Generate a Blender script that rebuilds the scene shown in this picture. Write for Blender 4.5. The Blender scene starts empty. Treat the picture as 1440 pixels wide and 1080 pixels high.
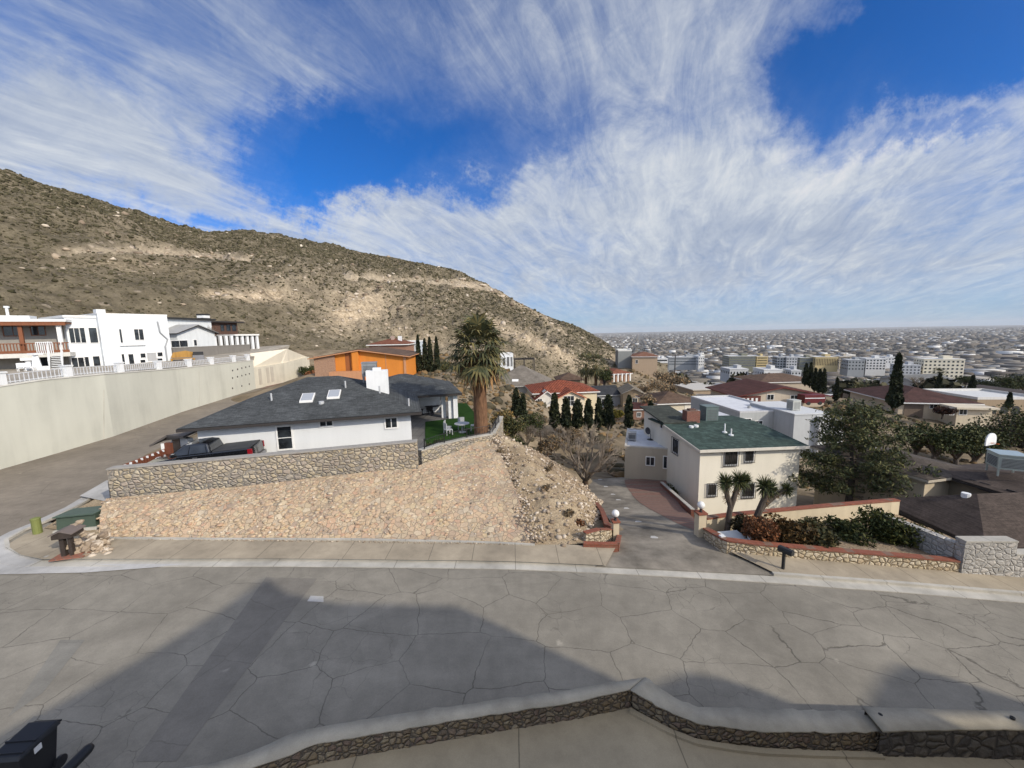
import bpy, math, random
import numpy as np
from mathutils import Vector, Matrix, noise as mnoise
random.seed(7); RNG = np.random.default_rng(7)
SC = bpy.context.scene; COL = SC.collection
# ------------------------------------------------------------------ camera
F = 550.0; PITCH = math.radians(7.46); ROLL = math.radians(1.16); CAMZ = 10.0
_fw = Vector((0, math.cos(PITCH), -math.sin(PITCH))); _r0 = Vector((1, 0, 0)); _u0 = Vector((0, math.sin(PITCH), math.cos(PITCH)))
CR = _r0*math.cos(ROLL) - _u0*math.sin(ROLL); CU = _u0*math.cos(ROLL) + _r0*math.sin(ROLL)
O = Vector((0, 0, CAMZ))
def ray(px, py): return _fw + CR*((px-720)/F) + CU*((540-py)/F)
def PZ(px, py, z):
    d = ray(px, py); return O + d*((z-CAMZ)/d.z)
def PY(px, py, y):
    d = ray(px, py); return O + d*(y/d.y)
def PS(px, py, f, z0=0.0):
    z = z0
    for _ in range(40):
        p = PZ(px, py, z); z = 0.5*z+0.5*f(p.x, p.y)
    return PZ(px, py, z)
def PP(px, py, p0, n):
    d = ray(px, py); n = Vector(n); return O + d*((Vector(p0)-O).dot(n)/d.dot(n))
def proj(x, y, z):
    v = Vector((x, y, z))-O; dz = v.dot(_fw)
    return 720+F*v.dot(CR)/dz, 540-F*v.dot(CU)/dz
cd = bpy.data.cameras.new('camera'); cam = bpy.data.objects.new('camera', cd); COL.objects.link(cam)
cd.sensor_width = 36; cd.lens = 36*F/1440; cd.clip_end = 90000; cd.clip_start = 0.1
cam.matrix_world = Matrix(((CR.x, CU.x, -_fw.x, 0), (CR.y, CU.y, -_fw.y, 0), (CR.z, CU.z, -_fw.z, CAMZ), (0, 0, 0, 1)))
SC.camera = cam
# ------------------------------------------------------------------ objects
def tag(o, label=None, cat=None, group=None, kind=None):
    if label: o['label'] = label
    if cat: o['category'] = cat
    if group: o['group'] = group
    if kind: o['kind'] = kind
    return o
def thing(name, label, cat, loc=(0, 0, 0), rz=0.0, group=None):
    o = bpy.data.objects.new(name, None); COL.objects.link(o)
    o.location = loc; o.rotation_euler = (0, 0, rz); o.empty_display_size = .2
    return tag(o, label, cat, group)
def np_mesh(name, V, Fc, mat=None, parent=None, smooth=False, mi=None):
    V = np.asarray(V, dtype=np.float32); me = bpy.data.meshes.new(name)
    Fc = np.asarray(Fc, dtype=np.int32); n, k = Fc.shape
    me.vertices.add(len(V)); me.vertices.foreach_set('co', V.ravel())
    me.loops.add(n*k); me.loops.foreach_set('vertex_index', Fc.ravel())
    me.polygons.add(n); me.polygons.foreach_set('loop_start', np.arange(0, n*k, k, dtype=np.int32))
    try: me.polygons.foreach_set('loop_total', np.full(n, k, dtype=np.int32))
    except Exception: pass
    if smooth: me.polygons.foreach_set('use_smooth', np.ones(n, dtype=bool))
    for m in (mat if isinstance(mat, (list, tuple)) else [mat]):
        if m: me.materials.append(m)
    if mi is not None: me.polygons.foreach_set('material_index', np.asarray(mi, dtype=np.int32))
    me.update(calc_edges=True); me.validate()
    o = bpy.data.objects.new(name, me); COL.objects.link(o)
    if parent: o.parent = parent
    return o
class MB:
    def __init__(s): s.v = []; s.f = []; s.m = []; s.cur = 0
    def _add(s, vs, fs):
        b = len(s.v); s.v += [tuple(v) for v in vs]; s.f += [tuple(i+b for i in f) for f in fs]; s.m += [s.cur]*len(fs)
    def box(s, x0, y0, z0, x1, y1, z1):
        if x0 > x1: x0, x1 = x1, x0
        if y0 > y1: y0, y1 = y1, y0
        if z0 > z1: z0, z1 = z1, z0
        s._add([(x0,y0,z0),(x1,y0,z0),(x1,y1,z0),(x0,y1,z0),(x0,y0,z1),(x1,y0,z1),(x1,y1,z1),(x0,y1,z1)],
               [(0,3,2,1),(4,5,6,7),(0,1,5,4),(1,2,6,5),(2,3,7,6),(3,0,4,7)]); return s
    def hexa(s, p):   # 8 points bottom ccw, top ccw
        s._add(p, [(0,3,2,1),(4,5,6,7),(0,1,5,4),(1,2,6,5),(2,3,7,6),(3,0,4,7)]); return s
    def obox(s, a, b, w, z0, z1, side=0.0, dz=0.0):   # box along segment a->b (xy), width w, shift side; optional per-end z drop
        a = Vector((a[0], a[1])); b = Vector((b[0], b[1])); d = (b-a).normalized(); n = Vector((-d.y, d.x))
        p = [a+n*(side-w/2), b+n*(side-w/2), b+n*(side+w/2), a+n*(side+w/2)]
        za = (z0, z0+dz, z0+dz, z0); zb = (z1, z1+dz, z1+dz, z1)
        return s.hexa([(q.x, q.y, z) for q, z in zip(p, za)]+[(q.x, q.y, z) for q, z in zip(p, zb)])
    def poly(s, pts): s._add(pts, [tuple(range(len(pts)))]); return s
    def slab(s, pts, t):   # thick polygon: pts = top ring, thickness t down
        n = len(pts); lo = [(p[0], p[1], p[2]-t) for p in pts]
        s._add(list(pts)+lo, [tuple(range(n)), tuple(range(2*n-1, n-1, -1))]+[((i+1) % n, i, n+i, n+(i+1) % n) for i in range(n)]); return s
    def prism(s, prof, y0, y1, ax='y'):   # profile (x,z) extruded along y (or (y,z) along x)
        n = len(prof)
        if ax == 'y': vs = [(p[0], y0, p[1]) for p in prof]+[(p[0], y1, p[1]) for p in prof]
        elif ax == 'x': vs = [(y0, p[0], p[1]) for p in prof]+[(y1, p[0], p[1]) for p in prof]
        else: vs = [(p[0], p[1], y0) for p in prof]+[(p[0], p[1], y1) for p in prof]
        s._add(vs, [tuple(range(n-1, -1, -1)), tuple(range(n, 2*n))]+[(i, (i+1) % n, n+(i+1) % n, n+i) for i in range(n)]); return s
    def tube(s, path, rad, n=8, cap=True):
        path = [Vector(p) for p in path]; rad = rad if isinstance(rad, (list, tuple)) else [rad]*len(path)
        vs = []; prev = None
        for i, p in enumerate(path):
            t = (path[min(i+1, len(path)-1)]-path[max(i-1, 0)])
            t = t.normalized() if t.length > 1e-9 else Vector((0, 0, 1))
            if prev is None:
                a = Vector((1, 0, 0)) if abs(t.x) < .8 else Vector((0, 1, 0))
                u = t.cross(a).normalized()
            else:
                u = (prev-t*prev.dot(t)); u = u.normalized() if u.length > 1e-6 else t.orthogonal().normalized()
            prev = u; w = t.cross(u)
            for k in range(n):
                an = 2*math.pi*k/n; vs.append(p+(u*math.cos(an)+w*math.sin(an))*rad[i])
        fs = []
        for i in range(len(path)-1):
            for k in range(n):
                fs.append((i*n+k, i*n+(k+1) % n, (i+1)*n+(k+1) % n, (i+1)*n+k))
        if cap: fs += [tuple(range(n-1, -1, -1)), tuple(range((len(path)-1)*n, len(path)*n))]
        s._add(vs, fs); return s
    def cyl(s, x, y, z0, z1, r, n=12, r1=None): return s.tube([(x, y, z0), (x, y, z1)], [r, r if r1 is None else r1], n)
    def ball(s, c, r, nu=10, nv=7, sq=(1, 1, 1), jit=0):
        vs = [(c[0], c[1], c[2]-r*sq[2])]
        for j in range(1, nv):
            ph = math.pi*j/nv-math.pi/2
            for k in range(nu):
                th = 2*math.pi*k/nu; q = r*(1+random.uniform(-jit, jit))
                vs.append((c[0]+q*sq[0]*math.cos(ph)*math.cos(th), c[1]+q*sq[1]*math.cos(ph)*math.sin(th), c[2]+q*sq[2]*math.sin(ph)))
        vs.append((c[0], c[1], c[2]+r*sq[2])); T = len(vs)-1; fs = []
        for k in range(nu):
            k2 = (k+1) % nu; fs.append((0, 1+k2, 1+k)); fs.append((T, T-nu+k, T-nu+k2))
            for j in range(nv-2): fs.append((1+j*nu+k, 1+j*nu+k2, 1+(j+1)*nu+k2, 1+(j+1)*nu+k))
        s._add(vs, fs); return s
    def build(s, name, mat=None, parent=None, smooth=False, bevel=0):
        me = bpy.data.meshes.new(name); me.from_pydata([tuple(v) for v in s.v], [], s.f)
        ms = mat if isinstance(mat, (list, tuple)) else [mat]
        for m in ms:
            if m: me.materials.append(m)
        if len(ms) > 1: me.polygons.foreach_set('material_index', np.array(s.m, dtype=np.int32))
        if smooth: me.polygons.foreach_set('use_smooth', np.ones(len(s.f), dtype=bool))
        me.update(); o = bpy.data.objects.new(name, me); COL.objects.link(o)
        if parent: o.parent = parent
        if bevel:
            b = o.modifiers.new('bevel', 'BEVEL'); b.width = bevel; b.segments = 2; b.limit_method = 'ANGLE'
        return o
def copy_tree(o, parent=None):
    c = o.copy(); COL.objects.link(c)
    if parent: c.parent = parent
    for ch in list(o.children): copy_tree(ch, c)
    return c
def lerp(a, b, t): return a+(b-a)*t
def interp(x, xs, ys): return float(np.interp(x, xs, ys))
# ------------------------------------------------------------------ materials
class NT:
    def __init__(s, name):
        s.m = bpy.data.materials.new(name); s.m.use_nodes = True; s.t = s.m.node_tree; s.b = s.t.nodes['Principled BSDF']
        s.co = s.n('ShaderNodeTexCoord').outputs['Object']
    def n(s, ty, **kw):
        q = s.t.nodes.new(ty)
        for k, v in kw.items():
            if hasattr(q, k): setattr(q, k, v)
            else: q.inputs[k].default_value = v
        return q
    def l(s, a, b): s.t.links.new(a, b)
    def sock(s, inp, v):
        if hasattr(v, 'is_linked') or hasattr(v, 'links'): s.l(v, inp)
        else: inp.default_value = v
    def math(s, op, a, b=0.0, clamp=False):
        q = s.n('ShaderNodeMath', operation=op); q.use_clamp = clamp; s.sock(q.inputs[0], a); s.sock(q.inputs[1], b); return q.outputs[0]
    def map(s, scale=(1, 1, 1), rot=(0, 0, 0), co=None):
        q = s.n('ShaderNodeMapping'); s.l(co or s.co, q.inputs[0]); q.inputs['Scale'].default_value = scale; q.inputs['Rotation'].default_value = rot; return q.outputs[0]
    def noise(s, scale, detail=4, rough=.55, co=None, dist=0, out=0):
        q = s.n('ShaderNodeTexNoise'); s.l(co or s.co, q.inputs['Vector']); q.inputs['Scale'].default_value = scale
        q.inputs['Detail'].default_value = detail; q.inputs['Roughness'].default_value = rough; q.inputs['Distortion'].default_value = dist; return q.outputs[out]
    def ramp(s, fac, stops):
        q = s.n('ShaderNodeValToRGB'); s.sock(q.inputs[0], fac); e = q.color_ramp.elements
        while len(e) < len(stops): e.new(.5)
        for el, (p, c) in zip(e, stops):
            el.position = p; el.color = (c[0], c[1], c[2], 1) if hasattr(c, '__len__') else (c, c, c, 1)
        return q.outputs[0]
    def mix(s, fac, a, b, blend='MIX'):
        q = s.n('ShaderNodeMix', data_type='RGBA', blend_type=blend); s.sock(q.inputs[0], fac)
        for i, v in ((6, a), (7, b)):
            if isinstance(v, (tuple, list)): q.inputs[i].default_value = (v[0], v[1], v[2], 1)
            else: s.l(v, q.inputs[i])
        return q.outputs[2]
    def vor(s, scale, feature='F1', co=None, out='Distance', rnd=1.0):
        q = s.n('ShaderNodeTexVoronoi', feature=feature); s.l(co or s.co, q.inputs['Vector']); q.inputs['Scale'].default_value = scale
        q.inputs['Randomness'].default_value = rnd; return q.outputs[out]
    def warp(s, amt, scale, co=None):
        q = s.n('ShaderNodeVectorMath', operation='MULTIPLY_ADD'); s.l(s.noise(scale, 3, .6, co=co, out=1), q.inputs[0])
        q.inputs[1].default_value = (amt, amt, amt); s.l(co or s.co, q.inputs[2]); return q.outputs[0]
    def bump(s, h, strength=.5, dist=.02):
        q = s.n('ShaderNodeBump'); s.l(h, q.inputs['Height']); q.inputs['Strength'].default_value = strength; q.inputs['Distance'].default_value = dist
        s.l(q.outputs[0], s.b.inputs['Normal']); return q
    def fin(s, col, rough=.8, spec=.3, metal=0.0):
        if isinstance(col, (tuple, list)): s.b.inputs['Base Color'].default_value = (col[0], col[1], col[2], 1)
        else: s.l(col, s.b.inputs['Base Color'])
        s.sock(s.b.inputs['Roughness'], rough); s.b.inputs['Specular IOR Level'].default_value = spec; s.b.inputs['Metallic'].default_value = metal
        return s.m
def sc(c, k): return tuple(min(1, x*k) for x in c)
_cache = {}
def paint(c, rough=.7, var=.12, scale=1.5, bump=.25, spec=.3, metal=0.0, bs=25.0, key=None):
    """weathered paint / stucco / metal: soft stains plus a fine grain"""
    k = ('p', c, rough, var, scale, bump, metal, bs)
    if k in _cache: return _cache[k]
    t = NT('paint'); n1 = t.noise(scale, 5, .6); n2 = t.noise(bs, 3, .6)
    streak = t.noise(1.0, 4, .6, co=t.map((scale*2.2, scale*2.2, scale*.25)))
    f = t.math('MULTIPLY_ADD', n1, .6); t.l(streak, f.node.inputs[2]); f2 = t.math('MULTIPLY', f, .62)
    col = t.ramp(f2, [(.30, sc(c, 1-var)), (.5, c), (.72, sc(c, 1+var*.6))])
    if bump: t.bump(n2, bump, .01)
    _cache[k] = t.fin(col, rough, spec, metal); return _cache[k]
def shingle(c, var=.35, rows=3.2):
    k = ('s', c, var, rows)
    if k in _cache: return _cache[k]
    t = NT('shingles'); b = t.n('ShaderNodeTexBrick'); t.l(t.map((1, 1, 1)), b.inputs['Vector'])
    # courses follow height, tabs follow the plan
    sep = t.n('ShaderNodeSeparateXYZ'); t.l(t.co, sep.inputs[0]); cmb = t.n('ShaderNodeCombineXYZ')
    pl = t.math('ADD', sep.outputs[0], t.math('MULTIPLY', sep.outputs[1], .02)); t.l(pl, cmb.inputs[0]); t.l(t.math('MULTIPLY', sep.outputs[2], 4.6), cmb.inputs[1])
    t.l(cmb.outputs[0], b.inputs['Vector']); b.inputs['Scale'].default_value = 1.0; b.inputs['Brick Width'].default_value = .33; b.inputs['Row Height'].default_value = .16
    b.inputs['Mortar Size'].default_value = .012; b.inputs['Color1'].default_value = (*sc(c, 1-var), 1); b.inputs['Color2'].default_value = (*sc(c, 1+var), 1); b.inputs['Mortar'].default_value = (*sc(c, .45), 1)
    b.inputs['Bias'].default_value = -.1
    n = t.noise(.8, 5, .65); n3 = t.noise(9, 2, .6)
    col = t.mix(.45, b.outputs['Color'], c); col = t.mix(.75, col, t.ramp(n, [(.3, .6), (.7, 1.35)]), 'MULTIPLY')
    col = t.mix(.55, col, t.ramp(n3, [(.3, .6), (.7, 1.4)]), 'MULTIPLY')
    t.bump(b.outputs['Fac'], .4, .015); t.b.inputs['Normal']
    _cache[k] = t.fin(col, .9, .2); return _cache[k]
def stone(cols, mortar, scale=2.2, edge=.06, bump=1.0, flat=1.0, dist=.05, dirt=None):
    k = ('st', tuple(cols), mortar, scale, edge, flat)
    if k in _cache: return _cache[k]
    t = NT('stone'); w = t.warp(.34/scale, scale*1.1, co=t.map((1, 1, flat))); de = t.vor(scale, 'DISTANCE_TO_EDGE', w); cc = t.vor(scale, 'F1', w, 'Color')
    g = t.n('ShaderNodeSeparateColor'); t.l(cc, g.inputs[0])
    n = len(cols); col = t.ramp(g.outputs[0], [((i+.5)/n, c) for i, c in enumerate(cols)])
    gr = t.noise(scale*7, 5, .65); col = t.mix(.6, col, t.ramp(gr, [(.25, .6), (.75, 1.35)]), 'MULTIPLY')
    big = t.noise(.35, 3, .5); col = t.mix(.55, col, t.ramp(big, [(.3, .75), (.7, 1.2)]), 'MULTIPLY')
    m = t.ramp(de, [(edge*.35, 1.0), (edge, 0.0)]); mc = t.mix(.5, mortar, t.ramp(gr, [(.2, sc(mortar, .5)), (.8, sc(mortar, 1.4))]))
    col = t.mix(m, col, mc)
    if dirt:
        dn = t.noise(.9, 6, .7); col = t.mix(t.ramp(dn, [(.47, 0), (.72, .7)]), col, t.mix(1.0, dirt, t.ramp(gr, [(.25, .7), (.75, 1.25)]), 'MULTIPLY'))
    h = t.math('ADD', t.ramp(de, [(0, 0), (edge*2.4, 1)]), t.math('MULTIPLY', gr, .35)); h = t.math('ADD', h, t.math('MULTIPLY', g.outputs[1], .5))
    t.bump(h, bump, dist); _cache[k] = t.fin(col, .92, .15); return _cache[k]
def brick(c1, c2, mortar, sc_=1.0):
    k = ('b', c1, c2, sc_)
    if k in _cache: return _cache[k]
    t = NT('brick'); sep = t.n('ShaderNodeSeparateXYZ'); t.l(t.co, sep.inputs[0]); cmb = t.n('ShaderNodeCombineXYZ')
    t.l(t.math('ADD', sep.outputs[0], sep.outputs[1]), cmb.inputs[0]); t.l(sep.outputs[2], cmb.inputs[1])
    b = t.n('ShaderNodeTexBrick'); t.l(cmb.outputs[0], b.inputs['Vector']); b.inputs['Scale'].default_value = sc_
    b.inputs['Brick Width'].default_value = .3; b.inputs['Row Height'].default_value = .11; b.inputs['Mortar Size'].default_value = .012
    b.inputs['Color1'].default_value = (*c1, 1); b.inputs['Color2'].default_value = (*c2, 1); b.inputs['Mortar'].default_value = (*mortar, 1)
    col = t.mix(.5, b.outputs['Color'], t.ramp(t.noise(6, 4), [(.25, .65), (.75, 1.3)]), 'MULTIPLY'); t.bump(b.outputs['Fac'], .4, .01)
    _cache[k] = t.fin(col, .9, .2); return _cache[k]
def foliage(c, var=.5, yellow=.25, rough=.75):
    k = ('f', c, var, yellow)
    if k in _cache: return _cache[k]
    t = NT('foliage'); g = t.n('ShaderNodeNewGeometry'); r = g.outputs['Random Per Island']
    n = t.noise(.9, 3, .6); a = t.math('ADD', t.math('MULTIPLY', r, .65), t.math('MULTIPLY', n, .5))
    yc = (c[0]*1.9+.02*yellow, c[1]*1.45, c[2]*1.1)
    col = t.ramp(a, [(.2, sc(c, 1-var)), (.5, c), (.78, yc), (.95, sc(yc, 1.3))])
    t.b.inputs['Subsurface Weight'].default_value = 0
    _cache[k] = t.fin(col, rough, .25); return _cache[k]
def bark(c):
    t = NT('bark'); n = t.noise(1, 5, .65, co=t.map((9, 9, 2.2))); t.bump(n, .8, .03)
    return t.fin(t.ramp(n, [(.3, sc(c, .5)), (.7, sc(c, 1.35))]), .95, .1)
def glass(c=(.02, .024, .028), rough=.08):
    k = ('g', c)
    if k in _cache: return _cache[k]
    t = NT('window_glass'); n = t.noise(1.2, 2); col = t.ramp(n, [(.35, sc(c, .5)), (.65, sc(c, 1.8))]); _cache[k] = t.fin(col, rough, .6); return _cache[k]
def metal(c, rough=.4): return paint(c, rough, .1, 2.0, .08, .5, .85)
WHITE = paint((.72, .73, .73)); CREAM = paint((.60, .53, .42), var=.16); TRIM = paint((.76, .75, .72), .5, .06); DARKTRIM = paint((.04, .035, .033), .6)
GLASS = glass(); IRON = paint((.02, .02, .022), .5, .1, 4, .1)
CONC = paint((.42, .39, .345), .9, .22, .9, .5, .2, 0, 40.); GREYST = paint((.36, .36, .35), .85, .18)
# ------------------------------------------------------------------ where the middle-distance houses stand (used for the terrain too)
# name, px left, px right, py base, py eave, distance north, rotation, depth
MID = {
 'orange': (444, 572, 530, 503, 60, 4, 11), 'redbrown': (520, 572, 500, 484, 84, 2, 9), 'paleblue': (566, 588, 503, 481, 92, 0, 8),
 'greybig': (690, 772, 553, 541, 84, -6, 12), 'whitemod': (704, 722, 520, 499, 100, 5, 6), 'gazebo': (788, 816, 541, 532, 112, 0, 7),
 'redtile': (752, 839, 594, 552, 72, 5, 11), 'redsmall': (860, 886, 541, 525, 120, 10, 9), 'twostorey': (889, 924, 524, 501, 150, -14, 13), 'greybox': (869, 888, 521, 494, 156, -8, 9),
 'darkroof': (842, 872, 575, 555, 92, 6, 9), 'tan': (876, 904, 573, 552, 88, -8, 8), 'shed': (890, 913, 592, 575, 70, 0, 5),
 'cream': (926, 984, 583, 566, 74, 6, 9), 'maroon': (1036, 1158, 574, 556, 76, -4, 12), 'whiteflat': (1039, 1105, 607, 581, 52, 3, 13),
 'browntop': (1068, 1155, 548, 537, 112, 0, 14), 'hipbrown': (1262, 1368, 584, 563, 66, -14, 14), 'arches': (1372, 1470, 582, 562, 78, -6, 12),
 'brownb': (1226, 1266, 556, 546, 108, 0, 10), 'greyc': (1290, 1345, 548, 538, 122, 4, 12), 'longroof': (975, 1046, 558, 549, 118, 2, 14),
}
MIDP = {}
for k_, (x0, x1, yb, ye, Yd, rot, dep) in MID.items():
    MIDP[k_] = PY(x0, yb, Yd)
# ------------------------------------------------------------------ sky, sun, view
SUN_EL = math.radians(30); SUND = Vector((.79, -.61, 0)).normalized()    # horizontal direction towards the sun
SUN = Vector((SUND.x*math.cos(SUN_EL), SUND.y*math.cos(SUN_EL), math.sin(SUN_EL)))
sl = bpy.data.lights.new('sun', 'SUN'); sl.energy = 3.3; sl.angle = math.radians(.75); sl.color = (1.0, .91, .77)
so = bpy.data.objects.new('sun', sl); COL.objects.link(so); so.rotation_euler = SUN.to_track_quat('Z', 'Y').to_euler(); so.location = (60, -50, 60)
W = bpy.data.worlds.new('World'); SC.world = W; W.use_nodes = True
wt = W.node_tree; wt.nodes.clear()
class WN(NT):
    def __init__(s, tree): s.t = tree; s.co = s.n('ShaderNodeTexCoord').outputs['Generated']
w = WN(wt)
sky = w.n('ShaderNodeTexSky', sky_type='NISHITA'); sky.sun_disc = False; sky.sun_elevation = SUN_EL; sky.sun_rotation = math.atan2(SUND.x, SUND.y)
sky.altitude = 1250; sky.air_density = 1.0; sky.dust_density = .6; sky.ozone_density = 2.6
sp = w.n('ShaderNodeSeparateXYZ'); w.l(w.co, sp.inputs[0]); dx, dy, dz = sp.outputs
dyc = w.math('MAXIMUM', dy, .08)
gx = w.math('DIVIDE', dx, dyc); gz = w.math('DIVIDE', dz, dyc)     # tangent-plane bearings about north
zz = w.math('ADD', w.math('MAXIMUM', dz, 0.0), .16)
pu = w.math('DIVIDE', dx, zz); pv = w.math('DIVIDE', dy, zz)       # a flat high cloud deck
def comb(a, b, c=0.0):
    q = w.n('ShaderNodeCombineXYZ'); w.sock(q.inputs[0], a); w.sock(q.inputs[1], b); w.sock(q.inputs[2], c); return q.outputs[0]
deck = comb(pu, pv)
def gpx(px, py): d = ray(px, py); return d.x/d.y, d.z/d.y
wob = w.noise(2.6, 8, .68, co=comb(gx, gz), out=1); ws = w.n('ShaderNodeSeparateXYZ'); w.l(wob, ws.inputs[0])
gxw = w.math('ADD', gx, w.math('MULTIPLY', w.math('SUBTRACT', ws.outputs[0], .5), .62)); gzw = w.math('ADD', gz, w.math('MULTIPLY', w.math('SUBTRACT', ws.outputs[1], .5), .5))
def ell(px, py, rx, ry, ang, soft=1.0):
    cx, cz = gpx(px, py); a = math.radians(ang); rx /= 560; ry /= 560
    x = w.math('SUBTRACT', gxw, cx); z = w.math('SUBTRACT', gzw, cz)
    u = w.math('ADD', w.math('MULTIPLY', x, math.cos(a)/rx), w.math('MULTIPLY', z, math.sin(a)/rx))
    v = w.math('ADD', w.math('MULTIPLY', x, -math.sin(a)/ry), w.math('MULTIPLY', z, math.cos(a)/ry))
    r2 = w.math('ADD', w.math('MULTIPLY', u, u), w.math('MULTIPLY', v, v))
    return w.math('POWER', 2.718, w.math('MULTIPLY', r2, -1.0))
def addup(lst):
    a = None
    for e, k in lst:
        q = w.math('MULTIPLY', e, k); a = q if a is None else w.math('ADD', a, q)
    return a
bias = addup([(ell(600, 212, 210, 66, 8), -1.45), (ell(450, 235, 100, 45, -20), -.8), (ell(590, 150, 70, 40, 20), -.6), (ell(1330, 55, 170, 75, 12), -1.25), (ell(1150, 95, 70, 60, 0), -.45),
              (ell(1310, 200, 130, 16, 3), -.55), (ell(300, 314, 110, 12, -5), -.6), (ell(560, 75, 120, 60, -30), -.35), (ell(300, 60, 330, 90, 0), -.34),
              (ell(760, 60, 60, 60, -60), -.25), (ell(200, 230, 330, 60, -22), .5), (ell(1000, 150, 110, 170, 10), .32), (ell(1150, 250, 420, 60, 14), .42),
              (ell(560, 310, 220, 30, 6), .5), (ell(1000, 400, 420, 22, 4), -.15), (ell(1050, 330, 480, 85, 2), .32), (ell(60, 150, 260, 120, 0), .3), (ell(350, 130, 300, 50, 10), .15)])
# streaked cirrus: noise stretched along one wind direction of the deck
sa = math.radians(-24)
def streak(sx, sy, det, rough, dist=.6, seed=0.0, ang=sa):
    u = w.math('ADD', w.math('MULTIPLY', pu, math.cos(ang)*sx), w.math('MULTIPLY', pv, math.sin(ang)*sx))
    v = w.math('ADD', w.math('MULTIPLY', pu, -math.sin(ang)*sy), w.math('MULTIPLY', pv, math.cos(ang)*sy))
    return w.noise(1.0, det, rough, co=comb(u, v, seed), dist=dist)
n_a = streak(1.9, .8, 9, .62, 1.6, 3.1); n_b = streak(6.0, 1.5, 10, .70, 1.3, 8.2); n_c = streak(1.0, .7, 6, .55, .6, 1.3, 0.3); n_d = streak(9.0, 6.0, 8, .7, .8, 5.5, .2)
dens = w.math('ADD', w.math('MULTIPLY', n_a, 1.2), w.math('MULTIPLY', n_b, .66)); dens = w.math('ADD', dens, w.math('MULTIPLY', n_c, .9))
dens = w.math('ADD', dens, w.math('MULTIPLY', n_d, .35)); dens = w.math('SUBTRACT', dens, 1.2); dens = w.math('ADD', dens, bias)
cov = w.n('ShaderNodeMapRange'); cov.interpolation_type = 'SMOOTHSTEP'; w.l(dens, cov.inputs[0]); cov.inputs[1].default_value = -.2; cov.inputs[2].default_value = 1.02
cov.inputs[3].default_value = .0; cov.inputs[4].default_value = .92
# cloud tone: bright where thin and fibrous, grey-lilac in the thick low deck
tone = w.math('ADD', w.math('MULTIPLY', n_b, .95), w.math('MULTIPLY', n_d, .3)); tone = w.math('ADD', tone, w.math('MULTIPLY', ell(1050, 330, 420, 70, 4), -.2))
tone = w.math('ADD', tone, w.math('MULTIPLY', ell(250, 60, 420, 120, 0), -.22)); tone = w.math('ADD', tone, w.math('MULTIPLY', ell(1150, 240, 300, 45, 14), .2))
ccol = w.ramp(tone, [(.30, (.44, .52, .68)), (.52, (.60, .67, .79)), (.72, (.80, .85, .91)), (.9, (.95, .96, .98))])
CLOUDK = 6.6; SKYS = .115
cmul = w.n('ShaderNodeVectorMath', operation='SCALE'); w.l(ccol, cmul.inputs[0]); back_fill = w.n('ShaderNodeMapRange'); w.l(dy, back_fill.inputs[0]); back_fill.inputs[1].default_value = .1; back_fill.inputs[2].default_value = -.6; back_fill.inputs[3].default_value = CLOUDK; back_fill.inputs[4].default_value = CLOUDK*2.6; w.l(back_fill.outputs[0], cmul.inputs['Scale'])   # clouds behind the camera, out of view, brightened to add fill in the shade
# clear-sky colour: a little deeper, as the lens and altitude render it
hue = w.mix(1.0, sky.outputs[0], (.14, .58, 1.14), 'MULTIPLY')
hz = w.n('ShaderNodeMapRange'); w.l(dz, hz.inputs[0]); hz.inputs[1].default_value = 0.0; hz.inputs[2].default_value = .22; hz.inputs[3].default_value = 1.0; hz.inputs[4].default_value = 0.0
hue = w.mix(w.math('MULTIPLY', hz.outputs[0], .75), hue, tuple(x*CLOUDK for x in (.50, .63, .80)))
lowfade = w.n('ShaderNodeMapRange'); w.l(dz, lowfade.inputs[0]); lowfade.inputs[1].default_value = .0; lowfade.inputs[2].default_value = .10; lowfade.inputs[3].default_value = .5; lowfade.inputs[4].default_value = 1.0
veil = addup([(ell(300, 50, 340, 95, -8), .6), (ell(820, 90, 170, 140, 0), .4), (ell(1100, 340, 520, 110, 0), .62), (ell(690, 120, 110, 50, -35), .15), (ell(130, 220, 280, 70, -20), .35)])
veil = w.math('MULTIPLY', veil, w.ramp(w.math('ADD', w.math('MULTIPLY', n_b, .6), w.math('MULTIPLY', n_d, .4)), [(.3, .35), (.65, 1.0)]))
veil = w.math('MULTIPLY', veil, w.math('SUBTRACT', 1.0, w.math('MULTIPLY', w.math('ADD', ell(600, 208, 190, 72, 8), ell(470, 235, 90, 45, -15)), .95), True))
veil = w.math('ADD', veil, w.math('MULTIPLY', ell(1060, 385, 480, 62, 2), .42))
fac = w.math('SUBTRACT', 1.0, w.math('MULTIPLY', w.math('SUBTRACT', 1.0, cov.outputs[0]), w.math('SUBTRACT', 1.0, veil, True)))
fac = w.math('MULTIPLY', fac, lowfade.outputs[0])
mixed = w.mix(fac, hue, cmul.outputs[0])
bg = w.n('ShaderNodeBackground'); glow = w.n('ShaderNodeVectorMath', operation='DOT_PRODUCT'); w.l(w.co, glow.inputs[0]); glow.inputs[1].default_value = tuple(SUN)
fill_glow = w.math('MULTIPLY', w.math('POWER', w.math('MAXIMUM', glow.outputs['Value'], 0.0), 5.0), 13.0); gv = w.n('ShaderNodeVectorMath', operation='SCALE'); gv.inputs[0].default_value = (1.0, .90, .74); w.l(fill_glow, gv.inputs['Scale'])  # warm lobe round the sun, added to the unseen sky to lift shadow fill
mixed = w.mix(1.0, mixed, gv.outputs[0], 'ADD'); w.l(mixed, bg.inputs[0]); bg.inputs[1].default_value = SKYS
out = w.n('ShaderNodeOutputWorld'); w.l(bg.outputs[0], out.inputs[0])
W.cycles.sampling_method = 'AUTOMATIC'
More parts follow.
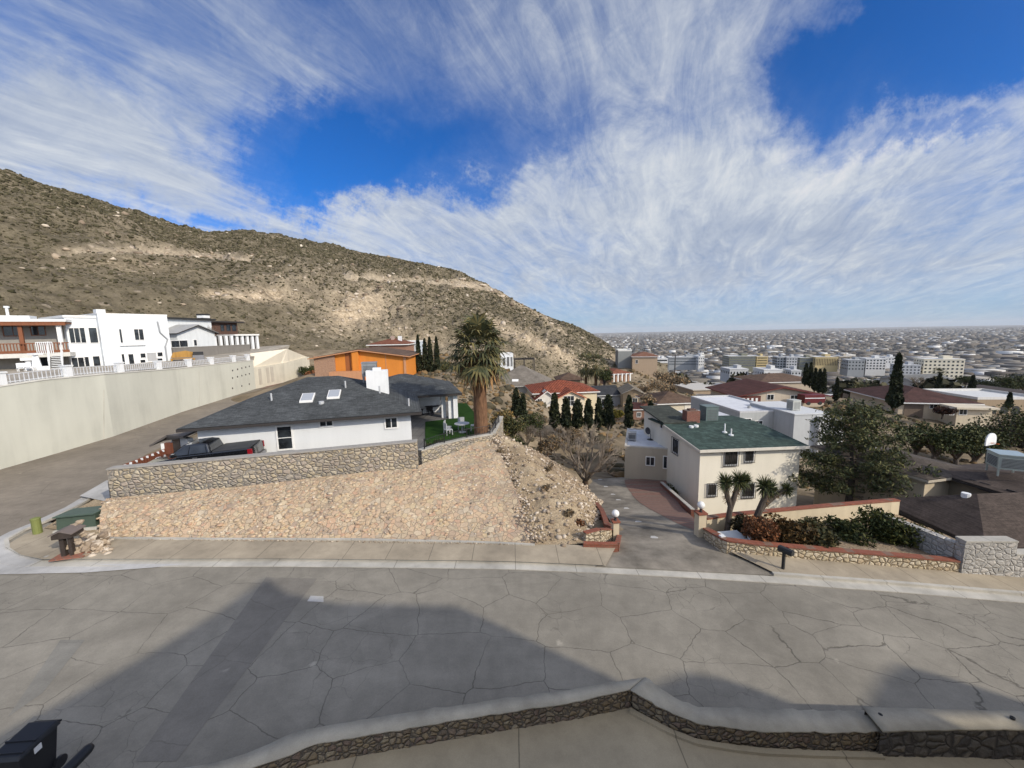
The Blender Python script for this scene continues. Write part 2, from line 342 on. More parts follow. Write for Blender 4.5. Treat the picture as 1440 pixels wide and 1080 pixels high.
SC.render.engine = 'CYCLES'; SC.view_settings.view_transform = 'Standard'; SC.view_settings.look = 'None'; SC.view_settings.exposure = 0.10; SC.view_settings.gamma = 1.0
SC.cycles.use_denoising = True; SC.cycles.denoiser = 'OPENIMAGEDENOISE'; SC.cycles.max_bounces = 5; SC.cycles.diffuse_bounces = 3; SC.cycles.glossy_bounces = 2; SC.cycles.transmission_bounces = 2; SC.cycles.volume_bounces = 0
SC.cycles.caustics_reflective = False; SC.cycles.caustics_refractive = False
# ------------------------------------------------------------------ levels
def sz(x): return interp(x, [-90, -50, -22, 0, 12, 21, 40, 80], [1.8, 1.0, .5, 0, -.6, -1.2, -2.8, -6.5])
def G(x, y): return sz(x)+(max(0.0, y-17)*.022 if x < -10 else 0.0)
def drive_z(x, y): return interp(y, [15, 16.4, 19.2, 22, 26, 30, 36, 60], [sz(x)+.01, sz(x)+.02, -.64, -1.35, -2.45, -3.35, -4.05, -5.6])
def fbm(x, y, z=0.0, s=1.0, o=5): return mnoise.fractal(Vector((x*s, y*s, z)), 1.0, 2.0, o)
def resample(P, n):
    P = [Vector(p) for p in P]; L = [0]
    for a, b in zip(P, P[1:]): L.append(L[-1]+(b-a).length)
    out = []
    for i in range(n):
        t = L[-1]*i/(n-1); k = max(j for j in range(len(L)) if L[j] <= t+1e-9); k = min(k, len(P)-2)
        out.append(P[k].lerp(P[k+1], (t-L[k])/max(1e-9, L[k+1]-L[k])))
    return out
def loft(name, A, B, nu, nv, mat, fz=None, kind='structure', smooth=True, extra=None):
    A = resample(A, nu); B = resample(B, nu); V = []; Fc = []
    for j in range(nv):
        t = j/(nv-1)
        for i in range(nu):
            p = A[i].lerp(B[i], t)
            if fz: p = fz(p, i/(nu-1), t)
            V.append(tuple(p))
    for j in range(nv-1):
        for i in range(nu-1): Fc.append((j*nu+i, j*nu+i+1, (j+1)*nu+i+1, (j+1)*nu+i))
    o = np_mesh(name, V, Fc, mat, smooth=smooth)
    if kind: o['kind'] = kind
    return o
# ------------------------------------------------------------------ ground materials
def m_asphalt(name, c, crack=.4, cs=.36, tone=.12):
    t = NT(name); co = t.warp(.42, .6, co=t.map((1, 1.25, 1), (0, 0, .12))); co2 = t.warp(.10, 3.5, co=co)
    e1 = t.vor(cs, 'DISTANCE_TO_EDGE', co2, rnd=.55); e2 = t.vor(cs*2.3, 'DISTANCE_TO_EDGE', t.warp(.5, 1.1))
    brk = t.noise(.22, 2, .5); brk2 = t.noise(.5, 2, .5)
    w1 = t.ramp(e1, [(.0025, 1), (.008, 0)]); w2 = t.math('MULTIPLY', t.ramp(e2, [(.003, .6), (.010, 0)]), t.ramp(brk, [(.52, 0), (.6, 1)]))
    w1 = t.math('MULTIPLY', w1, t.ramp(brk2, [(.30, .25), (.5, 1)]))
    cr = t.math('MULTIPLY', t.math('MAXIMUM', w1, w2), crack)
    n = t.noise(.28, 5, .6); f = t.noise(26, 5, .75); m = t.noise(2.2, 5, .65); st = t.noise(1, 4, .6, co=t.map((.12, .9, 1)))
    col = t.ramp(n, [(.3, sc(c, 1-tone)), (.7, sc(c, 1+tone))]); col = t.mix(.5, col, t.ramp(f, [(.25, .72), (.75, 1.28)]), 'MULTIPLY')
    col = t.mix(.5, col, t.ramp(m, [(.3, .78), (.7, 1.2)]), 'MULTIPLY'); col = t.mix(.4, col, t.ramp(st, [(.35, .82), (.65, 1.15)]), 'MULTIPLY')
    cell = t.vor(cs, 'F1', co2, 'Color'); g = t.n('ShaderNodeSeparateColor'); t.l(cell, g.inputs[0]); col = t.mix(.3, col, t.ramp(g.outputs[0], [(0, .84), (1, 1.14)]), 'MULTIPLY')
    spt = t.vor(.5, 'F1', t.warp(.3, 4)); col = t.mix(t.ramp(spt, [(.03, .5), (.07, 0)]), col, sc(c, 1.9))
    col = t.mix(cr, col, sc(c, .22)); t.bump(t.math('SUBTRACT', f, t.math('MULTIPLY', cr, 3.0)), .35, .01)
    return t.fin(col, .92, .2)
M_STREET = m_asphalt('asphalt', (.236, .217, .18), .66, .46, .16)
M_SIDE = m_asphalt('side_asphalt', (.215, .185, .148), .3, .22, .16)
def m_conc(name, c, joint=None, bump=.3, stain=.3):
    t = NT(name); n = t.noise(.5, 5, .65); f = t.noise(45, 3, .65); m = t.noise(2.6, 4, .6)
    col = t.ramp(n, [(.3, sc(c, 1-stain)), (.68, sc(c, 1+stain*.4))]); col = t.mix(.4, col, t.ramp(f, [(.25, .75), (.75, 1.25)]), 'MULTIPLY')
    col = t.mix(.4, col, t.ramp(m, [(.28, .7), (.5, 1.0), (.75, 1.12)]), 'MULTIPLY')
    if joint:
        s = t.n('ShaderNodeSeparateXYZ'); t.l(t.warp(.02, 3), s.inputs[0])
        j = t.math('PINGPONG', s.outputs[0], joint/2); col = t.mix(t.ramp(j, [(.006, .75), (.022, 0)]), col, sc(c, .3))
    t.bump(f, bump, .008); return t.fin(col, .9, .2)
M_WALK = m_conc('sidewalk_concrete', (.37, .315, .235), 1.9); M_CURB = m_conc('curb_concrete', (.47, .445, .39), 2.6); M_TERR = m_conc('terrace_concrete', (.39, .325, .22), 3.7, .2, .2)
M_APRON = m_conc('drive_concrete', (.275, .245, .20), None, .7, .6); M_PALE = m_conc('pale_concrete', (.47, .46, .44), None, .3, .3)
def m_dirt(name, c, pale, dark, rock=5.0):
    t = NT(name); n = t.noise(.35, 6, .65); f = t.noise(9, 5, .7); v = t.vor(rock, 'F1', t.warp(.1, 6)); vc = t.n('ShaderNodeSeparateColor'); t.l(t.vor(rock, 'F1', t.warp(.1, 6), 'Color'), vc.inputs[0])
    col = t.ramp(n, [(.3, dark), (.5, c), (.72, pale)]); col = t.mix(.7, col, t.ramp(f, [(.28, .5), (.7, 1.45)]), 'MULTIPLY')
    msk = t.math('MULTIPLY', t.ramp(v, [(.22, 1), (.36, 0)]), t.ramp(vc.outputs[0], [(.45, 0), (.55, 1)]))
    col = t.mix(t.math('MULTIPLY', msk, .7), col, t.mix(vc.outputs[1], pale, sc(pale, 1.5)))
    t.bump(t.math('ADD', f, t.math('MULTIPLY', msk, .7)), 1.0, .08); return t.fin(col, .95, .1)
M_DIRT = m_dirt('desert_dirt', (.30, .225, .15), (.42, .34, .24), (.17, .125, .085))
M_PEBB = m_dirt('pebble_dirt', (.37, .285, .185), (.51, .42, .29), (.21, .155, .10), 7.0)
M_BRICKPAVE = brick((.22, .125, .098), (.19, .11, .088), (.19, .15, .12), .8)
M_LAWN = foliage((.02, .095, .008), .3, .1)
# ------------------------------------------------------------------ polylines found on the photo
curb_px = [(-330, 799), (-120, 793), (0, 790), (200, 788.5), (400, 788), (640, 790.5), (860, 798), (1050, 808.5), (1250, 823), (1440, 839), (1700, 866), (2000, 905)]
CURB = [PS(x, y, lambda X, Y: sz(X)) for x, y in curb_px]
cx_ = [p.x for p in CURB]; cy_ = [p.y for p in CURB]
def ycurb(x): return interp(x, cx_, cy_)
def ynear(x): return interp(x, [-90, -20, -9, -6, 0, 2.5, 3.4, 4.5, 9, 20, 60], [8.4, 7.3, 7.6, 7.9, 8.3, 8.8, 8.75, 8.1, 7.6, 7.0, 4.0])
# street sheet
xs = np.concatenate([np.linspace(-90, -26, 40), np.linspace(-25.5, 30, 150), np.linspace(31, 70, 30)])
A = [Vector((x, ynear(x), sz(x))) for x in xs]; B = [Vector((x, ycurb(x) if x > -21.5 else max(ycurb(x), 19.5), sz(x))) for x in xs]
V = []; nv = 26
for j in range(nv):
    for a, b in zip(A, B):
        p = a.lerp(b, j/(nv-1)); V.append((p.x, p.y, G(p.x, p.y)+.02*math.sin(math.pi*j/(nv-1))))
nx = len(xs); np_mesh('street', V, [(j*nx+i, j*nx+i+1, (j+1)*nx+i+1, (j+1)*nx+i) for j in range(nv-1) for i in range(nx-1)], M_STREET, smooth=True)['kind'] = 'structure'
# trench patches and repairs lying in the street
def sheet(name, px, mat, f, dz, kind='structure', sub=10):
    P = [PS(x, y, f) for x, y in px]; mb = MB()
    if len(P) == 4:
        for i in range(sub):
            for j in range(3):
                q = []
                for (u, v) in ((i/sub, j/3), ((i+1)/sub, j/3), ((i+1)/sub, (j+1)/3), (i/sub, (j+1)/3)):
                    p = P[0].lerp(P[1], u).lerp(P[3].lerp(P[2], u), v); q.append((p.x, p.y, f(p.x, p.y)+dz))
                mb.poly(q)
    else: mb.poly([(p.x, p.y, p.z+dz) for p in P])
    o = mb.build(name, mat); tag(o, kind=kind); return o
fz_st = lambda X, Y: G(X, Y)+.02*math.sin(math.pi*max(0, min(1, (Y-ynear(X))/(ycurb(X)-ynear(X)))))
M_PATCH = m_asphalt('patch_asphalt', (.19, .175, .15), .25, .3); M_PATCH2 = m_asphalt('old_patch', (.205, .195, .17), .2, .3)
sheet('street_patch', [(190, 1071), (248, 1071), (446, 814), (374, 812)], M_PATCH, fz_st, .008)
sheet('street_patch', [(10, 1010), (60, 975), (120, 900), (85, 900)], M_PATCH2, fz_st, .008)
sheet('street_patch', [(432, 846), (455, 847), (455, 839), (437, 838)], M_PALE, fz_st, .012)
# side road, climbing along the big wall
WB_px = [(-420, 790), (-200, 722), (0, 661), (80, 638), (160, 614), (255, 580), (360, 547), (400, 538), (437, 529)]
WB = [PS(x, y, G) for x, y in WB_px]
SR_px = [(-330, 812), (-60, 775), (2, 760), (70, 735), (118, 710), (156, 688), (205, 655), (260, 618), (330, 580), (415, 546), (447, 532)]
SR = [PS(x, y, G) for x, y in SR_px]
loft('side_road', [Vector((p.x, p.y, 0)) for p in WB], [Vector((p.x, p.y, 0)) for p in SR], 90, 14, M_SIDE, lambda p, u, t: Vector((p.x, p.y, G(p.x, p.y)+.03)))
sheet('brick_apron', [(366, 547), (384, 540), (414, 536.5), (402, 544)], M_BRICKPAVE, G, .06)
# pale concrete gutter round the corner and a valley gutter
def strip(name, L, w, z0, z1, mat, kind='structure', n=60):
    L = resample(L, n); mb = MB(); q = []
    for i, p in enumerate(L):
        d = (L[min(i+1, n-1)]-L[max(0, i-1)]); d.z = 0; d.normalize(); nn = Vector((-d.y, d.x, 0)); q.append((p, p+nn*w))
    for (a, b), (c, d) in zip(q, q[1:]):
        mb.hexa([(a.x, a.y, a.z+z0), (c.x, c.y, c.z+z0), (d.x, d.y, d.z+z0), (b.x, b.y, b.z+z0), (a.x, a.y, a.z+z1), (c.x, c.y, c.z+z1), (d.x, d.y, d.z+z1), (b.x, b.y, b.z+z1)])
    o = mb.build(name, mat); tag(o, kind=kind); return o
curbL = [PS(x, y, sz2) for x, y, sz2 in [(x, y, (lambda X, Y: sz(X))) for x, y in [(60, 788), (200, 788.5), (400, 788), (640, 790.5), (852, 797.5)]]]
curbR = [PS(x, y, lambda X, Y: sz(X)) for x, y in [(1088, 811), (1150, 816), (1250, 823), (1440, 839), (1700, 866), (2000, 905)]]
curbL = [Vector((p.x, p.y, sz(p.x))) for p in resample(curbL, 60)]; curbR = [Vector((p.x, p.y, sz(p.x))) for p in resample(curbR, 60)]
corner = [PS(x, y, G) for x, y in [(60, 788), (28, 783), (8, 772), (6, 762), (30, 748), (60, 736), (110, 712), (142, 692)]]
for nm, L in (('curb', curbL), ('curb', curbR)):
    strip(nm, L, .16, -.05, .14, M_CURB); strip('gutter', L, -.48, -.05, .032, M_CURB)
strip('gutter', corner, .55, -.05, .045, M_PALE); strip('curb', [p for p in corner], -.14, -.04, .12, M_CURB)
strip('gutter', [Vector((p.x, p.y, sz(p.x))) for p in resample([PS(x, y, lambda X, Y: sz(X)) for x, y in [(852, 797.5), (960, 803), (1088, 811)]], 20)], -.48, -.05, .032, M_CURB, n=20)
sheet('gutter_apron', [(-150, 806), (-20, 809), (120, 806), (215, 799), (268, 793), (60, 790), (-60, 789), (-150, 791)], M_PALE, fz_st, .03)
# sidewalks (a step of .14 above the street)
fs = lambda X, Y: sz(X)+.14
def bk(L, off): return [Vector((p.x, p.y+off, p.z)) for p in L]
backL = [PS(x, y, fs) for x, y in [(132, 752), (300, 756), (500, 757), (640, 760), (750, 764), (866, 770)]]
loft('sidewalk', bk([PS(x, y, fs) for x, y in [(60, 786), (200, 786), (400, 785.5), (640, 788), (852, 795)]], 0), backL, 60, 5, M_WALK, lambda p, u, t: Vector((p.x, p.y, sz(p.x)+.142+.03*t)))
frR = [Vector((p.x, p.y+.16, p.z)) for p in curbR]
backR = [PS(x, y, fs) for x, y in [(1018, 772), (1100, 783), (1200, 792), (1345, 804), (1440, 812), (1700, 836), (2000, 870)]]
loft('sidewalk', frR, backR, 60, 5, M_WALK, lambda p, u, t: Vector((p.x, p.y, sz(p.x)+.142+.03*t)))
mb = MB(); cp = [PS(x, y, lambda X, Y: sz(X)+.12) for x, y in [(60, 787), (30, 781), (14, 770), (14, 764), (34, 752), (62, 742), (100, 748), (133, 752), (140, 786)]]
mb.poly([(p.x, p.y, p.z+.02) for p in cp]); tag(mb.build('corner_pavement', M_WALK), kind='structure')
# dirt wedge between side road gutter and the stone slope
mb = MB(); dp = [PS(x, y, lambda X, Y: G(X, Y)+.16) for x, y in [(62, 742), (100, 720), (146, 695), (152, 700), (140, 755), (133, 752), (100, 748)]]
mb.poly([(p.x, p.y, p.z) for p in dp]); tag(mb.build('corner_dirt', M_PEBB), kind='structure')
sheet('drive_slab', [(112, 698), (150, 676), (172, 678), (150, 706)], M_PALE, lambda X, Y: G(X, Y)+.17, .03)
# ------------------------------------------------------------------ stone-faced slope and bare dirt slope
STONES = [(.46, .335, .225), (.49, .365, .24), (.41, .32, .225), (.53, .43, .29), (.44, .28, .195), (.49, .39, .245), (.38, .31, .235), (.54, .45, .325), (.46, .335, .23), (.35, .27, .205)]
M_SLOPE = stone(STONES, (.45, .365, .25), 3.7, .03, .7, 1.0, .05, dirt=(.46, .355, .24))
STONEW = [(.33, .28, .21), (.40, .33, .22), (.27, .24, .20), (.45, .38, .27), (.36, .30, .24), (.30, .26, .22), (.46, .40, .30)]
M_SWALL = stone([tuple(x*1.12 for x in c) for c in STONEW], (.275, .25, .215), 3.3, .09, 1.0, 1.5, .06)
fb = lambda X, Y: sz(X)+.17
SL_bot = [PS(x, y, fb) for x, y in [(138, 756), (300, 757.5), (500, 758), (640, 761), (700, 763), (752, 765.5)]]
SL_top = [PZ(x, y, z) for x, y, z in [(149, 701, 1.65), (250, 692, 1.8), (350, 683, 1.95), (450, 671, 2.1), (585, 656, 2.2), (640, 636, 2.3), (692, 611, 2.45)]]
def f_sl(p, u, t):
    n = fbm(p.x, p.y, 3.0, .5, 4)*.16+fbm(p.x, p.y, 9.0, 2.2, 3)*.05; e = min(1, 5*t, 5*(1-t)+.1)
    return Vector((p.x, p.y-.15*e*n, p.z+(.28*math.sin(math.pi*t)+n)*e))
loft('stone_slope', SL_bot, SL_top, 190, 56, M_SLOPE, f_sl)
strip('slope_footing', list(reversed(SL_bot)), .14, -.15, .05, M_CURB)
D0 = [SL_bot[-1]]+[PS(x, y, fb) for x, y in [(790, 766), (822, 764)]]+[PS(842, 736, lambda X, Y: drive_z(X, Y)+.1)]
D1 = [SL_top[-1], PZ(728, 622, 1.9), PZ(768, 652, .9), PZ(800, 682, -.2), PS(846, 708, lambda X, Y: drive_z(X, Y)+.05)]
def f_d(p, u, t):
    n = fbm(p.x, p.y, 5.0, .7, 5)*.22; e = min(1, 5*t, 5*(1-t)+.15, 6*u+.1); return Vector((p.x, p.y, p.z+(.35*math.sin(math.pi*t)*(1-u*.7)+n)*e))
loft('dirt_slope', D0, D1, 90, 60, M_PEBB, f_d)
D2 = [Vector((p.x+2.4+.8*i*0, p.y+3.2, p.z-2.2)) for i, p in enumerate(D1)]
loft('dirt_slope', D1, D2, 60, 24, M_DIRT, lambda p, u, t: Vector((p.x, p.y, p.z+fbm(p.x, p.y, 5.0, .7, 4)*.25*min(1, 4*t))))
# ------------------------------------------------------------------ driveway of the green-roofed house
DL = [PS(x, y, drive_z) for x, y in [(838, 798), (862, 768), (868, 748), (850, 722), (840, 706), (826, 690), (816, 676)]]
DR = [PS(x, y, drive_z) for x, y in [(1095, 811), (1025, 778), (985, 752), (960, 718), (942, 690), (930, 676), (922, 668)]]
loft('driveway', DL, DR, 60, 16, M_APRON, lambda p, u, t: Vector((p.x, p.y, drive_z(p.x, p.y)+.045)))
loft('brick_paving', [PS(x, y, drive_z) for x, y in [(985, 751), (950, 736), (900, 708), (880, 684), (878, 676)]], [PS(x, y, drive_z) for x, y in [(993, 745), (962, 718), (944, 692), (940, 684), (934, 672)]], 30, 6, M_BRICKPAVE, lambda p, u, t: Vector((p.x, p.y, drive_z(p.x, p.y)+.06)))
mb = MB()
for (x, y) in [(844, 675), (852, 685), (862, 696), (870, 704), (881, 716), (898, 735), (920, 757)]:
    p = PS(x, y, drive_z); r = .17
    mb.slab([(p.x+r*1.2*math.cos(a*1.047+random.random()*.4), p.y+r*math.sin(a*1.047), p.z+.055) for a in range(6)], .03)
tag(mb.build('stepping_stones', M_PALE), kind='structure')
# ------------------------------------------------------------------ terrain sheet: fitted through known heights, falling to the plain
def plain(r): return float(np.interp(r, [0, 60, 100, 200, 350, 700, 1500, 3000, 8000, 20000, 60000], [-6, -9, -15, -29, -46, -72, -96, -112, -122, -126, -126]))
ctl = [(p.x+2, p.y+3, p.z) for k, p in MIDP.items() if k != 'whiteflat']+[(-60, 5, .8), (-45, 10, .5), (-45, 20, .2), (-22, 15, -.1), (-22, 20, .2), (-10, 12, -.5), (0, 15, -.6), (10, 12, -1.2), (20, 13, -1.9), (40, 11, -4), (70, 10, -8), (-10, 0, -.3), (10, 0, -.6), (40, 0, -4), (-60, -20, 1), (0, -20, 0), (60, -20, -5),
       (-40, 40, .6), (-41, 63, 1.4), (-39, 76, 1.9), (-30, 45, 1.0), (-28, 66, 2.2), (-20, 24, .6), (-12, 24, .7), (-5, 25, .9), (-2.2, 28, 1.0), (-3, 36, 1.2), (-14, 38, 1.2), (-22, 34, 1.5), (-20, 58, 2.9), (-6, 60, 2.6), (-12, 70, 3.0), (-26, 60, 2.8),
       (0, 21, -.1), (3, 20, -.5), (5, 21.6, -1.0), (1.5, 29, -.2), (4, 29, -2.9), (6, 32, -3.8), (9, 36, -4.5), (14, 29, -4.7), (22, 29, -4.8), (18, 23.5, -3.2), (28, 24, -4.6), (30, 20, -3.6), (32, 30, -5.6), (44, 30, -6.5), (44, 20, -5.6),
       (2, 45, -4.5), (-2, 45, -.6), (10, 48, -6), (20, 48, -7), (3, 75, -7.2), (15, 75, -8), (35, 55, -6.6), (52, 60, -6.2), (-2, 70, .4), (4, 95, -3), (20, 105, -8.5), (50, 100, -8.5), (90, 100, -9.5), (80, 60, -7.5), (100, 40, -8),
       (-12, 95, 4.5), (-60, 95, 8.5), (-100, 80, 9), (-48, 82, 6.0), (30, 130, -12), (70, 150, -18), (130, 140, -18), (20, 150, -12), (30, 180, -20), (80, 220, -32), (150, 220, -33), (200, 120, -24), (-80, 30, 5), (-80, 60, 6)]
cxy = np.array([(a, b) for a, b, c in ctl], float); cz = np.array([c for a, b, c in ctl], float)
def _phi(r): return np.sqrt(r*r+36.0)
_A = _phi(np.linalg.norm(cxy[:, None]-cxy[None], axis=2)); nC = len(ctl)
_M = np.zeros((nC+3, nC+3)); _M[:nC, :nC] = _A; _M[:nC, nC] = 1; _M[:nC, nC+1:] = cxy/50; _M[nC:, :nC] = _M[:nC, nC:].T
_w = np.linalg.solve(_M, np.concatenate([cz, [0, 0, 0]]))
def H_arr(X, Y):
    X = np.asarray(X, float); Y = np.asarray(Y, float); sh = X.shape; q = np.stack([X.ravel(), Y.ravel()], 1)
    R = _phi(np.linalg.norm(q[:, None]-cxy[None], axis=2)); z = R@_w[:nC]+_w[nC]+(q/50)@_w[nC+1:]
    r = np.hypot(q[:, 0], q[:, 1]); pz = np.interp(r, [0, 60, 100, 200, 350, 700, 1500, 3000, 8000, 20000, 60000], [-6, -9, -15, -29, -46, -72, -96, -112, -122, -126, -126])
    ax = np.clip((.56-q[:, 0]/np.maximum(q[:, 1], 1))/.24, 0, 1); pz = pz+np.where(q[:, 1] > 0, 22*ax*ax*(3-2*ax)*np.exp(-((r-170)/130)**2), 0)
    t = np.clip((r-130)/90, 0, 1); t = t*t*(3-2*t); return (z*(1-t)+pz*t).reshape(sh)
def H(x, y): return float(H_arr(np.array([x]), np.array([y]))[0])
gxs = np.concatenate([-np.geomspace(60, 24000, 60)[::-1], np.linspace(-59, 70, 130), np.geomspace(71, 27000, 90)])
gys = np.concatenate([[-6000, -3000, -400, -120, -60, -30], np.linspace(-20, 130, 150), np.geomspace(131, 27000, 110)])
GX, GY = np.meshgrid(gxs, gys); GZ = H_arr(GX, GY)
def _noise(x, y): return fbm(x, y, 0, .12, 4)*.25 if 0 < y < 250 else 0
V = np.stack([GX.ravel(), GY.ravel(), GZ.ravel()], 1); nX = len(gxs)
idx = np.arange(len(V)).reshape(GX.shape); Fq = np.stack([idx[:-1, :-1].ravel(), idx[:-1, 1:].ravel(), idx[1:, 1:].ravel(), idx[1:, :-1].ravel()], 1)
def m_ground():
    t = NT('valley_ground'); n = t.noise(.006, 6, .6); f = t.noise(.35, 6, .65); g = t.noise(.05, 5, .6); s = t.n('ShaderNodeSeparateXYZ'); t.l(t.co, s.inputs[0])
    near = t.ramp(f, [(.3, (.12, .10, .065)), (.5, (.23, .18, .12)), (.7, (.36, .29, .20))])
    town = t.ramp(g, [(.3, (.07, .075, .065)), (.5, (.14, .13, .115)), (.7, (.25, .22, .18))])
    rs_ = t.n('ShaderNodeSeparateXYZ'); t.l(t.map((1, 1, 1), (0, 0, .314)), rs_.inputs[0])
    ln = t.math('MINIMUM', t.math('PINGPONG', rs_.outputs[0], 62.0), t.math('PINGPONG', rs_.outputs[1], 38.0)); town = t.mix(t.ramp(t.math('DIVIDE', ln, 20.0), [(.28, 1), (.36, 0)]), town, (.20, .195, .185))
    mr = t.n('ShaderNodeMapRange'); t.l(s.outputs[2], mr.inputs[0]); mr.inputs[1].default_value = -16; mr.inputs[2].default_value = -32; mr.inputs[3].default_value = 0; mr.inputs[4].default_value = 1
    col = t.mix(mr.outputs[0], near, town); col = t.mix(.6, col, t.ramp(n, [(.35, .6), (.65, 1.25)]), 'MULTIPLY')
    t.bump(f, .6, .1); return t.fin(col, .95, .1)
o = np_mesh('ground', V, Fq, m_ground(), smooth=True); o['kind'] = 'structure'
# ------------------------------------------------------------------ terrace behind the big wall (upper level) and house yard
UT = [PZ(-430, 700, 7.1)]+[]
WT_px = [(-420, 607), (-200, 575), (0, 547), (95, 534), (175, 526), (250, 519), (352, 507)]
M_UP = m_conc('upper_terrace', (.38, .34, .28), None, .4, .3)
mb = MB(); wb = [Vector((p.x, p.y)) for p in WB]
ut = [(wb[i].x-.3, wb[i].y, 6.95) for i in range(0, 7)]+[(-52, 96, 8.6), (-75, 96, 8.6), (-110, 60, 8), (-110, 0, 7)]
mb.slab(list(reversed(ut)), .6); tag(mb.build('upper_terrace', M_UP), kind='structure')
# ------------------------------------------------------------------ the desert hill: a real ridge 90-340 m away
foot = [(-420, 470, 70), (-150, 468, 74), (0, 468, 80), (200, 475, 88), (400, 488, 100), (520, 496, 104), (620, 508, 112), (720, 522, 120), (780, 524, 132), (830, 520, 150), (872, 515, 168), (905, 512, 182), (940, 511, 192)]
ridge = [(-420, 60, 240), (-150, 185, 268), (0, 248, 285), (60, 261, 292), (110, 276, 298), (230, 311, 312), (270, 324, 318), (300, 328, 322), (330, 328, 326), (352, 326, 326), (372, 329, 324), (450, 345, 316), (560, 362, 300), (610, 373, 294), (640, 381, 288), (690, 402, 272), (725, 422, 258), (760, 440, 244), (820, 463, 222), (848, 478, 208), (868, 492, 196), (905, 504, 190), (940, 513, 194)]
ncol, nrow, nback = 620, 200, 40
pxs = np.linspace(-420, 940, ncol)
def tab(t): a = np.array(t, float); return [np.interp(pxs, a[:, 0], a[:, k]) for k in (1, 2)]
fpy, fD = tab(foot); rpy, rD = tab(ridge)
V = np.zeros((nrow+nback, ncol, 3)); MASK = np.zeros((nrow+nback, ncol, 2))
def soft(px, py, cx, cy, rx, ry, a=0):
    a = math.radians(a); x = px-cx; y = py-cy; u = (x*math.cos(a)+y*math.sin(a))/rx; v = (-x*math.sin(a)+y*math.cos(a))/ry
    return math.exp(-(u*u+v*v))
def seg(px, py, pts, w):
    best = 0
    for (x0, y0), (x1, y1) in zip(pts, pts[1:]):
        L2 = (x1-x0)**2+(y1-y0)**2; t = max(0, min(1, ((px-x0)*(x1-x0)+(py-y0)*(y1-y0))/L2)); d = math.hypot(px-x0-t*(x1-x0), py-y0-t*(y1-y0)); best = max(best, math.exp(-(d/w)**2))
    return best
ROAD1 = [(78, 357), (110, 349), (165, 348), (250, 354), (350, 363)]; ROAD2 = [(485, 390), (560, 394), (640, 399), (692, 405)]
for i in range(ncol):
    d0 = ray(pxs[i], 480); hd = Vector((d0.x, d0.y, 0)).normalized()
    def at(py, D):
        d = ray(pxs[i], py); return Vector((hd.x*D, hd.y*D, CAMZ+d.z/math.hypot(d.x, d.y)*D))
    a = at(fpy[i], fD[i]); b = at(rpy[i], rD[i])
    for j in range(nrow):
        t = j/(nrow-1)*1.04-.04
        p = a.lerp(b, t) if t >= 0 else Vector((a.x+(a.x-b.x)*-t*0-hd.x*6*(-t/.04), a.y-hd.y*6*(-t/.04), a.z-5*(-t/.04)))
        if t > 0: p.z += (b.z-a.z)*.06*math.sin(math.pi*t)*(1 if pxs[i] < 600 else .4)
        x, y = p.x, p.y; e = min(1, 8*max(0, 1-t)+.12)*min(1, 12*max(t, 0)+.05)
        n = fbm(x, y, 1.0, .018, 5)*5.0+(1-abs(fbm(x, y, 7.0, .03, 5)))*6.0-4.2+fbm(x, y, 4.0, .12, 5)*1.3
        sc_ = min(1, (rD[i]-fD[i])/90); p.z += n*e*sc_; ppx, ppy = proj(p.x, p.y, p.z)
        rocky = soft(ppx, ppy, 430, 395, 70, 28, -5)+.9*soft(ppx, ppy, 560, 430, 100, 40, -10)+soft(ppx, ppy, 770, 470, 70, 30, 30)
        rd = max(seg(ppx, ppy, ROAD1, 5.0), seg(ppx, ppy, ROAD2, 4.0))
        n = rocky*(abs(fbm(x, y, 2.0, .09, 5))*5.0+abs(fbm(x, y, 3.0, .3, 3))*1.3)
        p.z += n*e*sc_-rd*1.0
        V[j, i] = p
        pale = 1.3*soft(ppx, ppy, 365, 418, 55, 8, 4)+.8*soft(ppx, ppy, 300, 415, 22, 6)+1.3*soft(ppx, ppy, 500, 440, 42, 22, -20)+.9*seg(ppx, ppy, [(690, 455), (740, 480), (800, 508), (830, 518)], 9)+.5*seg(ppx, ppy, [(560, 470), (640, 490), (700, 500)], 14)
        pale += .6*soft(ppx, ppy, 860, 505, 18, 14)+.55*seg(ppx, ppy, [(640, 395), (700, 410), (760, 445), (790, 470)], 7)+.3*soft(ppx, ppy, 180, 372, 90, 14)
        MASK[j, i] = (min(1, pale), min(1, rd+.25*rocky))
    p0 = Vector(V[nrow-1, i])
    for j in range(nback):
        s = (j+1)/nback; D = 260*s; p = p0+hd*D; drop = (.10*D+.0016*D*D*(.6+.4*s)); gz = plain(math.hypot(p.x, p.y))-12
        p.z = max(gz, p0.z-drop+fbm(p.x, p.y, 1.0, .03, 4)*1.5*s); V[nrow+j, i] = p
idx = np.arange((nrow+nback)*ncol).reshape(nrow+nback, ncol)
Fq = np.stack([idx[:-1, :-1].ravel(), idx[:-1, 1:].ravel(), idx[1:, 1:].ravel(), idx[1:, :-1].ravel()], 1)
